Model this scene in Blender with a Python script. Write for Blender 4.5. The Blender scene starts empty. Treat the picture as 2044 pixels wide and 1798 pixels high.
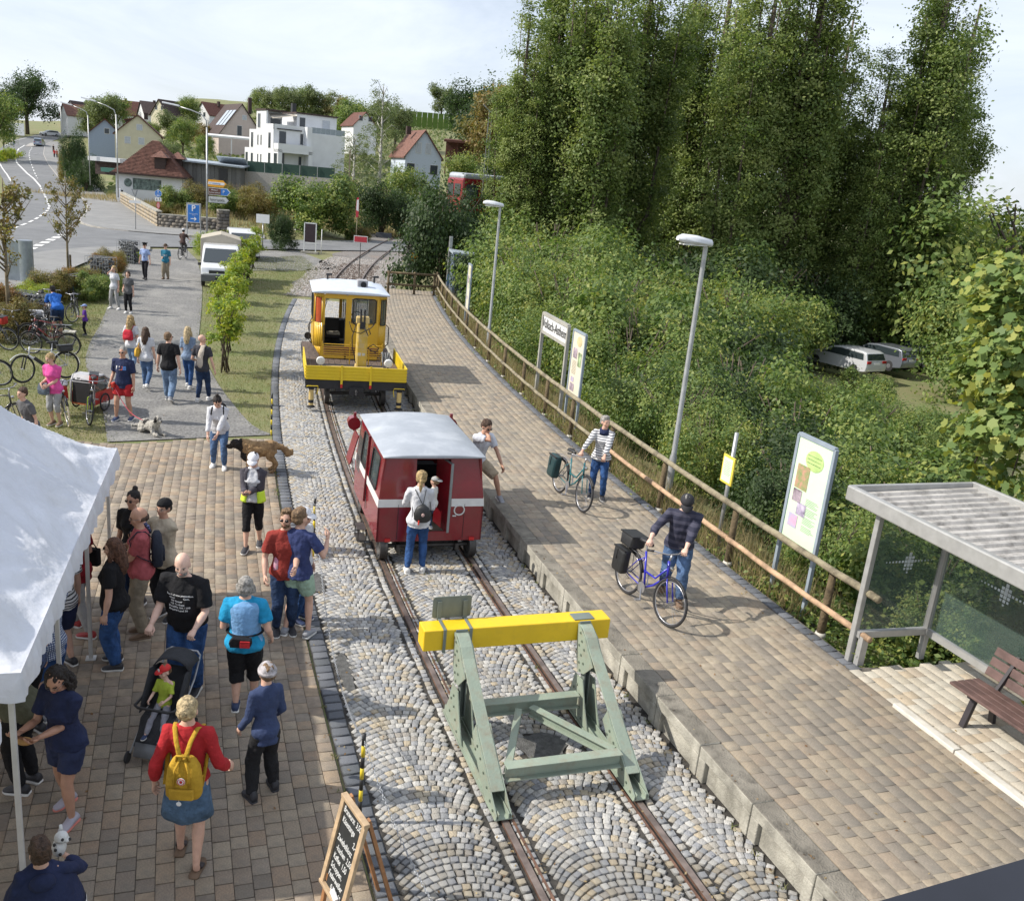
import bpy,bmesh,math,random
import numpy as np
from mathutils import Vector,Matrix,noise,Euler
from mathutils.bvhtree import BVHTree
R = math.radians
sc = bpy.context.scene
COL = sc.collection
random.seed(7); rng = np.random.default_rng(7)

# ---------------------------------------------------------------- camera
FPX,CX,CY,CH = 1813.566,939.48,899.0,6.12
rt = np.array([0.99623468,0.02470953,0.0831018]); dn = np.array([0.08669757,-0.28393512,-0.9549159]); fw = np.array([0.,0.95852506,-0.28500827])
cam = bpy.data.cameras.new('camera'); camo = bpy.data.objects.new('camera',cam); COL.objects.link(camo)
cam.sensor_width = 36; cam.lens = FPX / 2044 * 36; cam.shift_x = (1022 - CX) / 2044; cam.clip_start = .05; cam.clip_end = 6000
camo.matrix_world = Matrix(((rt[0],-dn[0],-fw[0],0),(rt[1],-dn[1],-fw[1],0),(rt[2],-dn[2],-fw[2],CH),(0,0,0,1)))
sc.camera = camo

# ---------------------------------------------------------------- light
SUN_EL,SUN_AZ = 40.0,187.0      # direction the light comes FROM, azimuth from +X counter-clockwise
sd = Vector((math.cos(R(SUN_EL)) * math.cos(R(SUN_AZ)),math.cos(R(SUN_EL)) * math.sin(R(SUN_AZ)),math.sin(R(SUN_EL))))
sun = bpy.data.lights.new('sun','SUN'); suno = bpy.data.objects.new('sun',sun); COL.objects.link(suno)
sun.energy = 5.0; sun.angle = R(.6); sun.color = (1,.94,.85)
suno.rotation_euler = sd.to_track_quat('Z','Y').to_euler(); suno.location = (-30,0,40)
world = bpy.data.worlds.new('World'); sc.world = world; world.use_nodes = True
nt = world.node_tree; nt.nodes.clear(); N = nt.nodes; LK = nt.links
sky = N.new('ShaderNodeTexSky'); sky.sky_type = 'NISHITA'; sky.sun_disc = False
sky.sun_elevation = R(SUN_EL); sky.sun_rotation = R(90 - SUN_AZ); sky.air_density = 1.0; sky.dust_density = 1.5; sky.altitude = 200
tc = N.new('ShaderNodeTexCoord'); mp = N.new('ShaderNodeMapping'); mp.inputs['Scale'].default_value = (1.1,1.1,3.6); mp.inputs['Location'].default_value = (.3,.1,.15)
n1 = N.new('ShaderNodeTexNoise'); n1.inputs['Scale'].default_value = 2.3; n1.inputs['Detail'].default_value = 9; n1.inputs['Roughness'].default_value = .62; n1.inputs['Distortion'].default_value = .6
cr = N.new('ShaderNodeValToRGB'); cr.color_ramp.elements[0].position = .30; cr.color_ramp.elements[1].position = .78
cr.color_ramp.elements[0].color = (.42,.42,.42,1); cr.color_ramp.elements[1].color = (.97,.97,.97,1)
mx = N.new('ShaderNodeMixRGB'); mx.inputs[2].default_value = (8.6,9.2,10.4,1)
bg = N.new('ShaderNodeBackground'); bg.inputs['Strength'].default_value = .11; wo = N.new('ShaderNodeOutputWorld')
LK.new(tc.outputs['Generated'],mp.inputs[0]); LK.new(mp.outputs[0],n1.inputs[0]); LK.new(n1.outputs[0],cr.inputs[0])
LK.new(cr.outputs[0],mx.inputs[0]); LK.new(sky.outputs[0],mx.inputs[1]); LK.new(mx.outputs[0],bg.inputs[0]); LK.new(bg.outputs[0],wo.inputs[0])
sc.view_settings.view_transform = 'Standard'; sc.view_settings.look = 'None'; sc.view_settings.exposure = .18; sc.view_settings.gamma = 1
sc.cycles.max_bounces = 6; sc.cycles.transparent_max_bounces = 12; sc.cycles.diffuse_bounces = 3; sc.cycles.glossy_bounces = 3

# ---------------------------------------------------------------- helpers
def smooth(a,b,x):
    t = np.clip((x - a) / (b - a),0,1); return t * t * (3 - 2 * t)
def ray(px,py): return (px - CX) * rt + (py - CY) * dn + FPX * fw
def at(px,py,z=0.0):
    """where the line of sight of a photograph pixel meets the level z"""
    r = ray(px,py); t = (z - CH) / r[2]; return Vector((r[0] * t,r[1] * t,z))
def far(px,py,Y):
    r = ray(px,py); t = Y / r[1]; return Vector((r[0] * t,Y,CH + r[2] * t))

_m = {}
def mat(name,col=(.5,.5,.5),rough=.6,metal=0.,var=.12,scale=6.,bump=0.,bscale=None,col2=None,rnd=0.,spec=.5,dirt=None,trans=0.,alpha=1.,coat=0.,ramp=None,coord='Object'):
    """procedural material: base colour broken up by noise, optional palette picked per piece, bump"""
    if name in _m: return _m[name]
    m = bpy.data.materials.new(name); m.use_nodes = True; t = m.node_tree; n = t.nodes; l = t.links; b = n['Principled BSDF']
    b.inputs['Roughness'].default_value = rough; b.inputs['Metallic'].default_value = metal; b.inputs['Specular IOR Level'].default_value = spec
    if coat: b.inputs['Coat Weight'].default_value = coat; b.inputs['Coat Roughness'].default_value = .08
    c = n.new('ShaderNodeTexCoord'); ns = n.new('ShaderNodeTexNoise'); ns.inputs['Scale'].default_value = scale; ns.inputs['Detail'].default_value = 6; ns.inputs['Roughness'].default_value = .62
    l.new(c.outputs[coord],ns.inputs[0])
    mx = n.new('ShaderNodeMixRGB'); c2 = col2 or tuple(max(0,x * (1 - 2.2 * var)) for x in col)
    mx.inputs[1].default_value = (*c2,1); mx.inputs[2].default_value = (*(tuple(min(1,x * (1 + .6 * var)) for x in col)),1)
    rp = n.new('ShaderNodeMapRange'); rp.inputs[1].default_value = .3; rp.inputs[2].default_value = .7
    l.new(ns.outputs[0],rp.inputs[0]); l.new(rp.outputs[0],mx.inputs[0]); out = mx.outputs[0]
    if ramp or rnd:
        oi = n.new('ShaderNodeObjectInfo'); at_ = n.new('ShaderNodeAttribute'); at_.attribute_name = 'rnd'
        ad = n.new('ShaderNodeMath'); ad.operation = 'ADD'; fr = n.new('ShaderNodeMath'); fr.operation = 'FRACT'
        l.new(oi.outputs['Random'],ad.inputs[0]); l.new(at_.outputs['Fac'],ad.inputs[1]); l.new(ad.outputs[0],fr.inputs[0])
        if ramp:
            cr = n.new('ShaderNodeValToRGB'); cr.color_ramp.interpolation = 'CONSTANT' if len(ramp) > 5 else 'LINEAR'; e = cr.color_ramp.elements
            while len(e) < len(ramp): e.new(.5)
            for i,q in enumerate(ramp): e[i].position = i / len(ramp); e[i].color = (*q,1)
            l.new(fr.outputs[0],cr.inputs[0]); ml = n.new('ShaderNodeMixRGB'); ml.blend_type = 'MULTIPLY'; ml.inputs[0].default_value = 1
            g = n.new('ShaderNodeMapRange'); g.inputs[1].default_value = .3; g.inputs[2].default_value = .7; g.inputs[3].default_value = 1 - 1.6 * var; g.inputs[4].default_value = 1 + .5 * var
            l.new(ns.outputs[0],g.inputs[0]); l.new(cr.outputs[0],ml.inputs[1]); l.new(g.outputs[0],ml.inputs[2]); out = ml.outputs[0]
        if rnd:
            h = n.new('ShaderNodeHueSaturation'); g = n.new('ShaderNodeMapRange'); g.inputs[3].default_value = 1 - rnd; g.inputs[4].default_value = 1 + rnd
            l.new(fr.outputs[0],g.inputs[0]); l.new(g.outputs[0],h.inputs['Value']); l.new(out,h.inputs['Color']); out = h.outputs[0]
    if dirt:   # (colour, amount, scale): large worn patches
        d = n.new('ShaderNodeTexNoise'); d.inputs['Scale'].default_value = dirt[2]; d.inputs['Detail'].default_value = 8; d.inputs['Roughness'].default_value = .7
        g = n.new('ShaderNodeMapRange'); g.inputs[1].default_value = .48; g.inputs[2].default_value = .72; g.inputs[4].default_value = dirt[1]
        mm = n.new('ShaderNodeMixRGB'); mm.inputs[2].default_value = (*dirt[0],1)
        l.new(c.outputs[coord],d.inputs[0]); l.new(d.outputs[0],g.inputs[0]); l.new(g.outputs[0],mm.inputs[0]); l.new(out,mm.inputs[1]); out = mm.outputs[0]
    l.new(out,b.inputs['Base Color'])
    if bump:
        nb = n.new('ShaderNodeTexNoise'); nb.inputs['Scale'].default_value = bscale or scale * 4; nb.inputs['Detail'].default_value = 5
        bp = n.new('ShaderNodeBump'); bp.inputs['Strength'].default_value = min(1,bump); bp.inputs['Distance'].default_value = .03
        l.new(c.outputs[coord],nb.inputs[0]); l.new(nb.outputs[0],bp.inputs['Height']); l.new(bp.outputs[0],b.inputs['Normal'])
    if trans: b.inputs['Transmission Weight'].default_value = trans
    if alpha < 1: b.inputs['Alpha'].default_value = alpha
    _m[name] = m; return m
def leafmat(name,cols,rough=.55,tr=.35):
    """foliage: a palette picked per leaf, part of the light passes through the leaf"""
    if name in _m: return _m[name]
    m = bpy.data.materials.new(name); m.use_nodes = True; t = m.node_tree; n = t.nodes; l = t.links; b = n['Principled BSDF']; o = n['Material Output']
    a = n.new('ShaderNodeAttribute'); a.attribute_name = 'rnd'; oi = n.new('ShaderNodeObjectInfo'); ad = n.new('ShaderNodeMath'); ad.operation = 'MULTIPLY_ADD'; ad.inputs[1].default_value = .12
    l.new(oi.outputs['Random'],ad.inputs[0]); l.new(a.outputs['Fac'],ad.inputs[2])
    cr = n.new('ShaderNodeValToRGB'); e = cr.color_ramp.elements
    while len(e) < len(cols): e.new(.5)
    for i,q in enumerate(cols): e[i].position = i / max(1,len(cols) - 1); e[i].color = (*q,1)
    l.new(ad.outputs[0],cr.inputs[0]); l.new(cr.outputs[0],b.inputs['Base Color']); b.inputs['Roughness'].default_value = rough; b.inputs['Specular IOR Level'].default_value = .35
    tl = n.new('ShaderNodeBsdfTranslucent'); h = n.new('ShaderNodeHueSaturation'); h.inputs['Value'].default_value = 1.5; h.inputs['Saturation'].default_value = 1.15; l.new(cr.outputs[0],h.inputs['Color']); l.new(h.outputs[0],tl.inputs[0])
    ms = n.new('ShaderNodeMixShader'); ms.inputs[0].default_value = tr; l.new(b.outputs[0],ms.inputs[1]); l.new(tl.outputs[0],ms.inputs[2]); l.new(ms.outputs[0],o.inputs['Surface'])
    _m[name] = m; return m

def tag(o,label=None,cat=None,group=None,kind=None):
    if label: o['label'] = label
    if cat: o['category'] = cat
    if group: o['group'] = group
    if kind: o['kind'] = kind
    return o
def thing(name,label,cat,loc=(0,0,0),rz=0.,group=None,rot=None,s=1.):
    o = bpy.data.objects.new(name,None); COL.objects.link(o); o.location = loc; o.rotation_euler = rot or (0,0,rz); o.scale = (s,s,s); o.empty_display_size = .2
    return tag(o,label,cat,group)
def link(name,me,parent=None,loc=(0,0,0),rot=(0,0,0)):
    o = bpy.data.objects.new(name,me); COL.objects.link(o); o.location = loc; o.rotation_euler = rot
    if parent: o.parent = parent
    return o

def copytree(o,loc=None,rz=None,label=None,parent=None,group=None,top=True):
    c = o.copy(); COL.objects.link(c)
    if parent: c.parent = parent; c.matrix_parent_inverse = o.matrix_parent_inverse
    if top:
        if loc is not None: c.location = loc
        if rz is not None: c.rotation_euler = (0,0,rz)
        if label: c['label'] = label
        if group: c['group'] = group
    for ch in list(o.children): copytree(ch,parent=c,top=False)
    return c

def ortho(d):
    d = d.normalized(); a = Vector((0,0,1)) if abs(d.z) < .9 else Vector((1,0,0)); u = d.cross(a).normalized(); return u,d.cross(u).normalized()
class MB:
    def __init__(s): s.v = []; s.f = []; s.m = []; s.r = None
    def add(s,vs,fs,mi=0):
        o = len(s.v); s.v += [tuple(q) for q in vs]; s.f += [tuple(i + o for i in q) for q in fs]; s.m += [mi] * len(fs); return s
    def box(s,c,d,mi=0,rz=0.,rot=None):
        c = Vector(c); h = [x / 2 for x in d]; M = (Euler(rot).to_matrix() if rot else Matrix.Rotation(rz,3,'Z'))
        vs = [c + M @ Vector((sx * h[0],sy * h[1],sz * h[2])) for sx,sy,sz in ((-1,-1,-1),(1,-1,-1),(1,1,-1),(-1,1,-1),(-1,-1,1),(1,-1,1),(1,1,1),(-1,1,1))]
        return s.add(vs,[(0,3,2,1),(4,5,6,7),(0,1,5,4),(1,2,6,5),(2,3,7,6),(3,0,4,7)],mi)
    def bar(s,a,b,w,h=None,mi=0,up=None):
        a = Vector(a); b = Vector(b); h = h or w; d = (b - a).normalized()
        u = d.cross(Vector(up) if up else (Vector((0,0,1)) if abs(d.z) < .95 else Vector((0,1,0)))).normalized(); v = u.cross(d)
        vs = [p + u * (sx * w / 2) + v * (sy * h / 2) for p in (a,b) for sx,sy in ((-1,-1),(1,-1),(1,1),(-1,1))]
        return s.add(vs,[(0,3,2,1),(4,5,6,7),(0,1,5,4),(1,2,6,5),(2,3,7,6),(3,0,4,7)],mi)
    def loft(s,rings,mi=0,cap=True,closed=False):
        n = len(rings[0]); vs = [q for r_ in rings for q in r_]; fs = []
        k = len(rings) if closed else len(rings) - 1
        for i in range(k):
            for j in range(n):
                a,b = i * n + j,i * n + (j + 1) % n; c = ((i + 1) % len(rings)) * n; fs.append((a,b,c + (j + 1) % n,c + j))
        if cap and not closed: fs.append(tuple(range(n - 1,-1,-1))); fs.append(tuple((len(rings) - 1) * n + j for j in range(n)))
        return s.add(vs,fs,mi)
    def tube(s,pts,r,n=8,mi=0,cap=True,closed=False,flat=1.):
        pts = [Vector(p) for p in pts]; k = len(pts); rs = r if isinstance(r,(list,tuple)) else [r] * k; rings = []; u0 = None
        for i,p in enumerate(pts):
            d = (pts[(i + 1) % k] - pts[i - 1]) if closed else (pts[min(i + 1,k - 1)] - pts[max(i - 1,0)])
            d.normalize()
            if u0 is None: u,v = ortho(d)
            else: v = d.cross(u0).normalized(); u = v.cross(d).normalized()
            u0 = u; rings.append([p + (u * math.cos(2 * math.pi * j / n) + v * math.sin(2 * math.pi * j / n) * flat) * rs[i] for j in range(n)])
        return s.loft(rings,mi,cap,closed)
    def ell(s,c,r,n=12,k=8,mi=0,M=None):
        c = Vector(c); vs = []; fs = []
        if not hasattr(r,'__len__'): r = (r,r,r)
        for i in range(k + 1):
            th = math.pi * i / k
            for j in range(n):
                ph = 2 * math.pi * j / n; q = Vector((r[0] * math.sin(th) * math.cos(ph),r[1] * math.sin(th) * math.sin(ph),r[2] * math.cos(th))); vs.append(c + (M @ q if M else q))
        for i in range(k):
            for j in range(n): fs.append((i * n + j,(i + 1) * n + j,(i + 1) * n + (j + 1) % n,i * n + (j + 1) % n))
        return s.add(vs,fs,mi)
    def lathe(s,prof,c=(0,0,0),n=16,mi=0,axis='Z',cap=True):
        c = Vector(c); A = {'Z': lambda r_,a,z: Vector((r_ * math.cos(a),r_ * math.sin(a),z)),'X': lambda r_,a,z: Vector((z,r_ * math.cos(a),r_ * math.sin(a))),'Y': lambda r_,a,z: Vector((r_ * math.sin(a),z,r_ * math.cos(a)))}[axis]
        return s.loft([[c + A(max(r_,1e-4),2 * math.pi * j / n,z) for j in range(n)] for r_,z in prof],mi,cap)
    def extr(s,poly,d,mi=0):
        poly = [Vector(p) for p in poly]; d = Vector(d); n = len(poly)
        return s.add(poly + [p + d for p in poly],[tuple(range(n - 1,-1,-1)),tuple(range(n,2 * n))] + [(i,(i + 1) % n,n + (i + 1) % n,n + i) for i in range(n)],mi)
    def wall(s,a,b,z0,z1,t=.2,mi=0): # upright slab from a to b
        a = Vector((a[0],a[1],(z0 + z1) / 2)); b = Vector((b[0],b[1],(z0 + z1) / 2)); return s.bar(a,b,t,z1 - z0,mi)
    def quad(s,a,b,c,d,mi=0): return s.add([a,b,c,d],[(0,1,2,3)],mi)
    def mesh(s,name,mats,sm=False):
        me = bpy.data.meshes.new(name); me.from_pydata(s.v,[],s.f)
        for m_ in (mats if isinstance(mats,(list,tuple)) else [mats]): me.materials.append(m_)
        if any(s.m): me.polygons.foreach_set('material_index',s.m)
        if sm: me.polygons.foreach_set('use_smooth',[True] * len(s.f))
        me.update(); return me
    def build(s,name,mats,parent=None,sm=False,bev=0.,loc=(0,0,0),fix=False,auto=None):
        me = s.mesh(name,mats,sm or bool(auto))
        if fix:
            bm = bmesh.new(); bm.from_mesh(me); bmesh.ops.recalc_face_normals(bm,faces=bm.faces); bm.to_mesh(me); bm.free()
        if auto: me.set_sharp_from_angle(angle=R(auto))
        o = link(name,me,parent,loc)
        if bev:
            bv = o.modifiers.new('bevel','BEVEL'); bv.width = bev; bv.segments = 2; bv.limit_method = 'ANGLE'; bv.angle_limit = R(40); bv.use_clamp_overlap = True
        return o
def npmesh(name,v,f,mats,rnd=None,smooth_=False,mi=None):
    """mesh from arrays; f is (n,3) or (n,4); rnd is one value per face"""
    me = bpy.data.meshes.new(name); v = np.asarray(v,np.float32); f = np.asarray(f,np.int32); k = f.shape[1]
    me.vertices.add(len(v)); me.vertices.foreach_set('co',v.ravel()); me.loops.add(f.size); me.loops.foreach_set('vertex_index',f.ravel())
    me.polygons.add(len(f)); me.polygons.foreach_set('loop_start',np.arange(len(f),dtype=np.int32) * k)
    me.update(calc_edges=True)
    if smooth_: me.polygons.foreach_set('use_smooth',np.ones(len(f),bool))
    for m_ in (mats if isinstance(mats,(list,tuple)) else [mats]): me.materials.append(m_)
    if mi is not None: me.polygons.foreach_set('material_index',np.asarray(mi,np.int32))
    if rnd is not None: a = me.attributes.new('rnd','FLOAT','FACE'); a.data.foreach_set('value',np.asarray(rnd,np.float32))
    return me
def text(body,size,M,mt,parent,name='lettering',ext=.002,align='CENTER',xs=1.,bold=0.):
    cu = bpy.data.curves.new(name,'FONT'); cu.body = body; cu.size = size; cu.extrude = ext; cu.align_x = align; cu.align_y = 'CENTER'; cu.offset = bold; cu.resolution_u = 2
    o = bpy.data.objects.new(name,cu); COL.objects.link(o); dg = bpy.context.evaluated_depsgraph_get(); me = bpy.data.meshes.new_from_object(o.evaluated_get(dg)); bpy.data.objects.remove(o)
    me.transform(Matrix.Diagonal((xs,1,1,1))); me.transform(M); me.materials.clear(); me.materials.append(mt); return link(name,me,parent)
def face_frame(o,right,up):
    """matrix that lays XY lettering on a face with the given right and up directions"""
    r_ = Vector(right).normalized(); u_ = Vector(up).normalized(); n_ = r_.cross(u_); return Matrix(((r_.x,u_.x,n_.x,o[0]),(r_.y,u_.y,n_.y,o[1]),(r_.z,u_.z,n_.z,o[2]),(0,0,0,1)))
# ---------------------------------------------------------------- track line and terrain
_lp = np.array([(1.9,4.2),(1.02,6.69),(-.13,10.01),(-1.02,12.77),(-2.70,18.82),(-3.96,23.81),(-6.2,34),(-7.6,43.5),(-8.82,56.38),(-9.2,62.7),(-9.39,70.2),(-9.38,80),(-9.27,89)])
_pf = np.polyfit(_lp[:,1] / 50,_lp[:,0],5)
_ys = np.linspace(2.5,92,1200); _xs = np.polyval(_pf,_ys / 50); _dx = np.gradient(_xs,_ys); _tl = np.sqrt(1 + _dx**2)
_ss = np.concatenate([[0],np.cumsum((_tl[1:] + _tl[:-1]) / 2 * np.diff(_ys))])
def trk(s,t,z=0.):
    """point at arc length s along the left rail, t metres to its right (arrays allowed)"""
    y = np.interp(s,_ss,_ys); x = np.interp(s,_ss,_xs); d = np.interp(s,_ss,_dx); k = np.sqrt(1 + d * d)
    return x + t / k,y - t * d / k
def trk3(s,t,z=0.): x,y = trk(s,t); return Vector((float(x),float(y),z))
def heading(s): return float(np.arctan(-np.interp(s,_ss,_dx)))      # rotation about Z of the track direction
def s_of_y(y): return float(np.interp(y,_ys,_ss))
def tcoord(x,y):
    yy = np.clip(y,2.5,92); d = np.interp(yy,_ys,_dx); return (x - np.interp(yy,_ys,_xs)) / np.sqrt(1 + d * d)
def T(x,y):
    x = np.asarray(x,float); y = np.asarray(y,float); u = x / np.maximum(y,1)
    a = np.interp(y,[0,100,125,165,200,250,300,360,600,1500],[0,0,1.2,5.0,7.5,14,20,27,32,30])
    b = np.interp(y,[0,120,150,175,215,260,300,400,1500],[0,0,1.0,2.6,4.8,8.5,11.5,14,16])
    w = smooth(-.46,-.30,u); h = b * (1 - w) + a * w
    t = tcoord(x,y); rr = smooth(5.7,17,t) * (1 - smooth(60,85,y)) ; r2 = smooth(8,24,x) * smooth(55,80,y)
    h = h * (1 - .8 * smooth(.03,.25,u)) - 3.5 * np.maximum(rr,r2)
    gd = np.minimum(((x + 27.8) * 29.3 + (y - 78.3) * 14.7) / 32.8,y - 79.3); h = h + 1.15 * smooth(.2,3.5,gd) * (1 - smooth(-19,-13,x)) * (1 - smooth(92,106,y))
    h = h + .05 * np.sin(x * .7 + y * .31) * smooth(95,140,y)
    return h - .03
def hit(px,py,up=0.):
    r_ = ray(px,py); lo,hi = 4.,900.
    ys_ = np.linspace(4,900,3000); xs_ = r_[0] / r_[1] * ys_; zs = CH + r_[2] / r_[1] * ys_; k = np.argmax(zs < T(xs_,ys_))
    y = ys_[k]; x = xs_[k]; return Vector((x,y,float(T(x,y)) + up))
gx = np.concatenate([np.linspace(-900,-120,40),np.linspace(-117,-32,40),np.linspace(-31,31,84),np.linspace(33,120,44),np.linspace(130,900,40)])
gy = np.concatenate([np.linspace(-60,0,10),np.linspace(1,60,80),np.linspace(61.5,260,120),np.linspace(265,1500,60)])
X,Y = np.meshgrid(gx,gy); Z = T(X,Y); vv = np.stack([X,Y,Z],-1).reshape(-1,3); nx,ny = len(gx),len(gy)
ii = (np.arange(ny - 1)[:,None] * nx + np.arange(nx - 1)[None]).ravel(); ff = np.stack([ii,ii + 1,ii + nx + 1,ii + nx],-1)
mg = mat('grass_ground',(.11,.14,.045),.95,var=.35,scale=.9,bump=.8,bscale=30,col2=(.20,.18,.09),dirt=((.22,.19,.10),.85,.12))
tag(link('ground',npmesh('ground',vv,ff,mg,smooth_=True)),'grassy ground and hillside under the whole place',kind='structure')

def ribbon(name,A,B,m,off=.03,nseg=60,nc=6,label=None,drape=True,kind='structure'):
    def rs(P):
        P = [Vector(p) for p in P]; d = np.concatenate([[0],np.cumsum([(P[i + 1] - P[i]).length for i in range(len(P) - 1)])]); q = np.linspace(0,d[-1],nseg)
        P = np.array(P); o = np.stack([np.interp(q,d,P[:,k]) for k in range(3)],-1)
        for _ in range(2): o[1:-1] = (o[:-2] + 2 * o[1:-1] + o[2:]) / 4
        return o
    a,b = rs(A),rs(B); w = np.linspace(0,1,nc)[None,:,None]; g = a[:,None] * (1 - w) + b[:,None] * w
    if drape: g[...,2] = T(g[...,0],g[...,1]) + .03 + off
    else: g[...,2] = off
    v = g.reshape(-1,3); i = (np.arange(nseg - 1)[:,None] * nc + np.arange(nc - 1)[None]).ravel(); f = np.stack([i,i + nc,i + nc + 1,i + 1],-1)
    me = npmesh(name,v,f,m)
    bm = bmesh.new(); bm.from_mesh(me); bmesh.ops.recalc_face_normals(bm,faces=bm.faces)
    if sum(q.normal.z for q in bm.faces) < 0: bmesh.ops.reverse_faces(bm,faces=bm.faces)
    bm.to_mesh(me); bm.free(); return tag(link(name,me),label,kind=kind)
masph = mat('asphalt',(.17,.175,.18),.9,var=.1,scale=.6,bump=.3,bscale=90,dirt=((.23,.23,.225),.5,.15))
mwalk = mat('pavement_asphalt',(.23,.23,.225),.9,var=.1,scale=.8,bump=.3,bscale=80,dirt=((.30,.295,.28),.5,.3))
mpaint = mat('road_paint',(.72,.72,.70),.7,var=.1,scale=3)
mkerb = mat('kerb_stone',(.40,.38,.35),.85,var=.15,scale=3)
H = lambda L,up=0.: [hit(*p,up) for p in L]
kerb = [(102,284),(89,291),(86,309),(95,329),(116,355),(139,376),(162,396),(175,414),(170,430),(155,443),(160,449),(186,458),(232,463),(309,470),(381,475),(450,478),(528,480.5)]
walk_in = [(116,284),(122,292),(126,309),(144,334),(165,350),(191,368),(214,394),(242,407),(278,430),(317,452),(345,455),(371,457),(412,461),(450,464),(528,473)]
left = [(119,265),(77,270),(40,277),(15,288),(-12,300),(-14,322),(0,345),(10,366),(12,385),(10,405),(-8,430),(-60,470)]
main_l = H([(127,262),(77,269),(34,278),(10,290),(-6,303),(-12,322),(-2,345),(10,368),(14,385),(10,402),(-10,428),(-70,462),(-200,520)])
main_r = H([(150,268),(108,281),(90,291),(86,309),(95,329),(116,355),(139,376),(162,396),(172,420),(155,443),(140,470),(110,500),(40,515),(-60,560)])
ribbon('road',main_l,main_r,masph,.05,90,10,'grey asphalt road curving up to the village')
ribbon('side_road',H([(130,440),(186,457),(232,462),(309,469),(381,474),(528,480.5),(695,482.5),(815,484),(1000,487)]),H([(40,516),(129,501),(180,497),(258,495.6),(372,496),(490,499),(594,501),(823,504.6),(1010,507)]),masph,.056,90,6,'asphalt side road crossing the railway track')
ribbon('pavement',H(kerb),H(walk_in),mwalk,.12,90,5,'grey asphalt pavement along the road')
kb_ = ribbon('kerb',H(kerb),[p + Vector((.16,-.05,0)) for p in H(kerb)],mkerb,.135,90,2,'pale kerb stones along the pavement')
np_ = ribbon('near_pavement',H([(-60,535),(72,508.5),(129,501.5),(180,497.5),(258,496),(300,496)]),H([(-60,600),(60,572),(110,556),(190,520),(230,508),(300,503)]),mwalk,.10,40,5,'pavement strip behind the planted bed')
def skirt(o,nc,depth=.25):
    v = [x_.co for x_ in o.data.vertices]; b = MB(); e = v[0::nc]; dz = Vector((0,0,depth)); [b.quad(e[i],e[i + 1],e[i + 1] - dz,e[i] - dz) for i in range(len(e) - 1)]; b.build('kerb_face',mkerb,o)
skirt(kb_,2); skirt(np_,5)
# painted lines
def dashes(P,w,on,off,name,label,step=.25,up=.075):
    P = H(P); d = [0]
    for i in range(len(P) - 1): d.append(d[-1] + (P[i + 1] - P[i]).length)
    Pa = np.array(P); f = lambda q: Vector([float(np.interp(q,d,Pa[:,k])) for k in range(3)])
    b = MB(); q = 0
    while q < d[-1] - .3:
        e = min(q + on,d[-1]); k = max(1,int((e - q) / 2.5)); pr = None
        for i in range(k + 1):
            s_ = q + (e - q) * i / k; p = f(s_); dd = (f(min(s_ + .5,d[-1])) - f(max(s_ - .5,0))); n_ = Vector((-dd.y,dd.x,0)).normalized() * w / 2
            a,c = p + n_,p - n_; a.z = float(T(a.x,a.y)) + .03 + up; c.z = float(T(c.x,c.y)) + .03 + up
            if pr: b.quad(pr[1],c,a,pr[0])
            pr = (a,c)
        q += on + off
    return tag(b.build(name,mpaint),label,kind='structure')
dashes([(49,291),(38,298),(29,311),(34,327),(51.6,345),(67,358),(80,373)],.25,400,1,'road_marking','solid white line on the curving road')
dashes([(80,373),(88,389),(95,404),(99,414),(95,423),(85,431),(75,438),(62,445),(46,452),(23,461),(0,468)],.22,2.2,1.3,'road_marking','dashed white line along the bend of the road')
dashes([(64,296),(59,304),(58,311),(60.6,324),(66,338),(75,358)],.16,2.6,3,'road_marking','thin dashed lane line on the far road')
dashes([(60,502),(113,477.6),(130,470)],.5,1.2,.8,'road_marking','broad white give way dashes')
dashes([(-4,322),(4,336),(13,348),(22,363)],.2,400,1,'road_marking','white edge line on the left of the road')
dashes([(10,292),(26,283),(52,276.5),(77,272.5),(119,266)],.2,400,1,'road_marking','white edge line on the far left of the road')
b = MB()
for px,py in ((45,326),(77,328),(47,305),(76,309)):
    p = hit(px,py,.12); b.add([p + Vector(q) for q in ((-.15,-2,0),(.15,-2,0),(.15,.6,0),(1.4,.9,0),(1.4,.2,0),(2.2,1.3,0),(1.4,2.3,0),(1.4,1.6,0),(-.15,1.2,0))],[tuple(range(9))])
tag(b.build('road_arrow',mpaint),'white turning arrows on the road',kind='structure')
b = MB(); isl = H([(50,294),(60,288),(82,285),(80,292),(64,295)],.22)
b.extr(isl,(0,0,-.3)); tag(b.build('traffic_island',mkerb),'pale kerbed island in the middle of the road',kind='structure')

# grey stone path on the left and its sheets
mpath = mat('path_gravel',(.25,.245,.235),.95,var=.3,scale=14,bump=1.,bscale=50,dirt=((.36,.35,.32),.8,.7))
cl = [at(*p) for p in [(258,497),(250,530),(240,560),(214,614),(197,653),(180,681),(169,718),(174,740),(197,783),(208,833),(214,881)]]
crr = [at(*p) for p in [(372,497),(395,520),(403,560),(403.6,583),(402,620),(396.5,673),(416,732),(438.7,771.5),(478,822),(520,867),(545,867)]]
ribbon('path',cl,crr,mpath,-.005,80,14,'grey fine gravel path between the lawns',drape=False)
ribbon('driveway',[at(*p) for p in [(400,497),(470,499),(594,500.5)]],[at(*p) for p in [(400,560),(440,540),(700,540)]],mpath,-.012,20,4,'gravel apron between the path and the side road',drape=False)
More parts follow.
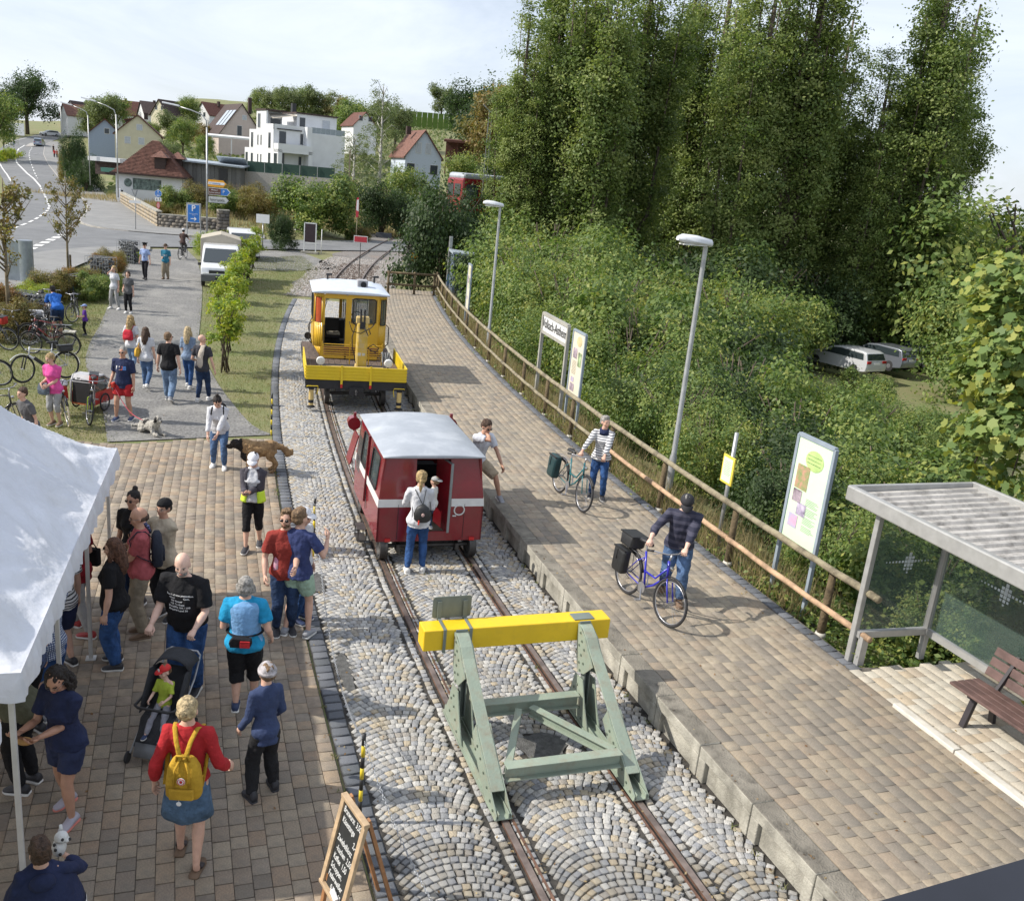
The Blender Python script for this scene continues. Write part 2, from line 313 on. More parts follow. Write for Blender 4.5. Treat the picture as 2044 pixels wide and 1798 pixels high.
# ballast round the far track
mbal = mat('ballast',(.25,.235,.22),.95,var=.3,scale=14,bump=1.,bscale=40,dirt=((.26,.18,.13),.6,.4))
s0,s1 = s_of_y(44.5),s_of_y(90)
ballast = ribbon('ballast_bed',[trk3(s,-1.9 + .35 * math.sin(s)) for s in np.linspace(s0,s1,40)],[trk3(s,3.3 + .4 * math.sin(s * 1.3)) for s in np.linspace(s0,s1,40)],mbal,-.012,60,4,'grey stone ballast round the far track',drape=False)
# loose ballast stones
n = 9000; ss_ = rng.uniform(s_of_y(44.5),s_of_y(66),n); tt = rng.uniform(-1.9,3.3,n); x_,y_ = trk(ss_,tt); sz = rng.uniform(.02,.05,n)
oc = np.array([(1,0,0),(0,1,0),(-1,0,0),(0,-1,0),(0,0,.8),(0,0,-.8)]); of = np.array([(0,1,4),(1,2,4),(2,3,4),(3,0,4)])
V = (oc[None] * rng.uniform(.6,1.3,(n,6,3)) * sz[:,None,None]); V += np.stack([x_,y_,sz * .4],-1)[:,None]; F = of[None] + (np.arange(n) * 6)[:,None,None]
mst = mat('ballast_stone',(.3,.29,.28),.9,var=.1,ramp=[(.20,.19,.18),(.34,.33,.32),(.27,.22,.18),(.42,.40,.38)])
tag(link('ballast_stones',npmesh('ballast_stones',V.reshape(-1,3),F.reshape(-1,3),mst,np.repeat(rng.random(n),4))),'loose grey ballast stones beside the far track',kind='stuff')

# ---------------------------------------------------------------- stone setts and paving
def blocks(C,U,Vv,W,L,Hh,top,bevel,jit=.0,tilt=.0):
    """many bevelled stones at once: centres C (n,2), unit axes U (n,2); returns verts (n,12,3), faces"""
    n = len(C); q = np.array([(-1,-1),(1,-1),(1,1),(-1,1)],float)
    def ring(wi,li,z,j):
        o = q[None] * np.stack([wi,li],-1)[:,None] + j
        xy = C[:,None] + o[...,:1] * U[:,None] + o[...,1:] * Vv[:,None]; zz = np.broadcast_to(z[:,None],(n,4)) + rng.uniform(-tilt,tilt,(n,4)); return np.concatenate([xy,zz[...,None]],-1)
    j = rng.uniform(-jit,jit,(n,4,2)); w,l = W / 2,L / 2
    V = np.concatenate([ring(w,l,top - Hh,j),ring(w,l,top - bevel * .8,j),ring(w - bevel,l - bevel,top,j * .8)],1)
    F = [(0,1,5,4),(1,2,6,5),(2,3,7,6),(3,0,4,7),(4,5,9,8),(5,6,10,9),(6,7,11,10),(7,4,8,11),(8,9,10,11)]
    return V,np.array(F)
def lay(base,parent_,C,U,W,L,m,top=0.,Hh=.05,bevel=.006,jit=0.,tilt=.0,big=300,keep=None):
    """lay stones; those that show largest become single objects, the rest one part"""
    C = np.asarray(C,float); U = np.asarray(U,float); W = np.broadcast_to(W,(len(C),)).astype(float); L = np.broadcast_to(L,(len(C),)).astype(float); top = np.broadcast_to(top,(len(C),)) + rng.uniform(-tilt,tilt,len(C))
    Vv = np.stack([-U[:,1],U[:,0]],-1); V,F = blocks(C,U,Vv,W,L,Hh,top,bevel,jit,tilt * .4)
    P = np.stack([C[:,0],C[:,1],np.full(len(C),0.)],-1) - np.array([0,0,CH]); zc = P @ fw; px = CX + FPX * (P @ rt) / zc; py = CY + FPX * (P @ dn) / zc
    vis = (px > 5) & (px < 2040) & (py > 5) & (py < 1795) & (zc > 0)
    if keep is not None: vis &= keep(px,py)
    order = np.argsort(np.where(vis,zc,1e9)); sel = order[:min(big,int(vis.sum()))]; rest = np.setdiff1d(np.arange(len(C)),sel); rr = rng.random(len(C))
    me = npmesh(base + '_rest',V[rest].reshape(-1,3),(F[None] + (np.arange(len(rest)) * 12)[:,None,None]).reshape(-1,4),m,np.repeat(rr[rest],len(F)))
    o = link(base,me,parent_); o['kind'] = 'stuff'
    proto = []
    for i in sel[:24]:
        c = np.array([C[i,0],C[i,1],0]); v = V[i] - c; Rm = np.array([[U[i,0],U[i,1],0],[-U[i,1],U[i,0],0],[0,0,1]]); v = (Rm @ v.T).T; v[:,2] -= top[i]
        proto.append((npmesh(base,v / np.array([W[i],L[i],1]),F,m),W[i],L[i]))
    for k,i in enumerate(sel):
        me,w,l = proto[k % len(proto)]; q = link(base,me,parent_,(C[i,0],C[i,1],top[i]),(0,0,math.atan2(U[i,1],U[i,0]))); q.scale = (W[i],L[i],1)
    return o
def inpoly(x,y,poly):
    c = np.zeros(len(x),bool); n = len(poly)
    for i in range(n):
        x1,y1 = poly[i][:2]; x2,y2 = poly[(i + 1) % n][:2]
        k = ((y1 > y) != (y2 > y)) & (x < (x2 - x1) * (y - y1) / (y2 - y1 + 1e-12) + x1); c ^= k
    return c
mjoint = mat('joint_grit',(.06,.055,.048),.95,var=.35,scale=9,bump=.6,bscale=70)
mjsand = mat('joint_sand',(.15,.135,.115),.95,var=.3,scale=9,bump=.6,bscale=70)
# cobbles: natural granite setts in segmental arches
granite = [(.37,.36,.335),(.42,.41,.385),(.29,.295,.30),(.44,.385,.29),(.35,.315,.255),(.46,.45,.42),(.24,.245,.25),(.39,.38,.36),(.36,.34,.30),(.43,.42,.40),(.33,.335,.34),(.43,.365,.265),(.49,.48,.45),(.32,.295,.26),(.37,.365,.35),(.30,.305,.315)]
mcob = mat('granite_sett',(.4,.39,.37),.8,var=.16,scale=40,bump=.6,bscale=60,ramp=granite)
S0,S1 = s_of_y(5.0),s_of_y(43.5)
cobparent = ribbon('cobbled_paving',[trk3(s,-1.47) for s in np.linspace(S0,S1,40)],[trk3(s,2.5) for s in np.linspace(S0,S1,40)],mjoint,-.022,80,4,'grey and tan granite setts laid in fans round the rails',drape=False)
def fan(t0,t1,W,phase,rise=.33,pitch=.088):
    """arched rows across the strip t0..t1, arch width W"""
    C,A = [],[]
    Rr = (W * W / 4 + rise * rise) / (2 * rise); y0 = Rr - rise
    for k in range(int((S1 - S0 + 1) / pitch)):
        s = S0 - .6 + k * pitch; t = t0 + .048 + (k % 2) * .02
        while t < t1 - .03:
            a = ((t - t0 + phase) % W) - W / 2; sl = -a / math.sqrt(max(Rr * Rr - a * a,.02)); zz = math.sqrt(max(Rr * Rr - a * a,.02)) - y0
            C.append((s + zz,t)); A.append(math.atan(sl)); t += .086 * math.cos(math.atan(sl)) * (1 + .08 * rng.uniform(-1,1))
    return C,A
C,A = [],[]
for args in ((-1.24,-.17,1.18,.06),(.17,1.33,1.16,0.),(1.67,2.38,.9,.1)):
    c,a = fan(*args); C += c; A += a
for t in (-.115,.10,1.39,1.62):
    for s in np.arange(S0,S1,.098): C.append((s,t + .006 * rng.uniform(-1,1))); A.append(0)
C = np.array(C); A = np.array(A); k = (C[:,0] > S0) & (C[:,0] < S1); C,A = C[k],A[k]
holes = [(s_of_y(11.9),.75,.40,.17),(s_of_y(8.75),.85,.28,.3),(s_of_y(10.6),-1.1,.5,.1),(s_of_y(13.1),-1.12,.35,.12)]  # patches filled with tar
for hs,ht_,hl,hw in holes: k = ((C[:,0] - hs) / hl)**2 + ((C[:,1] - ht_) / hw)**2 > 1; C,A = C[k],A[k]
x_,y_ = trk(C[:,0],C[:,1]); hd = np.arctan(-np.interp(np.interp(C[:,0],_ss,_ys),_ys,_dx)); an = hd + A
# fade stone size with the row slope so that arches stay tight
Wd = .0815 * rng.uniform(.9,1.04,len(C)); Ld = .082 * np.maximum(.72,np.cos(A)) * rng.uniform(.9,1.04,len(C))
lay('granite_sett',cobparent,np.stack([x_,y_],-1),np.stack([np.cos(an),np.sin(an)],-1),Wd,Ld,mcob,0.,.05,.009,.0035,.0035)
mtar = mat('tar_patch',(.13,.13,.125),.95,var=.25,scale=12,bump=.8,bscale=60)
for hs,ht_,hl,hw in holes:
    b = MB(); c = trk3(hs,ht_,-.004); h_ = heading(hs); pts = []
    for j in range(20):
        a = 2 * math.pi * j / 20; r_ = 1 + .12 * math.sin(3 * a) + .1 * math.sin(5 * a + 1); q = Vector((math.cos(a) * hw * r_,math.sin(a) * hl * r_,0)); q.rotate(Euler((0,0,h_))); pts.append(c + q)
    b.add(pts,[tuple(range(20))]); b.build('tar_patch',mtar,cobparent)
# dark edging stones
mdark = mat('dark_edging_stone',(.13,.14,.155),.8,var=.2,scale=14,bump=.5,bscale=40,ramp=[(.10,.11,.125),(.15,.16,.18),(.12,.13,.14),(.18,.19,.21)])
C = [(s,-1.355) for s in np.arange(S0,S1,.172)]; C = np.array(C); x_,y_ = trk(C[:,0],C[:,1]); hd = np.arctan(-np.interp(y_,_ys,_dx))
lay('edging_stone',cobparent,np.stack([x_,y_],-1),np.stack([np.cos(hd),np.sin(hd)],-1),.2,.155,mdark,.0,.05,.014,.008,.004,big=130)
# plaza pavers
tan = [(.28,.225,.17),(.32,.26,.19),(.25,.205,.16),(.34,.26,.18),(.295,.245,.19),(.22,.185,.145),(.315,.235,.165),(.345,.285,.21)]
mpav = mat('plaza_paver',(.4,.35,.3),.85,var=.2,scale=9,bump=.35,bscale=60,ramp=tan,dirt=((.15,.14,.12),.65,.9))
edgeL = [trk3(s,-1.49) for s in np.linspace(s_of_y(4.6),s_of_y(20.45),24)]
plz = edgeL + [at(395,877),at(230,886),Vector((-16,18.2,0)),Vector((-16,3.5,0)),Vector((1.0,3.5,0))]
b = MB(); b.add([(p.x,p.y,-.013) for p in plz],[tuple(range(len(plz)))]); plaza = tag(b.build('plaza',mjsand),'brown paved square beside the track',kind='structure')
C,Lg = [],[]
for i in range(92):
    t = -1.58 - i * .165; s = S0 - 3.5
    while s < S0 + 24:
        l = (.165,.165,.245,.205)[rng.integers(0,4)]; C.append((s + l / 2,t)); Lg.append(l); s += l
C = np.array(C); Lg = np.array(Lg); hd = np.arctan(-np.interp(np.interp(C[:,0],_ss,_ys),_ys,_dx)); x_,y_ = trk(C[:,0],C[:,1])
dcx = C[:,0] < 0; x_ = x_ - np.where(dcx,np.sin(hd) * C[:,0],0); y_ = y_ + np.where(dcx,np.cos(hd) * C[:,0],0)
k = inpoly(x_,y_,plz); C = np.stack([x_,y_],-1)[k]; Lg = Lg[k]; hd = hd[k]
lay('paver',plaza,C,np.stack([np.cos(hd),np.sin(hd)],-1),.160,Lg - .006,mpav,.002,.05,.0022,.0008,.0025)
# platform
PZ = .38; TF,TB = 2.36,5.3
P0,P1 = s_of_y(4.2),s_of_y(47)
plat_mat = mat('platform_paver',(.4,.35,.3),.85,var=.2,scale=9,bump=.35,bscale=60,ramp=[(.29,.245,.19),(.325,.275,.205),(.26,.225,.18),(.34,.28,.205),(.30,.255,.195),(.24,.21,.17),(.35,.295,.22),(.31,.25,.185)],dirt=((.18,.17,.145),.6,.8))
mctop = mat('platform_cap',(.27,.245,.20),.95,var=.3,scale=6,bump=.7,bscale=50,dirt=((.11,.10,.08),.7,3))
mconc = mat('platform_concrete',(.42,.40,.34),.85,var=.25,scale=3,bump=.5,bscale=50,dirt=((.16,.15,.12),.75,2.5))
b = MB(); sl = np.linspace(P0,P1,60); T2 = 9.5
def prow(s): return [trk3(s,TF + .27,PZ - .013),trk3(s,TB + .2 + (4.2 if s < 7.0 else 0),PZ - .013)]
for i in range(59):
    a,c = prow(sl[i]); d,e = prow(sl[i + 1]); b.quad(a,c,e,d); b.quad(c,c - Vector((0,0,.5)),e - Vector((0,0,.5)),e); b.quad(d - Vector((0,0,.5)),a - Vector((0,0,.5)),a,d)
a,c = prow(P1); b.quad(a,c,c - Vector((0,0,.5)),a - Vector((0,0,.5)))
platform = tag(b.build('platform',mjsand),'raised station platform paved in brown blocks',kind='structure')
C,Lg,Hd = [],[],[]
t = TF + .27 + .082
while t < TB - .02:
    s = P0 - rng.uniform(0,.3)
    while s < P1 - .2:
        l = (.165,.245,.205,.165)[rng.integers(0,4)]; C.append((s + l / 2,t)); Lg.append(l); s += l
    t += .165
for i in range(38):   # wider paved patch at the near end, reaching under the shelter
    tq = t + i * .165; s = P0
    if tq > T2: break
    if i < 1: tq = TB + .045
    while s < s_of_y(9.9) + (tq - TB) * .16:
        l = (.165,.245,.205,.165)[rng.integers(0,4)]; C.append((s + l / 2,tq)); Lg.append(l); s += l
C = np.array(C); Lg = np.array(Lg); x_,y_ = trk(C[:,0],C[:,1]); hd = np.arctan(-np.interp(np.interp(C[:,0],_ss,_ys),_ys,_dx))
kA = (C[:,1] < 5.21) | ((C[:,1] < 5.3) & (C[:,0] > 6.6)); XY = np.stack([x_,y_],-1); UU = np.stack([np.cos(hd),np.sin(hd)],-1)
lay('paver',platform,XY[kA],UU[kA],.160,(Lg - .006)[kA],plat_mat,PZ + .002,.05,.0022,.0008,.0022,big=280)
mpale = mat('pale_paver',(.5,.45,.36),.85,var=.15,scale=9,bump=.3,bscale=60,ramp=[(.50,.45,.36),(.55,.50,.41),(.47,.40,.31),(.52,.48,.40),(.57,.53,.44),(.50,.42,.31),(.54,.49,.40)])
kB = (C[:,1] > 5.34) & (C[:,0] < 6.95 + .0 * C[:,1]) | (C[:,1] > 5.22) & (C[:,0] > 6.15) & (C[:,0] < 6.95); lay('pale_paver',platform,XY[kB],UU[kB],.160,(Lg - .006)[kB],mpale,PZ + .002,.05,.004,.0008,.0022,big=200)
mwk = mat('white_kerb_stone',(.62,.59,.52),.8,var=.1,scale=4,bump=.2)
for i in range(7):
    s = 6.1 - i * 1.0; b = MB()
    for sg in (0,): b.bar(trk3(s - .985,5.27,PZ + .015),trk3(s,5.27,PZ + .015),.11,.07)
    b.build('kerb_stone',mwk,platform,bev=.01)
C = [(s,TB + .09) for s in np.arange(7.05,P1,.17)]; C = np.array(C); x_,y_ = trk(C[:,0],C[:,1]); hd = np.arctan(-np.interp(y_,_ys,_dx))
lay('edging_stone',platform,np.stack([x_,y_],-1),np.stack([np.cos(hd),np.sin(hd)],-1),.17,.155,mdark,PZ,.06,.012,.008,.004,big=120)
# L-shaped concrete edge units with stub feet
s = P0; i = 0
while s < P1 - .1:
    e = s + 1.0; b = MB(); h_ = (heading(s))
    a,c = trk3(s + .006,TF,0),trk3(e - .006,TF,0); a2,c2 = trk3(s + .006,TF + .265,0),trk3(e - .006,TF + .265,0)
    dz = rng.uniform(-.006,.006); up = Vector((0,0,PZ + .006 + dz)); lo = Vector((0,0,PZ - .13))
    b.add([a + lo,c + lo,c2 + lo,a2 + lo,a + up,c + up,c2 + up,a2 + up],[(0,3,2,1),(4,5,6,7),(0,1,5,4),(1,2,6,5),(2,3,7,6),(3,0,4,7)])
    for q in (s + .008,e - .008 - .13):
        A1,A2 = trk3(q,TF - .0015,0),trk3(q + .13,TF - .0015,0); B1,B2 = trk3(q,TF + .1,0),trk3(q + .13,TF + .1,0); k0,k1 = Vector((0,0,-.02)),Vector((0,0,PZ - .127))
        b.add([A1 + k0,A2 + k0,B2 + k0,B1 + k0,A1 + k1,A2 + k1,B2 + k1,B1 + k1],[(0,3,2,1),(4,5,6,7),(0,1,5,4),(1,2,6,5),(2,3,7,6),(3,0,4,7)])
    A1,A2 = trk3(s,TF + .055,0),trk3(e,TF + .055,0); b.add([A1 + Vector((0,0,-.02)),A2 + Vector((0,0,-.02)),A2 + lo,A1 + lo],[(0,1,2,3)])
    b.m[1] = 1; b.build('edge_block',[mconc,mctop],platform,bev=.012 if s < s_of_y(24) else 0); s = e
# rails
mrust = mat('rusty_rail',(.16,.085,.055),.7,var=.3,scale=8,bump=.4,bscale=50)
mhead = mat('rail_head',(.30,.235,.20),.4,.6,var=.25,scale=5)
def rail(name,t,s0_,s1_,top,label,groove):
    b = MB(); n_ = int((s1_ - s0_) / .6)
    prof = [(-.035,0),(.035,0),(.035,-.03),(.012,-.04),(.012,-.1),(-.012,-.1),(-.012,-.04),(-.035,-.03)]
    rings = []
    for i in range(n_ + 1):
        s_ = s0_ + (s1_ - s0_) * i / n_; rings.append([trk3(s_,t + p[0],top + p[1]) for p in prof])
    b.loft(rings,1); 
    for k in range(n_):
        b.m[-(2 + n_ * 8) + k * 8] = 0
    if groove:
        rings = []
        for i in range(n_ + 1):
            s_ = s0_ + (s1_ - s0_) * i / n_; g = groove; rings.append([trk3(s_,t + p[0] * g,p[1]) for p in ((.075,.004),(.10,.004),(.10,-.04),(.075,-.04))])
        b.loft(rings,1)
    o = b.build(name,[mhead,mrust]); return tag(o,label,'rail')
rail('rail',0.,s_of_y(3.5),s_of_y(44),.012,'left rusty rail set flush in the cobbles',1)
rail('rail',1.505,s_of_y(3.5),s_of_y(44),.012,'right rusty rail set flush in the cobbles',-1)
rail('rail',0.,s_of_y(44),s_of_y(90),.12,'left rail of the far track on ballast',0)
rail('rail',1.505,s_of_y(44),s_of_y(90),.12,'right rail of the far track on ballast',0)
mwood_s = mat('sleeper_wood',(.20,.15,.12),.9,var=.3,scale=9,bump=.5)
for s in np.arange(s_of_y(44.8),s_of_y(62.0),.65):
    b = MB(); b.bar(trk3(s,-.5,-.02),trk3(s,2.0,-.02),.22,.12); b.build('sleeper',mwood_s,ballast)
# ---------------------------------------------------------------- people
_ts = bpy.data.scenes.new('scratch')
def tdg():
    with bpy.context.temp_override(scene=_ts,view_layer=_ts.view_layers[0]): dg = bpy.context.evaluated_depsgraph_get(); dg.update(); return dg
def fuse(mb,vox,it=4,name='skin',mats=None,fac=.5):
    """one continuous surface out of overlapping volumes"""
    me = bpy.data.meshes.new('tmp'); me.from_pydata(mb.v,[],mb.f); o = bpy.data.objects.new('tmp',me); _ts.collection.objects.link(o)
    m1 = o.modifiers.new('a','REMESH'); m1.mode = 'VOXEL'; m1.voxel_size = vox; m1.use_smooth_shade = True
    if it: m2 = o.modifiers.new('b','SMOOTH'); m2.iterations = it; m2.factor = fac
    dg = tdg(); out = bpy.data.meshes.new_from_object(o.evaluated_get(dg)); out.name = name
    bpy.data.objects.remove(o); bpy.data.meshes.remove(me); out.materials.clear()
    for m_ in (mats if isinstance(mats,(list,tuple)) else [mats]): out.materials.append(m_)
    return out
def noisy(me,amp,sc_,st=(1,1,1)):
    n = len(me.vertices); co = np.empty(n * 3,np.float32); no = np.empty(n * 3,np.float32); me.vertices.foreach_get('co',co); me.vertices.foreach_get('normal',no)
    co = co.reshape(-1,3); no = no.reshape(-1,3); off = random.random() * 50
    d = np.array([noise.noise(Vector((c[0] * sc_ * st[0] + off,c[1] * sc_ * st[1],c[2] * sc_ * st[2]))) for c in co])
    co += no * (d * amp)[:,None]; me.vertices.foreach_set('co',co.ravel()); me.update()
def stripe(name,c1,c2,freq=40,thr=.5,axis=2,axis2=None,rough=.85):
    if name in _m: return _m[name]
    m = mat(name,c1,rough); t = m.node_tree; n = t.nodes; l = t.links; b = n['Principled BSDF']
    c = n.new('ShaderNodeTexCoord'); s = n.new('ShaderNodeSeparateXYZ'); l.new(c.outputs['Object'],s.inputs[0])
    def band(ax):
        q = n.new('ShaderNodeMath'); q.operation = 'MULTIPLY'; q.inputs[1].default_value = freq; f = n.new('ShaderNodeMath'); f.operation = 'FRACT'; g = n.new('ShaderNodeMath'); g.operation = 'GREATER_THAN'; g.inputs[1].default_value = thr
        l.new(s.outputs[ax],q.inputs[0]); l.new(q.outputs[0],f.inputs[0]); l.new(f.outputs[0],g.inputs[0]); return g
    g = band(axis)
    if axis2 is not None: g2 = band(axis2); a = n.new('ShaderNodeMath'); a.operation = 'MAXIMUM'; l.new(g.outputs[0],a.inputs[0]); l.new(g2.outputs[0],a.inputs[1]); g = a
    mx = n.new('ShaderNodeMixRGB'); mx.inputs[1].default_value = (*c1,1); mx.inputs[2].default_value = (*c2,1); l.new(g.outputs[0],mx.inputs[0]); l.new(mx.outputs[0],b.inputs['Base Color']); return m
def cloth(name,c,var=.12): return mat('cloth_' + name,c,.9,var=var,scale=7,bump=.55,bscale=22,spec=.25)
def denim(name,c): return mat('denim_' + name,c,.9,var=.3,scale=6,bump=.6,bscale=28,spec=.2)
SK = {k: mat('skin_' + k,c,.5,var=.08,scale=12,spec=.4) for k,c in {'light': (.62,.38,.28),'tan': (.50,.28,.19),'pale': (.70,.46,.36),'dark': (.38,.21,.14)}.items()}
HR = {k: mat('hair_' + k,c,.6,var=.35,scale=30,bump=.8,bscale=60,spec=.4) for k,c in {'blond': (.50,.35,.16),'brown': (.09,.05,.03),'dark': (.025,.018,.015),'grey': (.38,.36,.33),'sand': (.24,.15,.08),'light': (.62,.48,.27),'auburn': (.13,.06,.035)}.items()}
mdk = mat('dark_lens',(.012,.012,.015),.15); meye = mat('eye_dark',(.03,.02,.015),.3); mlip = mat('lip',(.42,.16,.13),.5); mfr = mat('glasses_metal',(.2,.2,.2),.3,.8)
mshoe_w = mat('shoe_white',(.68,.67,.65),.6,var=.08); msole = mat('shoe_sole',(.72,.71,.68),.7); mshoe_b = mat('shoe_black',(.03,.03,.035),.6); mshoe_g = mat('shoe_grey',(.30,.31,.34),.7); mshoe_n = mat('shoe_navy',(.03,.05,.12),.6); mshoe_br = mat('shoe_brown',(.16,.10,.06),.7); mshoe_r = mat('shoe_red',(.35,.03,.03),.6)
mzip = mat('bag_trim',(.25,.25,.26),.5)
def ik(a,b,l1,l2,pole):
    a,b,pole = Vector(a),Vector(b),Vector(pole); d = b - a; L = max(1e-4,min(d.length,(l1 + l2) * .995)); dn_ = d.normalized(); b = a + dn_ * L
    x = (l1 * l1 - l2 * l2 + L * L) / (2 * L); h_ = math.sqrt(max(l1 * l1 - x * x,0)); p = pole - dn_ * pole.dot(dn_); p = p.normalized() if p.length > 1e-5 else ortho(dn_)[0]
    return a + dn_ * x + p * h_,b
def hand(mb,w,d,nrm,side,s,curl=.5,seg=6):
    """palm and five unequal, bent fingers at the wrist w, pointing along d, palm towards nrm"""
    d = Vector(d).normalized(); nrm = Vector(nrm); nrm = (nrm - d * nrm.dot(d)).normalized(); x = d.cross(nrm) * side
    P = lambda a,b,c: Vector(w) + (x * a + d * b + nrm * c) * s
    def el(b_,ww,th): return [P(ww * math.cos(q) ,b_,th * math.sin(q)) for q in [2 * math.pi * j / 8 for j in range(8)]]
    mb.loft([el(-.012,.015,.012),el(.008,.020,.011),el(.032,.024,.0105),el(.050,.023,.009)],0)
    for k,(fx,ln) in enumerate(((-.0175,.040),(-.006,.046),(.006,.043),(.0165,.033))):
        a = .25 + curl * 1.0; pts = [P(fx,.044,0)]; ang_ = curl * .35; q = Vector((fx,.044,0)); 
        for f_ in (.45,.32,.23):
            ang_ += curl * .75; q = q + Vector((fx * .12,math.cos(ang_) * ln * f_,math.sin(ang_) * ln * f_)); pts.append(P(*q))
        mb.tube(pts,[.0055 * s,.0054 * s,.005 * s,.004 * s],seg)
    mb.tube([P(-.014,.006,.002),P(-.026,.022,.008 + curl * .006),P(-.030 + curl * .008,.038,.012 + curl * .010),P(-.028 + curl * .014,.050,.014 + curl * .012)],[.0085 * s,.0075 * s,.006 * s,.0045 * s],seg)
def shoe_mesh(kind,h):
    b = MB(); L = .150 * h; 
    def ring(y,w,z0,z1,n=10): return [Vector((w * math.cos(2 * math.pi * j / n),y,(z0 + z1) / 2 + (z1 - z0) / 2 * math.sin(2 * math.pi * j / n))) for j in range(n)]
    up = [( -.045,.022,.008,.045),(-.035,.026,.006,.060),(0,.028,.006,.062),(.03,.029,.006,.045),(.06,.030,.006,.034),(.085,.027,.006,.027),(.100,.014,.008,.02)]
    if kind == 'boot': up[1] = (-.035,.028,.006,.09); up[2] = (0,.029,.006,.09)
    if kind == 'sandal': up = [(.02,.030,.010,.034),(.04,.031,.010,.034),(.055,.030,.010,.028)]
    b.loft([ring(y * h,w * h,a * h,c * h) for y,w,a,c in up],0)
    so = [(-.048,.020),(-.035,.027),(0,.026),(.04,.029),(.075,.029),(.097,.019),(.105,.006)]
    pts = [Vector((w * h,y * h,0)) for y,w in so] + [Vector((-w * h,y * h,0)) for y,w in reversed(so)]
    b.extr(pts,(0,0,.012 * h),1); return b
_NP = [0]
def person(label,px,py,face,h=1.72,z=0.,fem=False,w=1.,belly=0.,lean=0.,hl=None,hr=None,fl=(0,0,0),fr=(0,0,0),shirt=None,sleeve=.5,hem=.46,legs=None,leglen=1.,loose=.0,
           shoes=None,shoekind='',sole=None,hair=('short','brown'),hat=None,glasses=None,yaw=0.,pitch=0.,skin='light',skirt=None,vox=.016,group=None,loc=None,curl=(.5,.5),pal=(None,None),pole=((-.18,-1,-.1),(.18,-1,-.1)),
           roll=0.,kneepole=((0,1,0),(0,1,0)),twist=0.,face_parts=True,nohands=False,beard=None,vest=None,headscale=1.06,tuck=False,hipz=.52,sitz=None):
    loc = Vector(loc) if loc is not None else at(px,py,z)
    root = thing('person',label,'person',loc,R(face),group); _NP[0] += 1
    S = h; ln_ = R(lean); tw = R(twist); dz = (sitz / h - hipz) if sitz is not None else 0.
    def tp(v):      # bend of the upper body about the hips
        v = Vector(v); v = v + Vector((0,0,dz)); hz = hipz + dz
        if v.z > hz - .03:
            k = min(1,(v.z - hz + .03) / .10); q = v - Vector((0,0,hz)); q = Matrix.Rotation(-ln_ * k,3,'X') @ (Matrix.Rotation(tw * k,3,'Z') @ q); v = q + Vector((0,0,hz))
        return v * S
    neck = Vector((0,.0,.855)); Hm = Matrix.Rotation(R(yaw),3,'Z') @ Matrix.Rotation(R(roll),3,'Y') @ Matrix.Rotation(R(-pitch + lean * .5),3,'X')
    def hp(v):
        v = Vector(v); v = neck + Hm @ ((v - neck) * headscale); return tp(v)
    fw_ = 1.0 if not fem else .93
    def ring(zz,a,d,y=0,g=0.,n=16):
        return [tp((a * math.cos(q) * (1 + g / a if a else 1),y + (d + g) * math.sin(q),zz)) for q in [2 * math.pi * j / n for j in range(n)]]
    W = w * .92
    hipw = .094 * W * (1.05 if fem else 1.); wa = .078 * W * (.92 if fem else 1.)
    tor = [(.475,hipw * .8,.058 * W,-.004),(.50,hipw,.070 * W,-.006),(.53,hipw * .98,.072 * W,-.004),(.57,(hipw + wa) / 2,.062 * W + belly * .5,belly * .4),(.615,wa + belly * .3,.056 * W + belly,belly * .7),(.66,.082 * W * fw_ + belly * .2,.060 * W + belly * .6,belly * .4 + .002),
           (.715,.092 * W * fw_,.066 * W + (.008 if fem else 0),.004 + (.010 if fem else 0)),(.755,.098 * W * fw_,.062 * W,.002),(.79,.103 * W * fw_,.052 * W,-.002),(.815,.092 * W * fw_,.042 * W,-.004),(.832,.058 * W,.034,-.004)]
    shx = .103 * W * fw_
    sh = [tp((-shx,-.002,.797)),tp((shx,-.002,.797))]
    defh = [(-.135 * W - .01,.02,.47),(.135 * W + .01,.02,.47)]
    tgt = [Vector(q) * S for q in (hl or defh[0],hr or defh[1])]
    if sitz is not None:
        for i in range(2):
            if (hl,hr)[i] is None: tgt[i] = (Vector(defh[i]) + Vector((0,0,dz))) * S
    arms = []
    for i in range(2):
        e,wr = ik(sh[i],tgt[i],.178 * S,.150 * S,pole[i]); arms.append((sh[i],e,wr))
    lg = []
    for i in range(2):
        sx = (-1,1)[i]; hpj = Vector((sx * .052 * W,-.004,.50 + dz)) * S; ft = Vector((sx * .055,-.01,.048)) * S + Vector((fl,fr)[i])
        kn,an = ik(hpj,ft,.232 * S,.232 * S,kneepole[i]); lg.append((hpj,kn,an))
    # body
    b = MB(); b.loft([ring(*q,g=-.004) for q in tor] + [ring(.850,.034,.034,.002),ring(.875,.031,.033,.006)],0)
    hd_ = MB()
    hd_.ell((0,-.008,.938),(.0435,.055,.051),14,10); hd_.ell((0,.012,.908),(.035,.038,.046),12,8); hd_.ell((0,.030,.876),(.016,.016,.013),8,6); hd_.ell((0,.030,.935),(.034,.020,.022),8,6)
    hd_.tube([(0,.047,.932),(0,.058,.912),(0,.056,.905)],[.0055,.0085,.006],6); hd_.ell((0,.046,.890),(.014,.008,.007),8,5)
    for sx in (-1,1): hd_.ell((sx * .0445,-.006,.912),(.0055,.012,.017),6,5); hd_.ell((sx * .024,.030,.905),(.014,.014,.016),6,5)
    b.add([hp(v) for v in hd_.v],hd_.f)
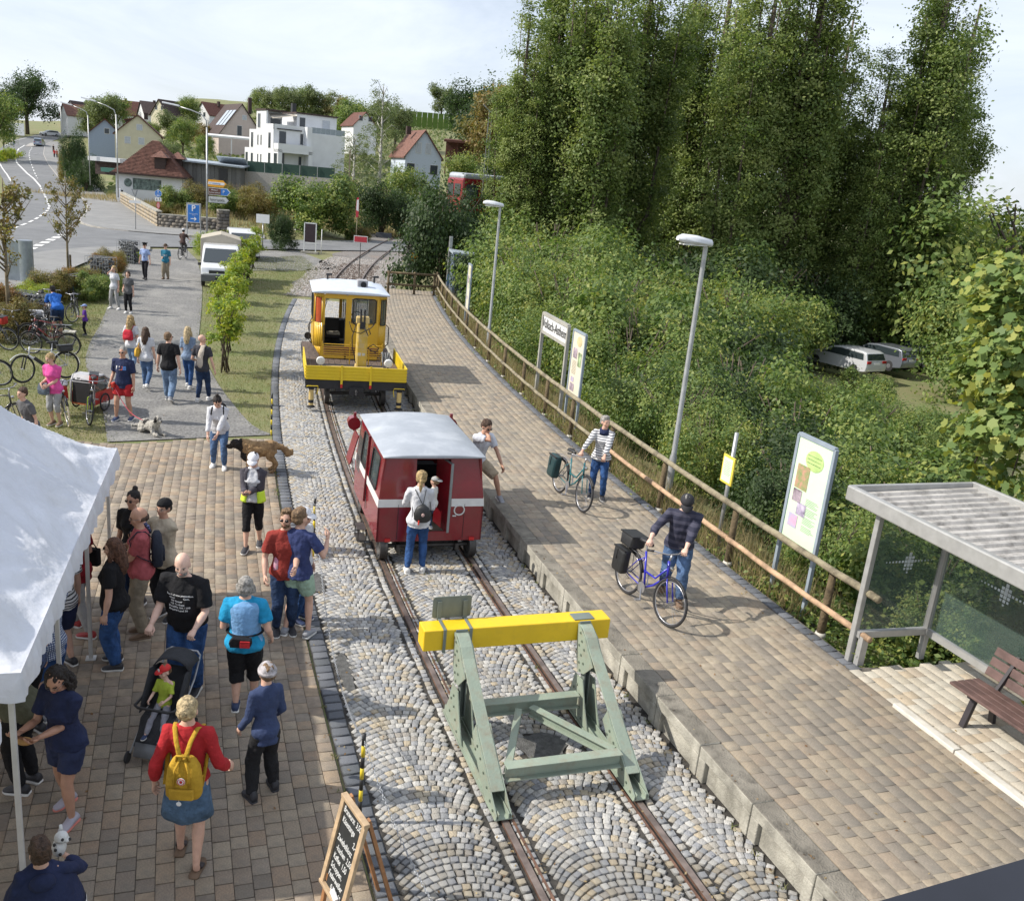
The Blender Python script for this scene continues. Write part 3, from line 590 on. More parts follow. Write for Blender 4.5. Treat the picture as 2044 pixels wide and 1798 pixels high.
    for i,(a0,e,wr) in enumerate(arms):
        b.tube([a0 + (sh[1 - i] - a0) * .12,a0,a0.lerp(e,.5),e,e.lerp(wr,.35),wr],[.036 * S * W,.031 * S * W,.027 * S * W,.0225 * S * W,.0235 * S * W,.0145 * S],10)
    for i,(p0,kn,an) in enumerate(lg):
        toe = Vector((0,.01,-.03)) * S
        b.tube([p0 + Vector((0,0,.02 * S)),p0.lerp(kn,.35),kn,kn.lerp(an,.3),kn.lerp(an,.65),an,an + toe],[.055 * S * W,.048 * S * W,.033 * S * W,.034 * S * W,.026 * S * W,.019 * S,.02 * S],10)
    me = fuse(b,vox * (h / 1.72 if h < 1.3 else 1),2,'body',SK[skin])
    hb = MB()
    if not nohands:
        for i,(a0,e,wr) in enumerate(arms):
            d = (wr - e).normalized(); nn = Vector(pal[i]) if pal[i] else Vector(((1,-1)[i],0,0)); hand(hb,wr,d,nn,(1,-1)[i],S,curl[i],5 if vox < .02 else 4)
        bm = bmesh.new(); bm.from_mesh(me); hm = hb.mesh('h',SK[skin],True); bm.from_mesh(hm); bm.to_mesh(me); bm.free(); bpy.data.meshes.remove(hm)
    me.polygons.foreach_set('use_smooth',[True] * len(me.polygons)); body = link('body',me,root)
    out = dict(root=root,body=body,hp=hp,tp=tp,arms=arms,legs=lg,S=S,Hm=Hm,sh=sh)
    # shirt
    if shirt:
        g = .010 + .004 * (vest is not None); b = MB()
        rr = [q for q in tor if q[0] >= hem]; hq = next(q for q in tor if q[0] >= hem)
        lo = [(hem,(hq[1] + (.006 if fem else .004)),hq[2] + .006,hq[3])] if hem < hq[0] else []
        sr = [ring(q[0],q[1],q[2],q[3],g=g + (.013 * (1 - smooth(.52,.60,q[0])) if not tuck else -.002)) for k,q in enumerate(lo + rr)] + [ring(.846,.036,.034,.0,g=.006)]
        b.loft(sr,0)
        for i,(a0,e,wr) in enumerate(arms):
            if sleeve <= 0: continue
            rd = .006 * S
            if sleeve <= .6: k = sleeve / .5; pts = [a0 + (sh[1 - i] - a0) * .25,a0,a0.lerp(e,.35 * k),a0.lerp(e,.68 * k)]; rs = [.036 * S * W + rd,.037 * S * W + rd,.037 * S * W + rd,.037 * S * W + rd]
            else: pts = [a0 + (sh[1 - i] - a0) * .25,a0,a0.lerp(e,.5),e,e.lerp(wr,.5 * sleeve),e.lerp(wr,.93 * sleeve)]; rs = [.036 * S * W + rd,.036 * S * W + rd,.032 * S * W + rd,.029 * S * W + rd,.026 * S * W + rd,.020 * S + rd]
            b.tube(pts,rs,12)
        me = fuse(b,vox * (h / 1.72 if h < 1.3 else 1),3,'shirt',shirt); noisy(me,.014,9,(1,1,.5)); noisy(me,.008,20,(1,1,.6)); out['shirt'] = link('shirt',me,root)
    if vest:
        b = MB(); rr = [q for q in tor if q[0] >= .5]; b.loft([ring(q[0],q[1],q[2],q[3],g=.020) for q in rr[:-1]] + [ring(.838,.044,.036,0,g=.008)],0)
        me = fuse(b,vox,3,'vest',vest); noisy(me,.009,9,(1,1,.5)); out['vest'] = link('vest',me,root)
    if legs:
        b = MB(); b.loft([ring(q[0],q[1],q[2],q[3],g=.005) for q in tor[:3]] + [ring(.56,(hipw + wa) / 2,.060 * W + belly * .5,belly * .4,g=.001 if not tuck else .008)],0)
        for i,(p0,kn,an) in enumerate(lg):
            tt_ = leglen * 2; g = .006 * S + loose * S
            full = [(p0 + Vector((0,0,-.005 * S)),.049 * W),(p0.lerp(kn,.35),.050 * W),(p0.lerp(kn,.7),.044 * W),(kn,.037 * W),(kn.lerp(an,.35),.037 * W),(kn.lerp(an,.7),.030 * W),(kn.lerp(an,.97),.025 * W)]
            ks = [0,.35,.7,1,1.35,1.7,1.97]; pts = [f_[0] for f_,k_ in zip(full,ks) if k_ <= tt_ + .01]; rs = [f_[1] * S + g * (1 if k_ < 1 else 1 + loose * 12) for f_,k_ in zip(full,ks) if k_ <= tt_ + .01]
            b.tube(pts,rs,12)
        me = fuse(b,vox * (h / 1.72 if h < 1.3 else 1),3,'trousers' if leglen > .8 else 'shorts',legs); noisy(me,.009,9,(1,1,.8)); noisy(me,.008,20); out['trousers'] = link('trousers' if leglen > .8 else 'shorts',me,root)
    if skirt:
        b = MB(); rings = []
        for zz,a,d in ((.60,wa,.06),(.55,.095,.078),(.48,.112,.095),(.40,.125,.105),(.335,.135,.115)):
            rings.append([tp((a * W * math.cos(q) * (1 + .05 * math.sin(5 * q + zz * 9)),d * W * math.sin(q) * (1 + .06 * math.sin(7 * q)) - .004,zz)) for q in [2 * math.pi * j / 28 for j in range(28)]])
        b.loft(rings,0); out['skirt'] = b.build('skirt',skirt,root,sm=True)
    # shoes
    if shoes:
        sm_ = shoe_mesh(shoekind,S).mesh('shoe',[shoes,sole or msole],True)
        for i,(p0,kn,an) in enumerate(lg):
            f_ = (fl,fr)[i]; lift = f_[2] if len(f_) > 2 else 0
            q = link('shoe',sm_,root,(an.x,an.y,an.z - .048 * S),(R(-28) if (lift > .06 and sitz is None) else 0,0,R((6,-6)[i])))
            if lift > .06 and sitz is None: q.location.z += .01
            if sitz is not None: q.rotation_euler = (R(10),0,0)
    # face
    def small(name,mb,m): return link(name,mb.mesh(name,m,True),root)
    if face_parts:
        for sx in (-1,1):
            e_ = MB(); e_.ell(hp((sx * .0175,.0445,.922)),(.0062 * S,.0045 * S,.0042 * S),8,6); small('eye',e_,meye)
            e_ = MB(); e_.tube([hp((sx * .008,.0500,.932)),hp((sx * .018,.0495,.935)),hp((sx * .028,.0425,.931))],.0022 * S,5); small('eyebrow',e_,HR[hair[1]] if hair[1] in HR else HR['brown'])
        e_ = MB(); e_.tube([hp((-.012,.0505,.8885)),hp((0,.0545,.8895)),hp((.012,.0505,.8885))],[.002 * S,.0038 * S,.002 * S],6); small('mouth',e_,mlip)
    if beard:
        e_ = MB(); e_.ell(hp((0,.026,.880)),(.033 * S,.030 * S,.022 * S),10,8); e_.ell(hp((0,.048,.8975)),(.015 * S,.007 * S,.004 * S),8,5); me = fuse(e_,.008,1,'beard',HR[beard]); noisy(me,.004,60); link('beard',me,root)
    if glasses:
        e_ = MB()
        for sx in (-1,1):
            a = [hp((sx * (.018 + .013 * math.cos(q)),.0525 - .0012 * abs(math.cos(q)),.9215 + .009 * math.sin(q))) for q in [2 * math.pi * j / 12 for j in range(12)]]
            if glasses == 'sun': dd = (hp((0,.055,.9)) - hp((0,.0525,.9))); e_.extr(a,dd)
            else: e_.tube(a,.0012 * S,4,closed=True)
            e_.tube([hp((sx * .031,.050,.924)),hp((sx * .0455,.02,.922)),hp((sx * .047,-.006,.918))],.0016 * S,4)
        e_.tube([hp((-.006,.0545,.924)),hp((.006,.0545,.924))],.0016 * S,4); small('sunglasses' if glasses == 'sun' else 'glasses',e_,mdk if glasses == 'sun' else mfr)
    # hair
    st,hc = hair; hm_ = HR.get(hc)
    if st != 'bald':
        b = MB(); E = lambda c,r_,n=12,k=8: b.add([hp(v) for v in MB().ell(c,r_,n,k).v],MB().ell(c,r_,n,k).f)
        Tt = lambda pts,rs,fl_=1.: b.tube([hp(q) for q in pts],[q * S for q in rs],10,flat=fl_)
        if st == 'fringe': E((0,-.022,.913),(.0475,.046,.026))
        else: E((0,-.013,.947),(.0488,.0555,.050)); E((0,-.022,.920),(.0475,.046,.040))
        if st in ('long','curly'):
            E((0,-.036,.905),(.054,.038,.060)); Tt([(0,-.030,.93),(0,-.045,.86),(0,-.055,.79),(0,-.058,.735)],[.050,.054,.050,.030]); Tt([(-.040,-.005,.94),(-.052,.000,.88),(-.056,.005,.82)],[.012,.017,.012]); Tt([(.040,-.005,.94),(.052,.000,.88),(.056,.005,.82)],[.012,.017,.012])
        if st == 'bob': E((0,-.022,.915),(.056,.050,.052)); Tt([(-.044,0,.93),(-.050,.004,.88)],[.018,.016]); Tt([(.044,0,.93),(.050,.004,.88)],[.018,.016])
        if st == 'pony': E((0,-.068,.950),(.014,.014,.014)); Tt([(0,-.066,.950),(0,-.088,.92),(0,-.088,.87),(0,-.080,.815)],[.012,.018,.017,.006])
        if st == 'bun': E((0,-.066,.945),(.026,.022,.026))
        if st == 'topbun': E((0,-.035,1.002),(.022,.022,.020))
        if st == 'short2': E((0,.008,.980),(.036,.034,.018))
        vx = .010 * (h / 1.72) if vox < .02 else .014
        me = fuse(b,vx,2,'hair',hm_); 
        if st == 'curly': noisy(me,.020,24); noisy(me,.012,50)
        else: noisy(me,.010,30,(1,1,.35)); noisy(me,.004,80,(1,1,.4))
        out['hair'] = link('hair',me,root)
    if hat:
        kd,hm2 = hat[:2]; b = MB(); c0 = Vector((0,-.010,.952))
        def dome(r0,rz,z0,n=18,k=6,off=0): return [[hp((c0.x + r0[0] * math.cos(q) * math.cos(p_),c0.y + r0[1] * math.sin(q) * math.cos(p_),z0 + rz * math.sin(p_))) for q in [2 * math.pi * j / n for j in range(n)]] for p_ in [math.pi / 2 * i / k * .98 for i in range(k + 1)]]
        if kd in ('cap','cap_back'):
            b.loft(dome((.0525,.0600),.052,.945)); sg = 1 if kd == 'cap' else -1
            br = [hp((.046 * math.cos(q),-.010 + sg * (.050 + .058 * math.sin(q)),.948 - .010 * math.sin(q))) for q in [math.pi * j / 12 for j in range(13)]]
            b.extr(br,hp((0,0,.952)) - hp((0,0,.949)))
        elif kd == 'beanie': b.loft(dome((.0545,.062),.062,.935)); b.loft([[hp((.0555 * math.cos(q),-.010 + .063 * math.sin(q),zz)) for q in [2 * math.pi * j / 18 for j in range(18)]] for zz in (.925,.948)])
        elif kd == 'skull': b.loft(dome((.053,.060),.052,.945))
        elif kd == 'brim': b.loft(dome((.052,.060),.052,.955)); b.loft([[hp((r_ * math.cos(q),-.010 + r_ * 1.08 * math.sin(q),zz)) for q in [2 * math.pi * j / 20 for j in range(20)]] for r_,zz in ((.050,.956),(.088,.948),(.088,.944),(.050,.950))])
        elif kd == 'officer':
            b.loft([[hp((r_ * math.cos(q),-.010 + r_ * 1.1 * math.sin(q),zz + .006 * math.sin(q))) for q in [2 * math.pi * j / 18 for j in range(18)]] for r_,zz in ((.051,.948),(.053,.975),(.076,.990),(.070,1.000),(.02,1.003))])
            br = [hp((.042 * math.cos(q),.038 + .026 * math.sin(q),.950 - .012 * math.sin(q))) for q in [math.pi * j / 10 for j in range(11)]]; b.extr(br,hp((0,0,.952)) - hp((0,0,.950)))
        elif kd == 'helmet': b.loft(dome((.060,.072),.060,.948)); 
        o = b.build('hat' if kd not in ('cap','cap_back','helmet','beanie') else {'cap': 'cap','cap_back': 'cap','helmet': 'helmet','beanie': 'beanie'}[kd],hm2,root,sm=True); out['hat'] = o
    return out
def backpack(p,m,sx=0.,zc=.70,wd=.085,ht_=.20,dp=.06,strap=None,back=None):
    """a bag worn on the back; a thing of its own that rests on the person"""
    S = p['S']; tp = p['tp']; y0 = back if back is not None else -.078; b = MB()
    def rg(zz,a,d): return [tp((sx + a * (abs(math.cos(q))**.5) * (1 if math.cos(q) > 0 else -1),y0 - dp / 2 + d * (abs(math.sin(q))**.5) * (1 if math.sin(q) > 0 else -1),zz)) for q in [2 * math.pi * j / 20 for j in range(20)]]
    b.loft([rg(zc - ht_ / 2,wd * .85,dp * .45),rg(zc - ht_ / 2 + .015,wd,dp * .55),rg(zc,wd * 1.0,dp * .6),rg(zc + ht_ / 2 - .03,wd * .85,dp * .5),rg(zc + ht_ / 2,wd * .6,dp * .3)])
    b.loft([[tp((sx + .7 * wd * c_,y0 - dp * 1.05 - .014 * s_,zc - .03 + .05 * q)) for c_,s_ in ((-1,0),(-.8,1),(.8,1),(1,0))] for q in (-1,.6)])
    o = b.mesh('backpack',m,True); st = MB()
    for k in (-1,1):
        st.tube([tp((sx + k * wd * .5,y0,zc + ht_ * .42)),tp((k * .062,-.035,.835)),tp((k * .066,.020,.838)),tp((k * .074,.072,.78)),tp((k * .092,.060,.70)),tp((k * .105,0,.655)),tp((sx + k * wd * .8,y0 - .01,zc - ht_ * .35))],.0085 * S,6,flat=.45)
    return o,st.mesh('strap',strap or m,True)
def give_backpack(p,label,m,strap=None,**k):
    a,s = backpack(p,m,strap=strap,**k); r_ = p['root']; t = thing('backpack',label,'backpack',r_.location,r_.rotation_euler.z); link('bag_body',a,t); link('strap',s,t); return t
def on_front(p,o,items,m,name='print',key='shirt',back=False):
    """lay flat print on the chest of a shirt: items = polygons/text meshes in (x, z)"""
    sh = p[key]; me = sh.data; bv = BVHTree.FromPolygons([v.co for v in me.vertices],[tuple(q.vertices) for q in me.polygons]); sg = -1 if back else 1
    mm = items; 
    for v in mm.vertices:
        x,zz = v.co.x,v.co.y; h_ = bv.ray_cast(Vector((x * sg,sg * 1.2,zz)),Vector((0,-sg,0)))
        v.co = (h_[0] + Vector((0,sg * .004,0))) if h_[0] else Vector((x * sg,sg * .12,zz))
    mm.materials.clear(); mm.materials.append(m); return link(name,mm,p['root'])
def textmesh(body,size,x,z,align='CENTER',bold=.0):
    cu = bpy.data.curves.new('t','FONT'); cu.body = body; cu.size = size; cu.align_x = align; cu.align_y = 'CENTER'; cu.offset = bold; cu.resolution_u = 1
    o = bpy.data.objects.new('t',cu); _ts.collection.objects.link(o); dg = tdg(); me = bpy.data.meshes.new_from_object(o.evaluated_get(dg)); bpy.data.objects.remove(o); me.transform(Matrix.Translation((x,z,0)) @ Matrix.Diagonal((-1 if False else 1,1,1,1))); return me
def polymesh(polys):
    b = MB()
    for q in polys: b.add([(x,z,0) for x,z in q],[tuple(range(len(q)))])
    me = bpy.data.meshes.new('print'); me.from_pydata(b.v,[],b.f); return me
def mirror_x(me): me.transform(Matrix.Diagonal((-1,1,1,1))); return me
mwht = mat('print_white',(.75,.75,.75),.8,var=.03)
# ---------------------------------------------------------------- the people in the picture
W_ = cloth('white',(.62,.63,.66)); BK = cloth('black',(.014,.014,.016)); NV = cloth('navy',(.022,.030,.075)); GY = cloth('grey',(.12,.12,.125)); RD = cloth('red',(.42,.025,.03)); DR = cloth('brick_red',(.30,.045,.035)); BG = cloth('beige',(.42,.35,.25)); KH = cloth('khaki',(.26,.22,.16)); LB = cloth('light_blue',(.34,.44,.70)); TL = cloth('teal',(.03,.17,.26)); SKY = cloth('sky_blue',(.20,.40,.68)); MINT = cloth('mint',(.34,.47,.36)); PINK = cloth('pink',(.72,.10,.34)); BRB = cloth('bright_blue',(.03,.14,.50)); PUR = cloth('purple',(.12,.04,.28)); SAND = cloth('sand',(.50,.43,.32)); ROSE = cloth('rose',(.42,.10,.11)); LGY = cloth('light_grey',(.36,.36,.36)); GBL = cloth('grey_blue',(.20,.27,.38)); LIME = cloth('lime',(.40,.50,.06)); HOOD = cloth('hoodie_navy',(.045,.065,.14)); OLV = cloth('olive',(.12,.12,.08)); OFFW = cloth('off_white',(.60,.60,.57)); YEL = cloth('mustard',(.50,.30,.03)); DKG = cloth('dark_grey',(.05,.05,.06)); HIV = mat('hi_vis',(.62,.85,.05),.7,var=.05)
JN = denim('mid',(.10,.17,.31)); JD = denim('dark',(.03,.055,.12)); JL = denim('light',(.19,.28,.42)); JB = denim('blue',(.04,.10,.26))

walkers = 'people strolling up the path'
P = {}
f2 = .022
P['officer'] = person('man in black peaked cap, pale blue shirt and dark tie walking towards us',290,557.5,178,1.78,shirt=LB,tuck=True,hem=.5,legs=cloth('officer_black',(.02,.02,.025)),shoes=mshoe_b,sole=mshoe_b,hat=('officer',BK),hair=('short','brown'),glasses='sun',fl=(0,.16,0),fr=(0,-.14,.0),vox=f2,hl=(-.17,.05,.48),hr=(.165,-.02,.48),group=walkers)
tie = polymesh([[(-.012,1.44),(.012,1.44),(.03,1.10),(0,1.04),(-.03,1.10)]]); on_front(P['officer'],None,tie,mat('tie',(.06,.01,.03),.6),'tie')
P['hiker'] = person('man in brown brimmed hat, teal T-shirt and beige trousers walking towards us',331,557,182,1.74,shirt=TL,sleeve=.6,legs=KH,loose=.008,shoes=mshoe_br,sole=mshoe_b,hat=('brim',mat('felt_brown',(.08,.05,.03),.9)),fl=(0,-.05,0),fr=(0,.1,0),hr=(.06,.14,.62),vox=f2,group=walkers,w=1.05)
on_front(P['hiker'],None,textmesh('OK*',.13,0,1.18),mwht)
P['w_white'] = person('woman with blond ponytail, white T-shirt and grey trousers, hand at her mouth',229,617,168,1.70,fem=True,shirt=W_,legs=LGY,shoes=mshoe_w,hair=('pony','blond'),glasses='sun',hr=(.03,.13,.86),fl=(-.1,0,0),fr=(.08,0,0),vox=f2,yaw=-15,group=walkers)
P['w_grey'] = person('brown haired woman in grey T-shirt and black trousers beside the white shirted woman',257,625,184,1.62,fem=True,shirt=GY,legs=BK,shoes=mshoe_w,hair=('bob','brown'),vox=f2,fr=(0,.04,0),hr=(.10,.09,.56),group=walkers)
P['curly'] = person('woman with curly blond hair, white top and red backpack seen from behind',264,748,-8,1.70,fem=True,shirt=W_,sleeve=.45,legs=JL,shoes=mshoe_b,hair=('curly','blond'),fl=(0,.22,0),fr=(0,-.26,.10),vox=.019,group=walkers,hl=(-.14,.06,.50))
give_backpack(P['curly'],'red backpack worn by the woman with curly blond hair',cloth('pack_red',(.50,.03,.05)),zc=.69,ht_=.17)
P['brunette'] = person('woman with long brown hair, white T-shirt and blue jeans seen from behind',293,776,2,1.68,fem=True,shirt=W_,sleeve=.45,legs=JN,shoes=mshoe_w,hair=('long','brown'),fl=(0,.14,0),fr=(0,-.24,.09),vox=.019,group=walkers,w=1.05)
P['blackT'] = person('man in black T-shirt and blue jeans walking away in the middle of the group',338,801,4,1.80,w=1.12,shirt=BK,legs=JL,loose=.006,shoes=mshoe_g,hair=('short','sand'),glasses='sun',yaw=-35,fl=(0,.2,0),fr=(0,-.25,.08),vox=.019,hr=(.17,-.05,.47),hl=(-.17,.04,.48),group=walkers)
P['blonde2'] = person('woman with long straight blond hair, grey blue top and dark jeans walking away',376,774,-4,1.70,fem=True,shirt=GBL,sleeve=.6,legs=JB,shoes=mshoe_w,hair=('long','light'),fl=(0,.2,0),fr=(0,-.1,.0),vox=.019,hl=(-.06,.12,.64),hr=(.06,.12,.64),group=walkers)
P['bald_grey'] = person('bald man in grey T-shirt with a pale jumper over his shoulder walking away',404,801,-6,1.76,w=1.05,shirt=DKG,legs=JD,shoes=mshoe_w,hair=('bald','brown'),glasses='sun',yaw=-40,fl=(0,-.05,0),fr=(0,.2,0),vox=.019,hr=(.18,.02,.48),hl=(-.14,.12,.58),group=walkers)
b = MB(); S = 1.76; tp = P['bald_grey']['tp']; b.tube([tp((.03,.07,.77)),tp((.035,.03,.85)),tp((.03,-.05,.835)),tp((.02,-.085,.76)),tp((.01,-.095,.66)),tp((.0,-.095,.56)),tp((-.005,-.09,.52))],[.05,.055,.065,.075,.085,.09,.05],10,flat=.35)
me = fuse(b,.02,2,'jumper',cloth('jumper',(.50,.44,.37))); noisy(me,.02,12,(1,1,.4)); q = link('jumper',me,None,P['bald_grey']['root'].location,P['bald_grey']['root'].rotation_euler); tag(q,'pale beige jumper hanging over the bald man\'s shoulder','jumper')
P['leashman'] = person('man in navy T-shirt and red shorts holding a red dog lead',249,838,176,1.76,w=1.14,belly=.012,shirt=NV,sleeve=.6,hem=.45,legs=RD,leglen=.46,loose=.016,shoes=mshoe_n,hair=('short','grey'),glasses='sun',fl=(-.04,-.05,0),fr=(.06,.12,0),hl=(-.155,.04,.47),hr=(.165,.05,.50),vox=.018,skin='tan')
on_front(P['leashman'],None,polymesh([[(-.12,1.23),(-.05,1.23),(-.05,1.32),(-.12,1.32)]]),mat('print_blue',(.10,.25,.6),.8)); on_front(P['leashman'],None,polymesh([[(-.045,1.23),(.02,1.23),(.02,1.32),(-.045,1.32)]]),mat('print_orange',(.5,.12,.08),.8)); on_front(P['leashman'],None,polymesh([[(.025,1.23),(.12,1.23),(.12,1.32),(.025,1.32)]]),mwht)
P['dogwoman'] = person('woman in white blouse and jeans bending over a big brown dog',438,933,188,1.68,fem=True,w=1.1,lean=26,pitch=25,shirt=W_,sleeve=.75,hem=.45,legs=JN,shoes=mshoe_w,hair=('topbun','dark'),hl=(.0,.28,.46),hr=(.10,.28,.46),vox=.018,fl=(-.02,.1,0),fr=(.04,-.05,0))
give_backpack(P['dogwoman'],'black backpack on the woman with the white blouse',BK,zc=.70,sx=.0)
P['capwoman'] = person('woman in white cap and dark jacket with yellow green hem reading a phone',504,1092,184,1.66,fem=True,w=1.06,pitch=24,shirt=W_,sleeve=0,hem=.50,legs=cloth('leggings',(.012,.012,.014)),leglen=.72,shoes=mshoe_b,hair=('short','dark'),hat=('cap',mat('cap_white',(.75,.75,.78),.8)),hl=(.005,.19,.645),hr=(.05,.20,.635),fl=(0,-.12,.0),fr=(-.02,.24,.0),vox=.015,face_parts=False,pal=((.3,0,1),(-.3,0,1)),curl=(.8,.5))
# jacket: open shell with sleeves, two colours
def jacket(p,m1,m2,zc):
    S = p['S']; tp = p['tp']; b = MB(); n = 17
    for z0,z1,mi in ((.50,zc,1),(zc,.835,0)):
        rings = []
        for k in range(7):
            zz = z0 + (z1 - z0) * k / 6; a = np.interp(zz,[.5,.6,.7,.78,.82,.84],[.125,.108,.112,.122,.10,.065]); d = np.interp(zz,[.5,.7,.8,.84],[.095,.09,.07,.05])
            an = [R(118) + R(304) * j / (n - 1) for j in range(n)]; rings.append([tp((a * math.cos(q),d * math.sin(q),zz)) for q in an] + [tp((a * .9 * math.cos(q),d * .9 * math.sin(q),zz)) for q in reversed(an)])
        b.loft(rings,mi)
    for i,(a0,e,wr) in enumerate(p['arms']): b.tube([a0 + (p['sh'][1 - i] - a0) * .2,a0,a0.lerp(e,.5),e,e.lerp(wr,.5),e.lerp(wr,.96)],[.044 * S,.043 * S,.039 * S,.036 * S,.032 * S,.026 * S],12)
    return b.build('jacket',[m1,m2],p['root'],sm=True)
jacket(P['capwoman'],cloth('jacket_grey',(.075,.07,.085)),HIV,.615)
b = MB(); c = (P['capwoman']['arms'][0][2] + P['capwoman']['arms'][1][2]) / 2 + Vector((0,.07,.02)); b.box(c,(.075,.15,.01),0,rot=(.2,0,.2)); q = b.build('smartphone',mshoe_b,P['capwoman']['root']); q.parent = None; q.matrix_world = P['capwoman']['root'].matrix_basis; tag(q,'dark phone in the hands of the woman with the white cap','phone')
P['blueman'] = person('man in bright blue T-shirt bending over the parked bicycles, seen from behind',117,668,40,1.76,w=1.12,lean=48,pitch=-5,shirt=BRB,sleeve=.6,hem=.47,legs=JD,leglen=.5,loose=.015,shoes=mshoe_b,hair=('short','dark'),hl=(-.10,.42,.50),hr=(.05,.45,.50),vox=.02,skin='tan')
P['boy_purple'] = person('small boy in purple T-shirt and blue and orange cap standing on the grass',170.5,669,120,1.02,shirt=PUR,sleeve=.5,legs=BK,shoes=mshoe_b,hair=('short','sand'),hat=('cap',mat('cap_blue',(.25,.35,.65),.8)),hr=(.06,.17,.62),hl=(-.06,.19,.62),vox=.018,headscale=1.3)
P['pink'] = person('woman in bright pink T-shirt and grey trousers holding a bag beside the trailer',112,848,172,1.68,fem=True,w=1.08,lean=6,pitch=15,yaw=-25,shirt=PINK,hem=.45,legs=LGY,leglen=.7,shoes=mshoe_br,hair=('short','blond'),glasses='clear',hl=(-.02,.18,.58),hr=(.08,.14,.60),vox=.018)
P['peek'] = person('brown haired man crouching behind the white tent roof, only his head showing',66,905,150,1.70,shirt=GY,legs=JD,shoes=mshoe_b,hair=('short','brown'),vox=.022,sitz=.62,lean=15,fl=(-.05,.45,0),fr=(.05,.45,0),kneepole=((0,0,1),(0,0,1)))
P['redman'] = person('bearded man in dark red T-shirt and sunglasses beside the cobbles',566,1262,200,1.80,w=1.12,shirt=DR,sleeve=.55,legs=JD,shoes=mshoe_b,hair=('short2','sand'),beard='sand',glasses='sun',yaw=-25,hl=(-.04,.22,.62),hr=(.16,.1,.52),vox=.015)
P['whitecap'] = person('person in white cap and white shirt standing behind the man in green shorts',598,1238,250,1.70,shirt=W_,sleeve=.6,legs=JB,shoes=mshoe_n,hair=('short','grey'),hat=('cap',mat('cap_white',(.75,.75,.78),.8)),vox=.016,pitch=10)
P['mint'] = person('man in navy T-shirt and mint green shorts with a patterned tote bag, seen from behind',592,1266,-14,1.84,shirt=cloth('tee_blue',(.045,.06,.16)),sleeve=.5,hem=.48,legs=MINT,leglen=.46,loose=.014,shoes=mshoe_g,hair=('short2','sand'),yaw=-20,fl=(-.05,-.02,0),fr=(.06,.03,0),hr=(.16,.13,.75),hl=(-.15,-.02,.49),pole=((-.2,-1,-.2),(.4,-.4,-1)),vox=.015)
P['vestwoman'] = person('grey haired woman in light blue vest and black capris with hip bag',487,1412,6,1.68,fem=True,w=1.24,belly=.012,shirt=cloth('sleeve_cyan',(.02,.30,.55)),vest=SKY,hem=.47,legs=BK,leglen=.72,loose=.004,shoes=mshoe_n,hair=('bob','grey'),fl=(0,-.02,0),fr=(0,.16,0),hl=(-.12,.14,.62),hr=(.17,.06,.52),vox=.015)
P['hoodie'] = person('boy in navy hoodie, grey patterned beanie and black work trousers',527,1588,38,1.52,shirt=HOOD,sleeve=1.,hem=.43,legs=cloth('work_black',(.02,.02,.022)),loose=.012,shoes=mshoe_b,shoekind='boot',sole=mshoe_b,hair=('short','sand'),hat=('beanie',mat('beanie_print',(.50,.47,.48),.9,var=.35,scale=14)),hl=(-.13,.10,.50),hr=(.13,.12,.52),w=.86,fl=(-.05,.02,0),fr=(.05,.08,0),vox=.014,headscale=1.08)
P['redtop'] = person('blond woman in red top and denim skirt walking away with a yellow backpack',377,1722,3,1.72,fem=True,w=1.06,shirt=RD,sleeve=.75,hem=.535,skirt=denim('skirt',(.10,.17,.27)),shoes=mat('sandal_strap',(.04,.03,.03),.6),shoekind='sandal',sole=mshoe_br,hair=('bun','light'),fl=(-.02,.16,0),fr=(0,-.1,.0),hl=(-.165,-.02,.50),hr=(.185,.10,.54),vox=.014)
P['stroller_man'] = person('bald bearded man in black T-shirt with white lettering pushing the pushchair',375,1378,172,1.84,w=1.26,belly=.02,lean=8,pitch=12,yaw=12,shirt=BK,sleeve=.6,hem=.46,legs=JB,loose=.008,shoes=mshoe_b,hair=('bald','grey'),beard='grey',hl=(-.14,.20,.56),hr=(.13,.22,.56),curl=(1,1),pal=((0,0,-1),(0,0,-1)),vox=.014,skin='pale')
for k,(t_,x) in enumerate((('Beard of true protection',0),('Chest           Com.',0),('103 Armor',-.03),('+23 Coolness',-.02),('Durability 100 / 100',0),('Requires Level 30',-.01))):
    on_front(P['stroller_man'],None,mirror_x(textmesh(t_,.032,x,1.345 - k * .036,bold=.0012)),mwht,'lettering')
P['printwoman'] = person('woman with long brown hair in black printed T-shirt and blue flared jeans',232,1327,96,1.70,fem=True,w=1.2,belly=.01,shirt=BK,hem=.46,legs=JB,loose=.008,shoes=mshoe_b,hair=('long','auburn'),glasses='sun',vox=.014,fl=(-.02,-.02,0),fr=(.02,.05,0))
on_front(P['printwoman'],None,polymesh([[(.0,1.22),(.05,1.20),(.03,1.28),(.07,1.32),(.02,1.33),(-.05,1.30),(-.06,1.23),(-.03,1.25)]]),mwht)
P['rosepolo'] = person('balding man with glasses, rose polo shirt and beige trousers wearing a dark backpack',284,1266,112,1.80,w=1.08,pitch=8,shirt=ROSE,sleeve=.55,hem=.47,legs=KH,loose=.006,shoes=mshoe_br,sole=mshoe_br,hair=('fringe','brown'),glasses='clear',hl=(-.02,.18,.55),hr=(.05,.16,.52),vox=.014,skin='tan')
give_backpack(P['rosepolo'],'dark grey backpack on the man in the rose polo shirt',cloth('pack_dark',(.03,.035,.05)),zc=.68,ht_=.24,dp=.07)
P['shades'] = person('dark haired woman in black top and sunglasses behind the man in the rose polo',270,1206,165,1.70,fem=True,w=1.12,shirt=BK,sleeve=.6,legs=JD,shoes=mshoe_b,hair=('topbun','dark'),glasses='sun',vox=.016,skin='tan')
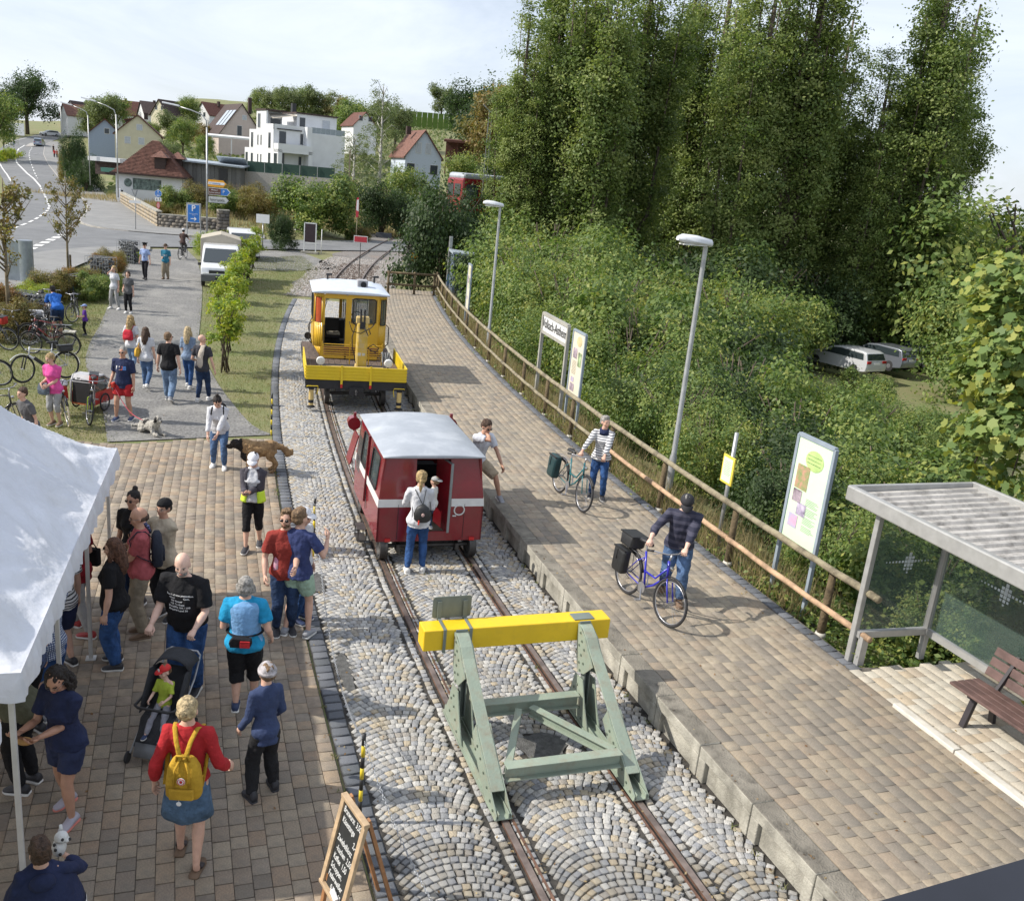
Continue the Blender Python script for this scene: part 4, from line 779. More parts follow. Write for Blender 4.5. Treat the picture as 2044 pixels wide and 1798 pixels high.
P['skullcap'] = person('young man in black brimless cap and sand coloured T-shirt holding a child',330,1232,158,1.74,w=1.06,shirt=SAND,sleeve=.62,hem=.45,legs=BK,shoes=mshoe_b,hair=('short','dark'),hat=('skull',BK),glasses='clear',vox=.015,skin='tan',hl=(.14,.18,.66),hr=(.18,.14,.70),pal=((0,-1,0),(0,-1,0)))
P['baby'] = person('small child in dark blue patterned shirt carried against the young man\'s chest',0,0,330,.82,loc=P['skullcap']['root'].location + Vector((-.20,-.20,.78)),shirt=stripe('cloth_dotted',(.02,.03,.12),(.35,.4,.6),30,.85,2,0),legs=NV,shoes=mshoe_n,hair=('short','dark'),vox=.016,headscale=1.35,face_parts=False,pole=((-.5,0,-.2),(.5,0,-.2)))
P['tent_red'] = person('person in dark red shirt and grey trousers under the tent edge',163,1262,80,1.74,shirt=cloth('deep_red',(.22,.012,.02)),sleeve=.5,hem=.43,legs=LGY,shoes=mshoe_r,hair=('short','grey'),vox=.017,fl=(0,-.16,0),fr=(.02,.18,0),hl=(-.04,.22,.56),hr=(.10,.12,.56))
P['tent_stripe'] = person('man in white and black striped T-shirt under the tent beside the middle pole',128,1330,60,1.76,w=1.1,shirt=stripe('cloth_stripes',(.60,.60,.60),(.03,.03,.04),26,.6),legs=NV,leglen=.5,loose=.012,shoes=mshoe_b,hair=('short','brown'),vox=.017)
P['tent_check'] = person('man in blue and white checked shirt and blue shorts under the tent',100,1428,60,1.80,w=1.18,belly=.02,shirt=stripe('cloth_checks',(.50,.54,.60),(.03,.06,.16),42,.62,2,0),hem=.42,legs=JB,leglen=.5,loose=.014,shoes=mshoe_g,hair=('short','grey'),vox=.017,hl=(-.06,.2,.62),hr=(.04,.2,.62))
P['tent_dark'] = person('man in dark vest with patterned shirt sleeves under the tent',62,1465,65,1.74,w=1.1,shirt=mat('paisley',(.07,.10,.20),.9,var=.45,scale=35),vest=NV,legs=BK,shoes=mshoe_b,hair=('short','grey'),vox=.017)
P['tent_olive'] = person('man in olive grey T-shirt leaning over the stall table',52,1570,82,1.78,w=1.2,lean=30,shirt=OLV,legs=BK,shoes=mshoe_b,hair=('short','grey'),vox=.017,hl=(-.12,.34,.56),hr=(.10,.36,.56))
P['rollwoman'] = person('dark curly haired woman in navy shorts holding a bread roll by the tent',139,1626,160,1.66,fem=True,w=1.14,pitch=30,yaw=18,lean=4,shirt=NV,sleeve=.55,hem=.48,legs=cloth('shorts_navy',(.03,.04,.09)),leglen=.42,loose=.012,shoes=mat('shoe_mauve',(.42,.40,.46),.7),sole=mat('sole_coral',(.75,.25,.20),.7),hair=('curly','dark'),glasses='clear',hl=(-.01,.20,.635),hr=(.10,.22,.645),pal=((0,0,1),(0,0,1)),fl=(-.02,.10,0),fr=(.05,-.12,.0),vox=.013,skin='tan')
P['poncho'] = person('brown haired boy in a dark blue hooded towel, lower left corner',98,1990,30,1.42,shirt=NV,sleeve=.8,legs=JD,shoes=mshoe_b,hair=('short2','brown'),vox=.013,headscale=1.1,yaw=10,hr=(.12,.22,.70),hl=(-.1,.1,.6),pole=((-.5,-1,-.2),(1,-.3,-.6)))
P['leaner'] = person('man in white polo shirt and beige shorts, one foot up on the platform',0,0,215,1.80,loc=trk3(s_of_y(15.65),2.05,.2),shirt=cloth('polo_white',(.62,.64,.70)),legs=BG,leglen=.50,loose=.012,shoes=mshoe_g,hair=('short','brown'),glasses='sun',hr=(-.01,.10,.85),hl=(-.16,.27,.47),fl=(-.26,.36,.18),fr=(.06,-.05,0),vox=.015,lean=17,yaw=6,pitch=14,pole=((-.7,-.5,-.2),(.9,.3,-.7)),kneepole=((-.3,1,.3),(0,1,0)),skin='tan')
P['doorwoman'] = person('woman with blond ponytail and white blouse standing at the red railcar door',828,1140,4,1.72,fem=True,shirt=W_,sleeve=1.,hem=.46,legs=JB,shoes=mshoe_w,hair=('pony','blond'),hl=(-.10,.22,.68),hr=(.09,.20,.62),fl=(-.03,-.05,0),fr=(.02,.02,0),vox=.015)
P['doorchild'] = person('toddler in grey cap and white shirt carried by the woman at the railcar door',0,0,70,.88,loc=P['doorwoman']['root'].location + Vector((.20,.20,.66)),shirt=OFFW,legs=JD,shoes=mshoe_g,hair=('short','sand'),hat=('cap_back',mat('cap_grey',(.35,.35,.34),.8)),vox=.015,headscale=1.3,fl=(-.02,.08,.1),fr=(0,.05,.0))
P['stripewoman'] = person('grey haired woman in striped jumper and jeans pushing a bicycle on the platform',1189,994,172,1.66,z=PZ,fem=True,w=1.04,shirt=stripe('cloth_breton',(.66,.66,.66),(.05,.05,.07),22,.66),sleeve=.85,hem=.48,legs=JB,shoes=mshoe_b,hair=('short2','grey'),yaw=38,hr=(.225,.22,.60),hl=(-.03,.26,.56),fl=(-.03,.04,0),fr=(.02,-.04,0),vox=.015,curl=(1,1),pal=((0,0,-1),(0,0,-1)))
b = MB(); tp = P['stripewoman']['tp']; b.loft([[tp((a * math.cos(q),d * math.sin(q) + .004,zz - .02 * math.sin(q))) for q in [2 * math.pi * j / 16 for j in range(16)]] for zz,a,d in ((.80,.072,.062),(.835,.058,.052),(.855,.042,.042))]); b.build('scarf',NV,P['stripewoman']['root'],sm=True)
P['bikeman'] = person('man in dark cap and navy checked shirt pushing a blue bicycle',1338,1196,170,1.78,z=PZ,w=1.16,belly=.012,lean=16,pitch=26,shirt=stripe('cloth_navychk',(.02,.022,.045),(.05,.05,.08),9,.55),sleeve=.62,hem=.48,legs=JN,loose=.004,shoes=mshoe_br,sole=mshoe_br,hair=('short','grey'),hat=('cap',mat('cap_black',(.02,.02,.025),.8)),hr=(.245,.26,.60),hl=(-.035,.30,.58),fl=(-.02,.14,0),fr=(.03,-.20,.06),vox=.014,curl=(1,1),pal=((0,0,-1),(0,0,-1)),skin='pale')
P['cyclist'] = person('cyclist in grey helmet and brown shirt riding away at the end of the path',0,0,0,1.74,loc=at(365,517),shirt=cloth('brown',(.07,.045,.04)),sleeve=.5,legs=GY,shoes=mshoe_b,hair=('short','dark'),hat=('helmet',mat('helmet_grey',(.5,.5,.52),.4)),sitz=.98,lean=16,hl=(-.15,.32,.66),hr=(.15,.32,.66),fl=(0,.12,.18),fr=(0,.14,.38),vox=.022,kneepole=((0,1,.3),(0,1,.3)))
for (px,py,m1,m2,lab) in ((109,316,RD,BK,'person in red top on the far pavement, left of two'),(114,316.5,ROSE,JD,'person in red and white top on the far pavement, right of two'),(107,306,BK,BK,'dark clothed walker beyond the red clothed pair on the far pavement'),(28,291,GY,JL,'pale clothed walker by the vines at the far left'),(8,297,BK,GY,'dark clothed walker by the vines at the far left edge'),(1003,430,LB,JD,'person in pale blue beside the distant railcar')):
    lc = hit(px,py,.02) if px < 1000 else far(px,py,62); person(lab,0,0,170 if px < 112 else 10,1.70,loc=lc,shirt=m1,legs=m2,shoes=mshoe_b,hair=('short','brown'),vox=.03,face_parts=False,nohands=True)
# ---------------------------------------------------------------- buffer stop
def TR(s,t,z=0.): return trk3(s,t,z)
mgr = mat('sage_paint',(.28,.335,.265),.5,var=.1,scale=3,bump=.15,bscale=40,dirt=((.20,.13,.08),.55,6)); mgy = mat('grey_green_paint',(.17,.20,.18),.5,var=.12,scale=3)
myel = mat('yellow_paint',(.78,.52,.015),.45,var=.06,scale=3,bump=.15,bscale=14,dirt=((.42,.28,.03),.4,6)); mbolt = mat('bolt',(.13,.16,.12),.5)
T0 = thing('buffer_stop','sage green steel buffer stop with yellow beam at the end of the track','buffer stop',TR(6.4,.75,0),heading(6.4)); bi = T0.matrix_basis.inverted() if False else (Matrix.Translation(T0.location) @ Euler(T0.rotation_euler).to_matrix().to_4x4()).inverted()
def L(s,t,z): return bi @ TR(s,t,z)
b = MB(); b.bar(L(7.43,-.46,1.07),L(7.43,1.86,1.07),.25,.26); b.build('beam',myel,T0,bev=.012)
for t0 in (-.02,1.52):
    b = MB()   # slanted strut: U section open downwards/forwards
    top,kn,ft = L(7.28,t0,1.12),L(7.05,t0,1.02),L(5.55,t0,.10)
    for a_,c_ in ((top,kn),(kn,ft)): b.bar(a_,c_,.20,.022,up=(0,1,.6)) if False else None
    def strip(pts,w,th):
        rings = []
        for i,p in enumerate(pts):
            d = (pts[min(i + 1,len(pts) - 1)] - pts[max(i - 1,0)]).normalized(); n_ = Vector((1,0,0)).cross(d).normalized()
            rings.append([p + Vector((sx * w / 2,0,0)) + n_ * sy * th / 2 for sx,sy in ((-1,-1),(1,-1),(1,1),(-1,1))])
        return rings
    crv = [L(7.30,t0,1.16),L(7.20,t0,1.15),L(7.08,t0,1.09),L(6.98,t0,1.0),L(6.25,t0,.54),L(5.72,t0,.20)]
    b.loft(strip(crv,.14,.02)); b.build('strut',mgr,T0,bev=.004)
    for sx in (-.078,.078):   # side plates
        x = Vector((sx,0,0)); b = MB()
        b.extr([q + x - Vector((.006,0,0)) for q in (L(7.30,t0,1.17),L(7.08,t0,1.09),L(6.97,t0,.99),L(6.80,t0,.86),L(7.0,t0,.66),L(7.16,t0,.60),L(7.26,t0,.80))],(.012,0,0)); b.build('gusset_plate',mgr,T0)
        b = MB(); b.extr([q + x - Vector((.006,0,0)) for q in (L(6.32,t0,.60),L(6.20,t0,.50),L(5.50,t0,.08),L(5.50,t0,.03),L(5.85,t0,.04),L(6.15,t0,.22),L(6.40,t0,.44))],(.012,0,0)); b.build('foot_plate',mgr,T0)
        b = MB(); b.extr([q + x - Vector((.006,0,0)) for q in (L(7.22,t0,.56),L(7.0,t0,.58),L(6.86,t0,.28),L(6.72,t0,.06),L(7.45,t0,.06),L(7.30,t0,.3))],(.012,0,0)); b.build('gusset_plate',mgr,T0)
        b = MB()
        for s_,z_ in ((7.2,1.10),(7.14,1.02),(7.06,.95),(7.2,.94),(7.12,.85),(7.04,.78),(7.15,.74),(7.1,.66),(6.2,.42),(6.08,.35),(6.25,.35),(5.95,.27),(5.82,.19),(5.7,.12),(5.6,.08),(7.12,.46),(7.08,.34),(7.0,.22),(7.22,.2),(6.92,.12),(7.2,.38)):
            p = L(s_,t0,z_) + x * 1.08; b.lathe([(.014,-.012),(.014,.012)],p,6,axis='X')
        b.build('bolt_row',mbolt,T0)['kind'] = 'stuff'
    b = MB(); b.bar(L(7.12,t0 - .03,.72),L(7.08,t0 - .03,.22),.012,.10); b.bar(L(7.12,t0 + .03,.72),L(7.08,t0 + .03,.22),.012,.10); b.bar(L(7.14,t0,.72),L(7.10,t0,.18),.07,.012); b.build('post',mgy,T0)
    b = MB(); b.bar(L(5.5,t0,.035),L(7.5,t0,.035),.19,.012); b.bar(L(5.5,t0 - .055,.07),L(7.5,t0 - .055,.07),.012,.06); b.bar(L(5.5,t0 + .055,.07),L(7.5,t0 + .055,.07),.012,.06); b.build('base_rail',mgr,T0)
    b = MB(); b.box(L(7.29,t0,1.03),(.14,.014,.34)); t0 > 1 and b.box(L(7.40,t0,1.209),(.26,.16,.012)); b.build('bracket',mgy,T0,bev=.003)
def ibeam(a,c,w=.13,hh=.15,nm='cross_beam'):
    b = MB(); a,c = Vector(a),Vector(c); up = Vector((0,0,1)); b.bar(a + up * hh / 2,c + up * hh / 2,w,.014); b.bar(a - up * hh / 2,c - up * hh / 2,w,.014); b.bar(a,c,.012,hh - .014); b.build(nm,mgr,T0,bev=.003)
ibeam(L(7.0,.1,.33),L(7.0,1.40,.33)); ibeam(L(5.88,.1,.30),L(5.88,1.42,.30)); ibeam(L(6.9,.62,.30),L(5.95,.16,.28),.08,.09,'brace'); ibeam(L(6.92,.78,.30),L(6.0,1.40,.28),.10,.10,'brace')
b = MB()
for t_ in (-.22,.09): b.bar(L(7.56,t_,.90),L(7.575,t_,1.42),.05,.012)
for t_ in (-.22,.09): b.bar(L(7.285,t_,.92),L(7.285,t_,1.21),.035,.008); b.bar(L(7.285,t_,1.208),L(7.57,t_,1.208),.035,.008,up=(0,0,1))
b.build('board_strap',mgy,T0)
b = MB(); c0 = L(7.59,-.065,1.34); pts = []
for cx,cz,a0 in ((.20,.10,0),(-.20,.10,90),(-.20,-.10,180),(.20,-.10,270)): pts += [c0 + Vector((cx + .035 * math.cos(R(a0 + 30 * k)),0,cz + .035 * math.sin(R(a0 + 30 * k)))) for k in range(4)]
b.extr(pts,(0,.008,0)); b.build('signal_board',mgy,T0)

# ---------------------------------------------------------------- red railcar
mred = mat('railcar_red',(.22,.012,.02),.25,var=.10,scale=2,coat=.3,spec=.5,dirt=((.14,.035,.03),.45,3)); mwh = mat('stripe_white',(.66,.66,.64),.45,var=.05); mroof = mat('roof_silver',(.35,.38,.42),.45,var=.06,scale=2,dirt=((.50,.52,.54),.6,2)); mint = mat('dark_interior',(.02,.02,.022),.7); mgl = mat('glass',(.08,.11,.11),.06,var=0,spec=.8,alpha=.55); mrub = mat('rubber',(.018,.018,.02),.75,var=.1); msteel = mat('dark_steel',(.09,.085,.08),.55,.5,var=.2); mgray = mat('door_grey',(.24,.27,.27),.45)
ST = 11.86; C0 = TR(ST,.753,0); hdg = heading(ST + 1.3)
RC = thing('railcar','small dark red inspection railcar with silver roof, white band and open rear door','railcar',C0,hdg)
Wb,Wt,Z0,ZM,ZT,LN = .885,.80,.36,1.0,1.80,2.6    # half widths; y runs away from the camera
def xw(z): return Wb if z < ZM else Wb + (Wt - Wb) * (z - ZM) / (ZT - ZM)
def yn(z): return 0.0 if z < ZM else .12 * (z - ZM) / (ZT - ZM)
def yf(z): return LN if z < ZM else LN - .12 * (z - ZM) / (ZT - ZM)
def panel(side,pts,th=.03,m=mred,name='panel',off=0.,bev=0):
    b = MB()
    if side == 'n': P3 = [Vector((x,yn(z) - off,z)) for x,z in pts]; d = (0,th,0)
    elif side == 'f': P3 = [Vector((x,yf(z) + off,z)) for x,z in pts]; d = (0,-th,0)
    elif side == 'l': P3 = [Vector((-xw(z) - off,y,z)) for y,z in pts]; d = (th,0,0)
    else: P3 = [Vector((xw(z) + off,y,z)) for y,z in pts]; d = (-th,0,0)
    b.extr(P3,d); return b.build(name,m,RC,fix=True,bev=bev)
DX0,DX1 = -.27,.30    # doorway in the near end
panel('n',[(-xw(Z0),Z0),(DX0,Z0),(DX0,ZM),(-xw(ZM),ZM)],name='end_wall'); panel('n',[(-xw(ZM),ZM),(DX0,ZM),(DX0,ZT),(-xw(ZT),ZT)],name='end_wall')
panel('n',[(DX1,Z0),(xw(Z0),Z0),(xw(ZM),ZM),(DX1,ZM)],name='end_wall'); panel('n',[(DX1,ZM),(xw(ZM),ZM),(xw(ZT),ZT),(DX1,ZT)],name='end_wall')
panel('n',[(DX0,Z0),(DX1,Z0),(DX1,.52),(DX0,.52)],name='door_sill'); panel('n',[(DX0,1.74),(DX1,1.74),(DX1,ZT),(DX0,ZT)],name='end_wall')
panel('n',[(-xw(ZM) - .002,.96),(DX0 - .01,.96),(DX0 - .01,1.09),(-xw(1.09) - .002,1.09)],.006,mwh,'white_band',.006); panel('n',[(DX1 + .03,.96),(xw(ZM) + .002,.96),(xw(1.09) + .002,1.09),(DX1 + .03,1.09)],.006,mwh,'white_band',.006)
for sd_ in ('l','r'):
    panel(sd_,[(0,Z0),(LN,Z0),(LN,ZM),(0,ZM)],name='side_wall')
    wins = [(.35,1.02),(1.45,2.0)]; zs,zt = 1.12,1.68
    for a_,c_ in ((yn(1.4),.35),(1.02,1.45),(2.0,yf(1.4))): panel(sd_,[(a_,ZM),(c_,ZM),(c_,ZT),(a_,ZT)],name='side_wall')
    for a_,c_ in wins: panel(sd_,[(a_,ZM),(c_,ZM),(c_,zs),(a_,zs)],name='side_wall'); panel(sd_,[(a_,zt),(c_,zt),(c_,ZT),(a_,ZT)],name='side_wall')
    sg = -1 if sd_ == 'l' else 1
    for a_,c_ in wins:
        b = MB(); pts = []
        for cy,cz,a0 in ((c_ - .07,zt - .07,0),(a_ + .07,zt - .07,90),(a_ + .07,zs + .07,180),(c_ - .07,zs + .07,270)):
            for k in range(4): y_ = cy + .07 * math.cos(R(a0 + 30 * k)); z_ = cz + .07 * math.sin(R(a0 + 30 * k)); pts.append(Vector((sg * (xw(z_) + .008),y_,z_)))
        b.tube(pts,.014,6,closed=True); b.build('window_frame',mrub,RC); b = MB(); b.add([p + Vector((-sg * .018,0,0)) for p in pts],[tuple(range(len(pts)))]); b.build('window',mgl,RC)
    panel(sd_,[(.002,.96),(LN,.96),(LN,1.09),(.02,1.09)],.006,mwh,'white_band',.006)
b = MB(); b.bar((-Wb - .03,1.22,.62),(-Wt - .06,1.22,1.80),.045,.03); b.build('grab_post',mred,RC); 
b = MB(); b.bar((-Wb - .012,1.18,.50),(-Wb - .012,1.18,1.0),.008,.012); b.build('door_seam',mrub,RC)
panel('f',[(-xw(Z0),Z0),(xw(Z0),Z0),(xw(ZM),ZM),(-xw(ZM),ZM)],name='front_wall'); panel('f',[(-xw(ZM),ZM),(xw(ZM),ZM),(xw(1.15),1.15),(-xw(1.15),1.15)],name='front_wall')
for a_,c_ in ((-1,-.74),(-.04,.04),(.74,1)): panel('f',[(a_ * xw(1.4) if abs(a_) == 1 else a_,1.15),(c_ * xw(1.4) if abs(c_) == 1 else c_,1.15),(c_ * xw(ZT) if abs(c_) == 1 else c_,ZT),(a_ * xw(ZT) if abs(a_) == 1 else a_,ZT)],name='front_wall')
b = MB(); b.box((0,LN - .03,1.4),(1.5,.01,.5)); b.build('windscreen',mgl,RC)
b = MB(); b.box((0,LN / 2,Z0 + .06),(2 * Wb - .04,LN - .04,.05)); b.build('floor',msteel,RC)
# roof: domed, with a rounded lip
b = MB(); rings = []
n_ = 15
for k in range(12):
    y_ = -.04 + (LN + .02) * k / 11; e = min(1,min(k,11 - k) / 1.0); rg = []
    yy = y_ + (.07 if k == 0 else 0) - (.07 if k == 11 else 0)
    for j in range(n_):
        u = -1 + 2 * j / (n_ - 1); x = u * (Wt + .045); z = ZT + .02 + .115 * (1 - abs(u)**3.2) * (1 if 0 < k < 11 else .25); rg.append(Vector((x,y_,z)))
    rg += [Vector((q.x,q.y,ZT - .005)) for q in reversed(rg)]
    rings.append(rg)
b.loft(rings); b.build('roof',mroof,RC,auto=40,fix=True,bev=.02)
for x_,sz_ in ((-.93,1),(.90,1)):
    b = MB(); b.tube([(x_ - .02,LN + .1,1.66),(x_ - .02,LN - .12,1.66)],[.11,.12],18); b.build('headlight',mred,RC,auto=40); b = MB(); b.bar((x_,LN - .02,1.5),(x_,LN - .02,1.85),.05,.05); b.build('lamp_bracket',mred,RC)
b = MB(); b.box((-Wb - .11,2.28,1.28),(.02,.46,.55),rot=(0,.25,0)); b.build('side_door',mred,RC)   # open front side door
b = MB(); b.box((-Wb - .125,2.28,1.0),(.02,.44,.10),rot=(0,.25,0)); b.build('white_band',mwh,RC)
# rear door swung open towards us
D_ = thing('x','x','x'); D_.name = 'door'; del D_['label']; del D_['category']; D_.parent = RC; D_.location = (DX1,-.02,0); D_.rotation_euler = (0,0,R(-78))
b = MB(); b.box((-.27,0,1.1),(.54,.045,1.20)); q = b.build('door_leaf',mgray,D_,bev=.006)
b = MB(); b.box((-.27,.027,1.42),(.42,.006,.42)); b.build('door_window',mat('door_glass',(.30,.36,.37),.08,spec=.8),D_)
b = MB(); b.box((-.27,-.027,1.1),(.52,.006,1.18)); b.build('door_skin',mred,D_)
b = MB(); b.box((-.47,.05,.98),(.07,.06,.09)); b.tube([(-.47,.05,.95),(-.38,.07,.95)],.012,6); b.build('handle',mrub,D_)
b = MB(); b.tube([(.47 + .085 * math.cos(R(k * 15)),-.012,.90 + .085 * math.sin(R(k * 15))) for k in range(24)],.011,6,closed=True); b.build('stanchion_ring',mwh,RC)
for x_ in (-.80,-.56,.54,.80):
    for z_ in (.45,.62,.80,1.2,1.4,1.6): b = MB(); b.lathe([(.007,.006),(.007,-.006)],(x_,yn(z_),z_),6,axis='Y'); b.build('rivet',mred,RC)
b = MB(); b.box((-.55,-.004,.70),(.006,.006,.6)); b.box((.56,-.004,.70),(.006,.006,.6)); b.build('panel_seam',mrub,RC)
b = MB(); b.tube([(.36,-.015,.80),(.42,-.015,.80)],.012,6); b.build('door_stop',mwh,RC)
for x_ in (-.7,.72): b = MB(); b.box((x_,-.015,Z0 + .03),(.09,.03,.05)); b.build('tail_light',mat('lamp_red',(.55,.02,.02),.3),RC)
b = MB(); b.tube([(-Wb - .06,.62,.34),(-Wb - .06,.62,.12),(-Wb - .2,.62,.12),(-Wb - .2,.62,.34)],.012,5); b.tube([(-Wb - .06,.95,.34),(-Wb - .06,.95,.12),(-Wb - .2,.95,.12),(-Wb - .2,.95,.34)],.012,5); b.box((-Wb - .13,.78,.13),(.17,.36,.012)); b.box((-Wb - .14,.78,.33),(.15,.34,.01)); b.build('step',msteel,RC)
def railwheel(par,x,y,r=.25,nm='wheel'):
    b = MB(); s_ = -1 if x < 0 else 1; b.lathe([(.02,-.05 * s_),(r * .72,-.045 * s_),(r * .78,-.06 * s_),(r * 1.07,-.06 * s_),(r * 1.07,-.035 * s_),(r,-.03 * s_),(r,.06 * s_),(r * .8,.06 * s_),(r * .72,.02 * s_),(.05,.03 * s_),(.02,.05 * s_)],(x,y,r + .012),28,axis='X'); b.build(nm,msteel,par,auto=35)
for y_ in (.16,2.3):
    for x_ in (-.753,.753): railwheel(RC,x_,y_,.21)
    b = MB(); b.tube([(-.7,y_,.225),(.7,y_,.225)],.035,10); b.build('axle',msteel,RC)
b = MB(); b.box((0,1.3,.30),(1.1,2.2,.10)); b.box((-.5,1.2,.22),(.06,2.3,.12)); b.box((.5,1.2,.22),(.06,2.3,.12)); b.build('chassis',msteel,RC)
for y_ in (1.55,.75): b = MB(); b.box((.35,y_,.62),(.6,.42,.10)); b.box((.35,y_ + .2,.88),(.6,.08,.5)); b.build('seat',mint,RC,bev=.02)
b = MB(); b.box((-.1,2.2,.75),(1.3,.3,.5)); b.build('dashboard',mint,RC,bev=.02)

# ---------------------------------------------------------------- yellow works vehicle with crane
my2 = mat('vehicle_yellow',(.66,.40,.03),.38,var=.07,scale=2,coat=.15,dirt=((.50,.30,.04),.5,3)); my3 = mat('board_yellow',(.72,.52,.015),.4,var=.08,scale=2,dirt=((.45,.33,.03),.4,4)); mplank = mat('deck_planks',(.15,.11,.09),.85,var=.3,scale=12,bump=.5); mcream = mat('cream_paint',(.60,.44,.17),.5,var=.12,scale=3); mchrome = mat('chrome',(.6,.6,.6),.15,1.); mlens = mat('lamp_glass',(.75,.75,.72),.1,spec=.9)
SY = 21.45; YV = thing('crane_railcar','yellow works railcar with open cab, loading crane and drop side deck','rail vehicle',TR(SY,.70,0),heading(SY + 3))
ZD = .88; HW = 1.30; LB_ = 5.2
b = MB(); 
k = 0
for x in np.arange(-HW + .04,HW - .02,.17): b.box((x + .08,LB_ / 2,ZD - .02),(.162,LB_ - .06,.04)); 
pl_ = b
for i in range(15): bb = MB(); bb.box((-HW + .085 + i * .172,LB_ / 2,ZD - .02),(.164,LB_ - .06,.04)); bb.build('deck_plank',mplank,YV,bev=.004)
def dropside(a,c,nm='drop_side'):
    a,c = Vector(a),Vector(c); d = (c - a).normalized(); n_ = Vector((d.y,-d.x,0)); b = MB(); b.bar(a + Vector((0,0,.18)),c + Vector((0,0,.18)),.022,.36)
    for z_ in (.025,.10,.18,.26,.345): b.bar(a + n_ * .016 + Vector((0,0,z_)),c + n_ * .016 + Vector((0,0,z_)),.018,.032)
    b.build(nm,my3,YV,bev=.003)
dropside((-HW,0,ZD - .03),(HW,0,ZD - .03)); dropside((HW,.03,ZD - .03),(HW,2.9,ZD - .03)); dropside((-HW,2.5,ZD - .03),(-HW,.03,ZD - .03))
for x_ in (-.39,.36):
    b = MB(); b.box((x_,-.035,ZD + .11),(.055,.04,.50)); b.build('stanchion',my3,YV); b = MB(); b.box((x_,-.04,ZD - .17),(.055,.05,.09)); b.build('stanchion_foot',mat('lamp_red',(.55,.02,.02)),YV)
b = MB(); b.box((0,.06,ZD - .16),(2 * HW + .02,.10,.22)); b.box((-HW + .03,LB_ / 2,ZD - .14),(.08,LB_,.18)); b.box((HW - .03,LB_ / 2,ZD - .14),(.08,LB_,.18)); b.box((-.45,LB_ / 2,ZD - .22),(.12,LB_ - .1,.24)); b.box((.45,LB_ / 2,ZD - .22),(.12,LB_ - .1,.24)); b.box((0,1.1,ZD - .30),(1.2,.4,.2)); b.build('underframe',mint,YV)
b = MB(); b.box((0,-.02,ZD - .30),(.36,.14,.20)); b.tube([(0,-.06,ZD - .27),(0,-.16,ZD - .30),(0,-.17,ZD - .38)],.035,8); b.box((.1,-.08,ZD - .36),(.25,.03,.16),rot=(.3,.5,0)); b.build('coupling',mint,YV)
for x_ in (-1.15,1.15):
    b = MB(); b.tube([(x_,.06,.60),(x_,.06,.16)],.065,14); b.build('stabiliser_leg',mcream,YV,auto=40); b = MB(); b.tube([(x_,.06,.66),(x_,.06,.575)],.075,14); b.tube([(x_,.06,.30),(x_,.06,.22)],.07,14); b.lathe([(.02,.0),(.11,.0),(.11,.02),(.05,.05),(.02,.06)],(x_,.06,.10),14); b.build('stabiliser_foot',mrub,YV,auto=40)
    b = MB(); s_ = 1 if x_ < 0 else -1; b.tube([(x_ - .12 * s_,.0,.66),(x_ - .1 * s_,-.06,.69),(x_ + .16 * s_,-.06,.69),(x_ + .17 * s_,.0,.60),(x_ + .14 * s_,.02,.45)],.012,6); b.build('guard_bar',my3,YV)
for y_ in (.9,4.3):
    for x_ in (-.70,.80): railwheel(YV,x_ ,y_,.29)
    b = MB(); b.tube([(-.7,y_,.30),(.8,y_,.30)],.045,10); b.build('axle',msteel,YV)
# cab
CY0,CY1,CX0,CX1,CZ0,CZ1 = 2.62,4.95,-1.02,.98,.90,2.78
def cabx(z): return 1. if z > 1.25 else 1 - .25 * (1.25 - z)
b = MB(); b.box((-.02,(CY0 + CY1) / 2,1.02),(1.5,CY1 - CY0 - .2,.3)); b.build('engine_cover',mint,YV)
def wallp(x0,x1,z0,z1,y=CY0,th=.04,nm='cab_wall',m=my2,bev=0): b = MB(); b.box(((x0 + x1) / 2,y,(z0 + z1) / 2),(x1 - x0,th,z1 - z0)); return b.build(nm,m,YV,bev=bev)
wallp(CX0 + .18,-.14 - .02,CZ0,1.22); wallp(-.78,-.74,1.22,2.70); wallp(-.16,-.10,1.22,2.70); wallp(-.74,-.16,2.60,2.74)
# near wall: right part with window opening
wallp(-.10,.78,CZ0,1.95); wallp(-.10,.78,2.62,2.74); wallp(-.10,0.0,1.95,2.62); wallp(.72,.78,1.95,2.62)
def rr(cx,cz,w_,h_,r_=.08,k=4): return [(cx + sx * (w_ / 2 - r_) + r_ * math.cos(R(a0 + 90 * j / (k - 1))),cz + sz * (h_ / 2 - r_) + r_ * math.sin(R(a0 + 90 * j / (k - 1)))) for sx,sz,a0 in ((1,1,0),(-1,1,90),(-1,-1,180),(1,-1,270)) for j in range(k)]
def win(P3,nin,nm='window'):
    b = MB(); b.tube(P3,.016,6,closed=True); b.build('window_seal',mrub,YV); b = MB(); b.add([p + Vector(nin) * .01 for p in P3],[tuple(range(len(P3)))]); b.build(nm,mgl,YV)
win([Vector((x,CY0 - .02,z)) for x,z in rr(.36,2.28,.66,.70)],(0,1,0))
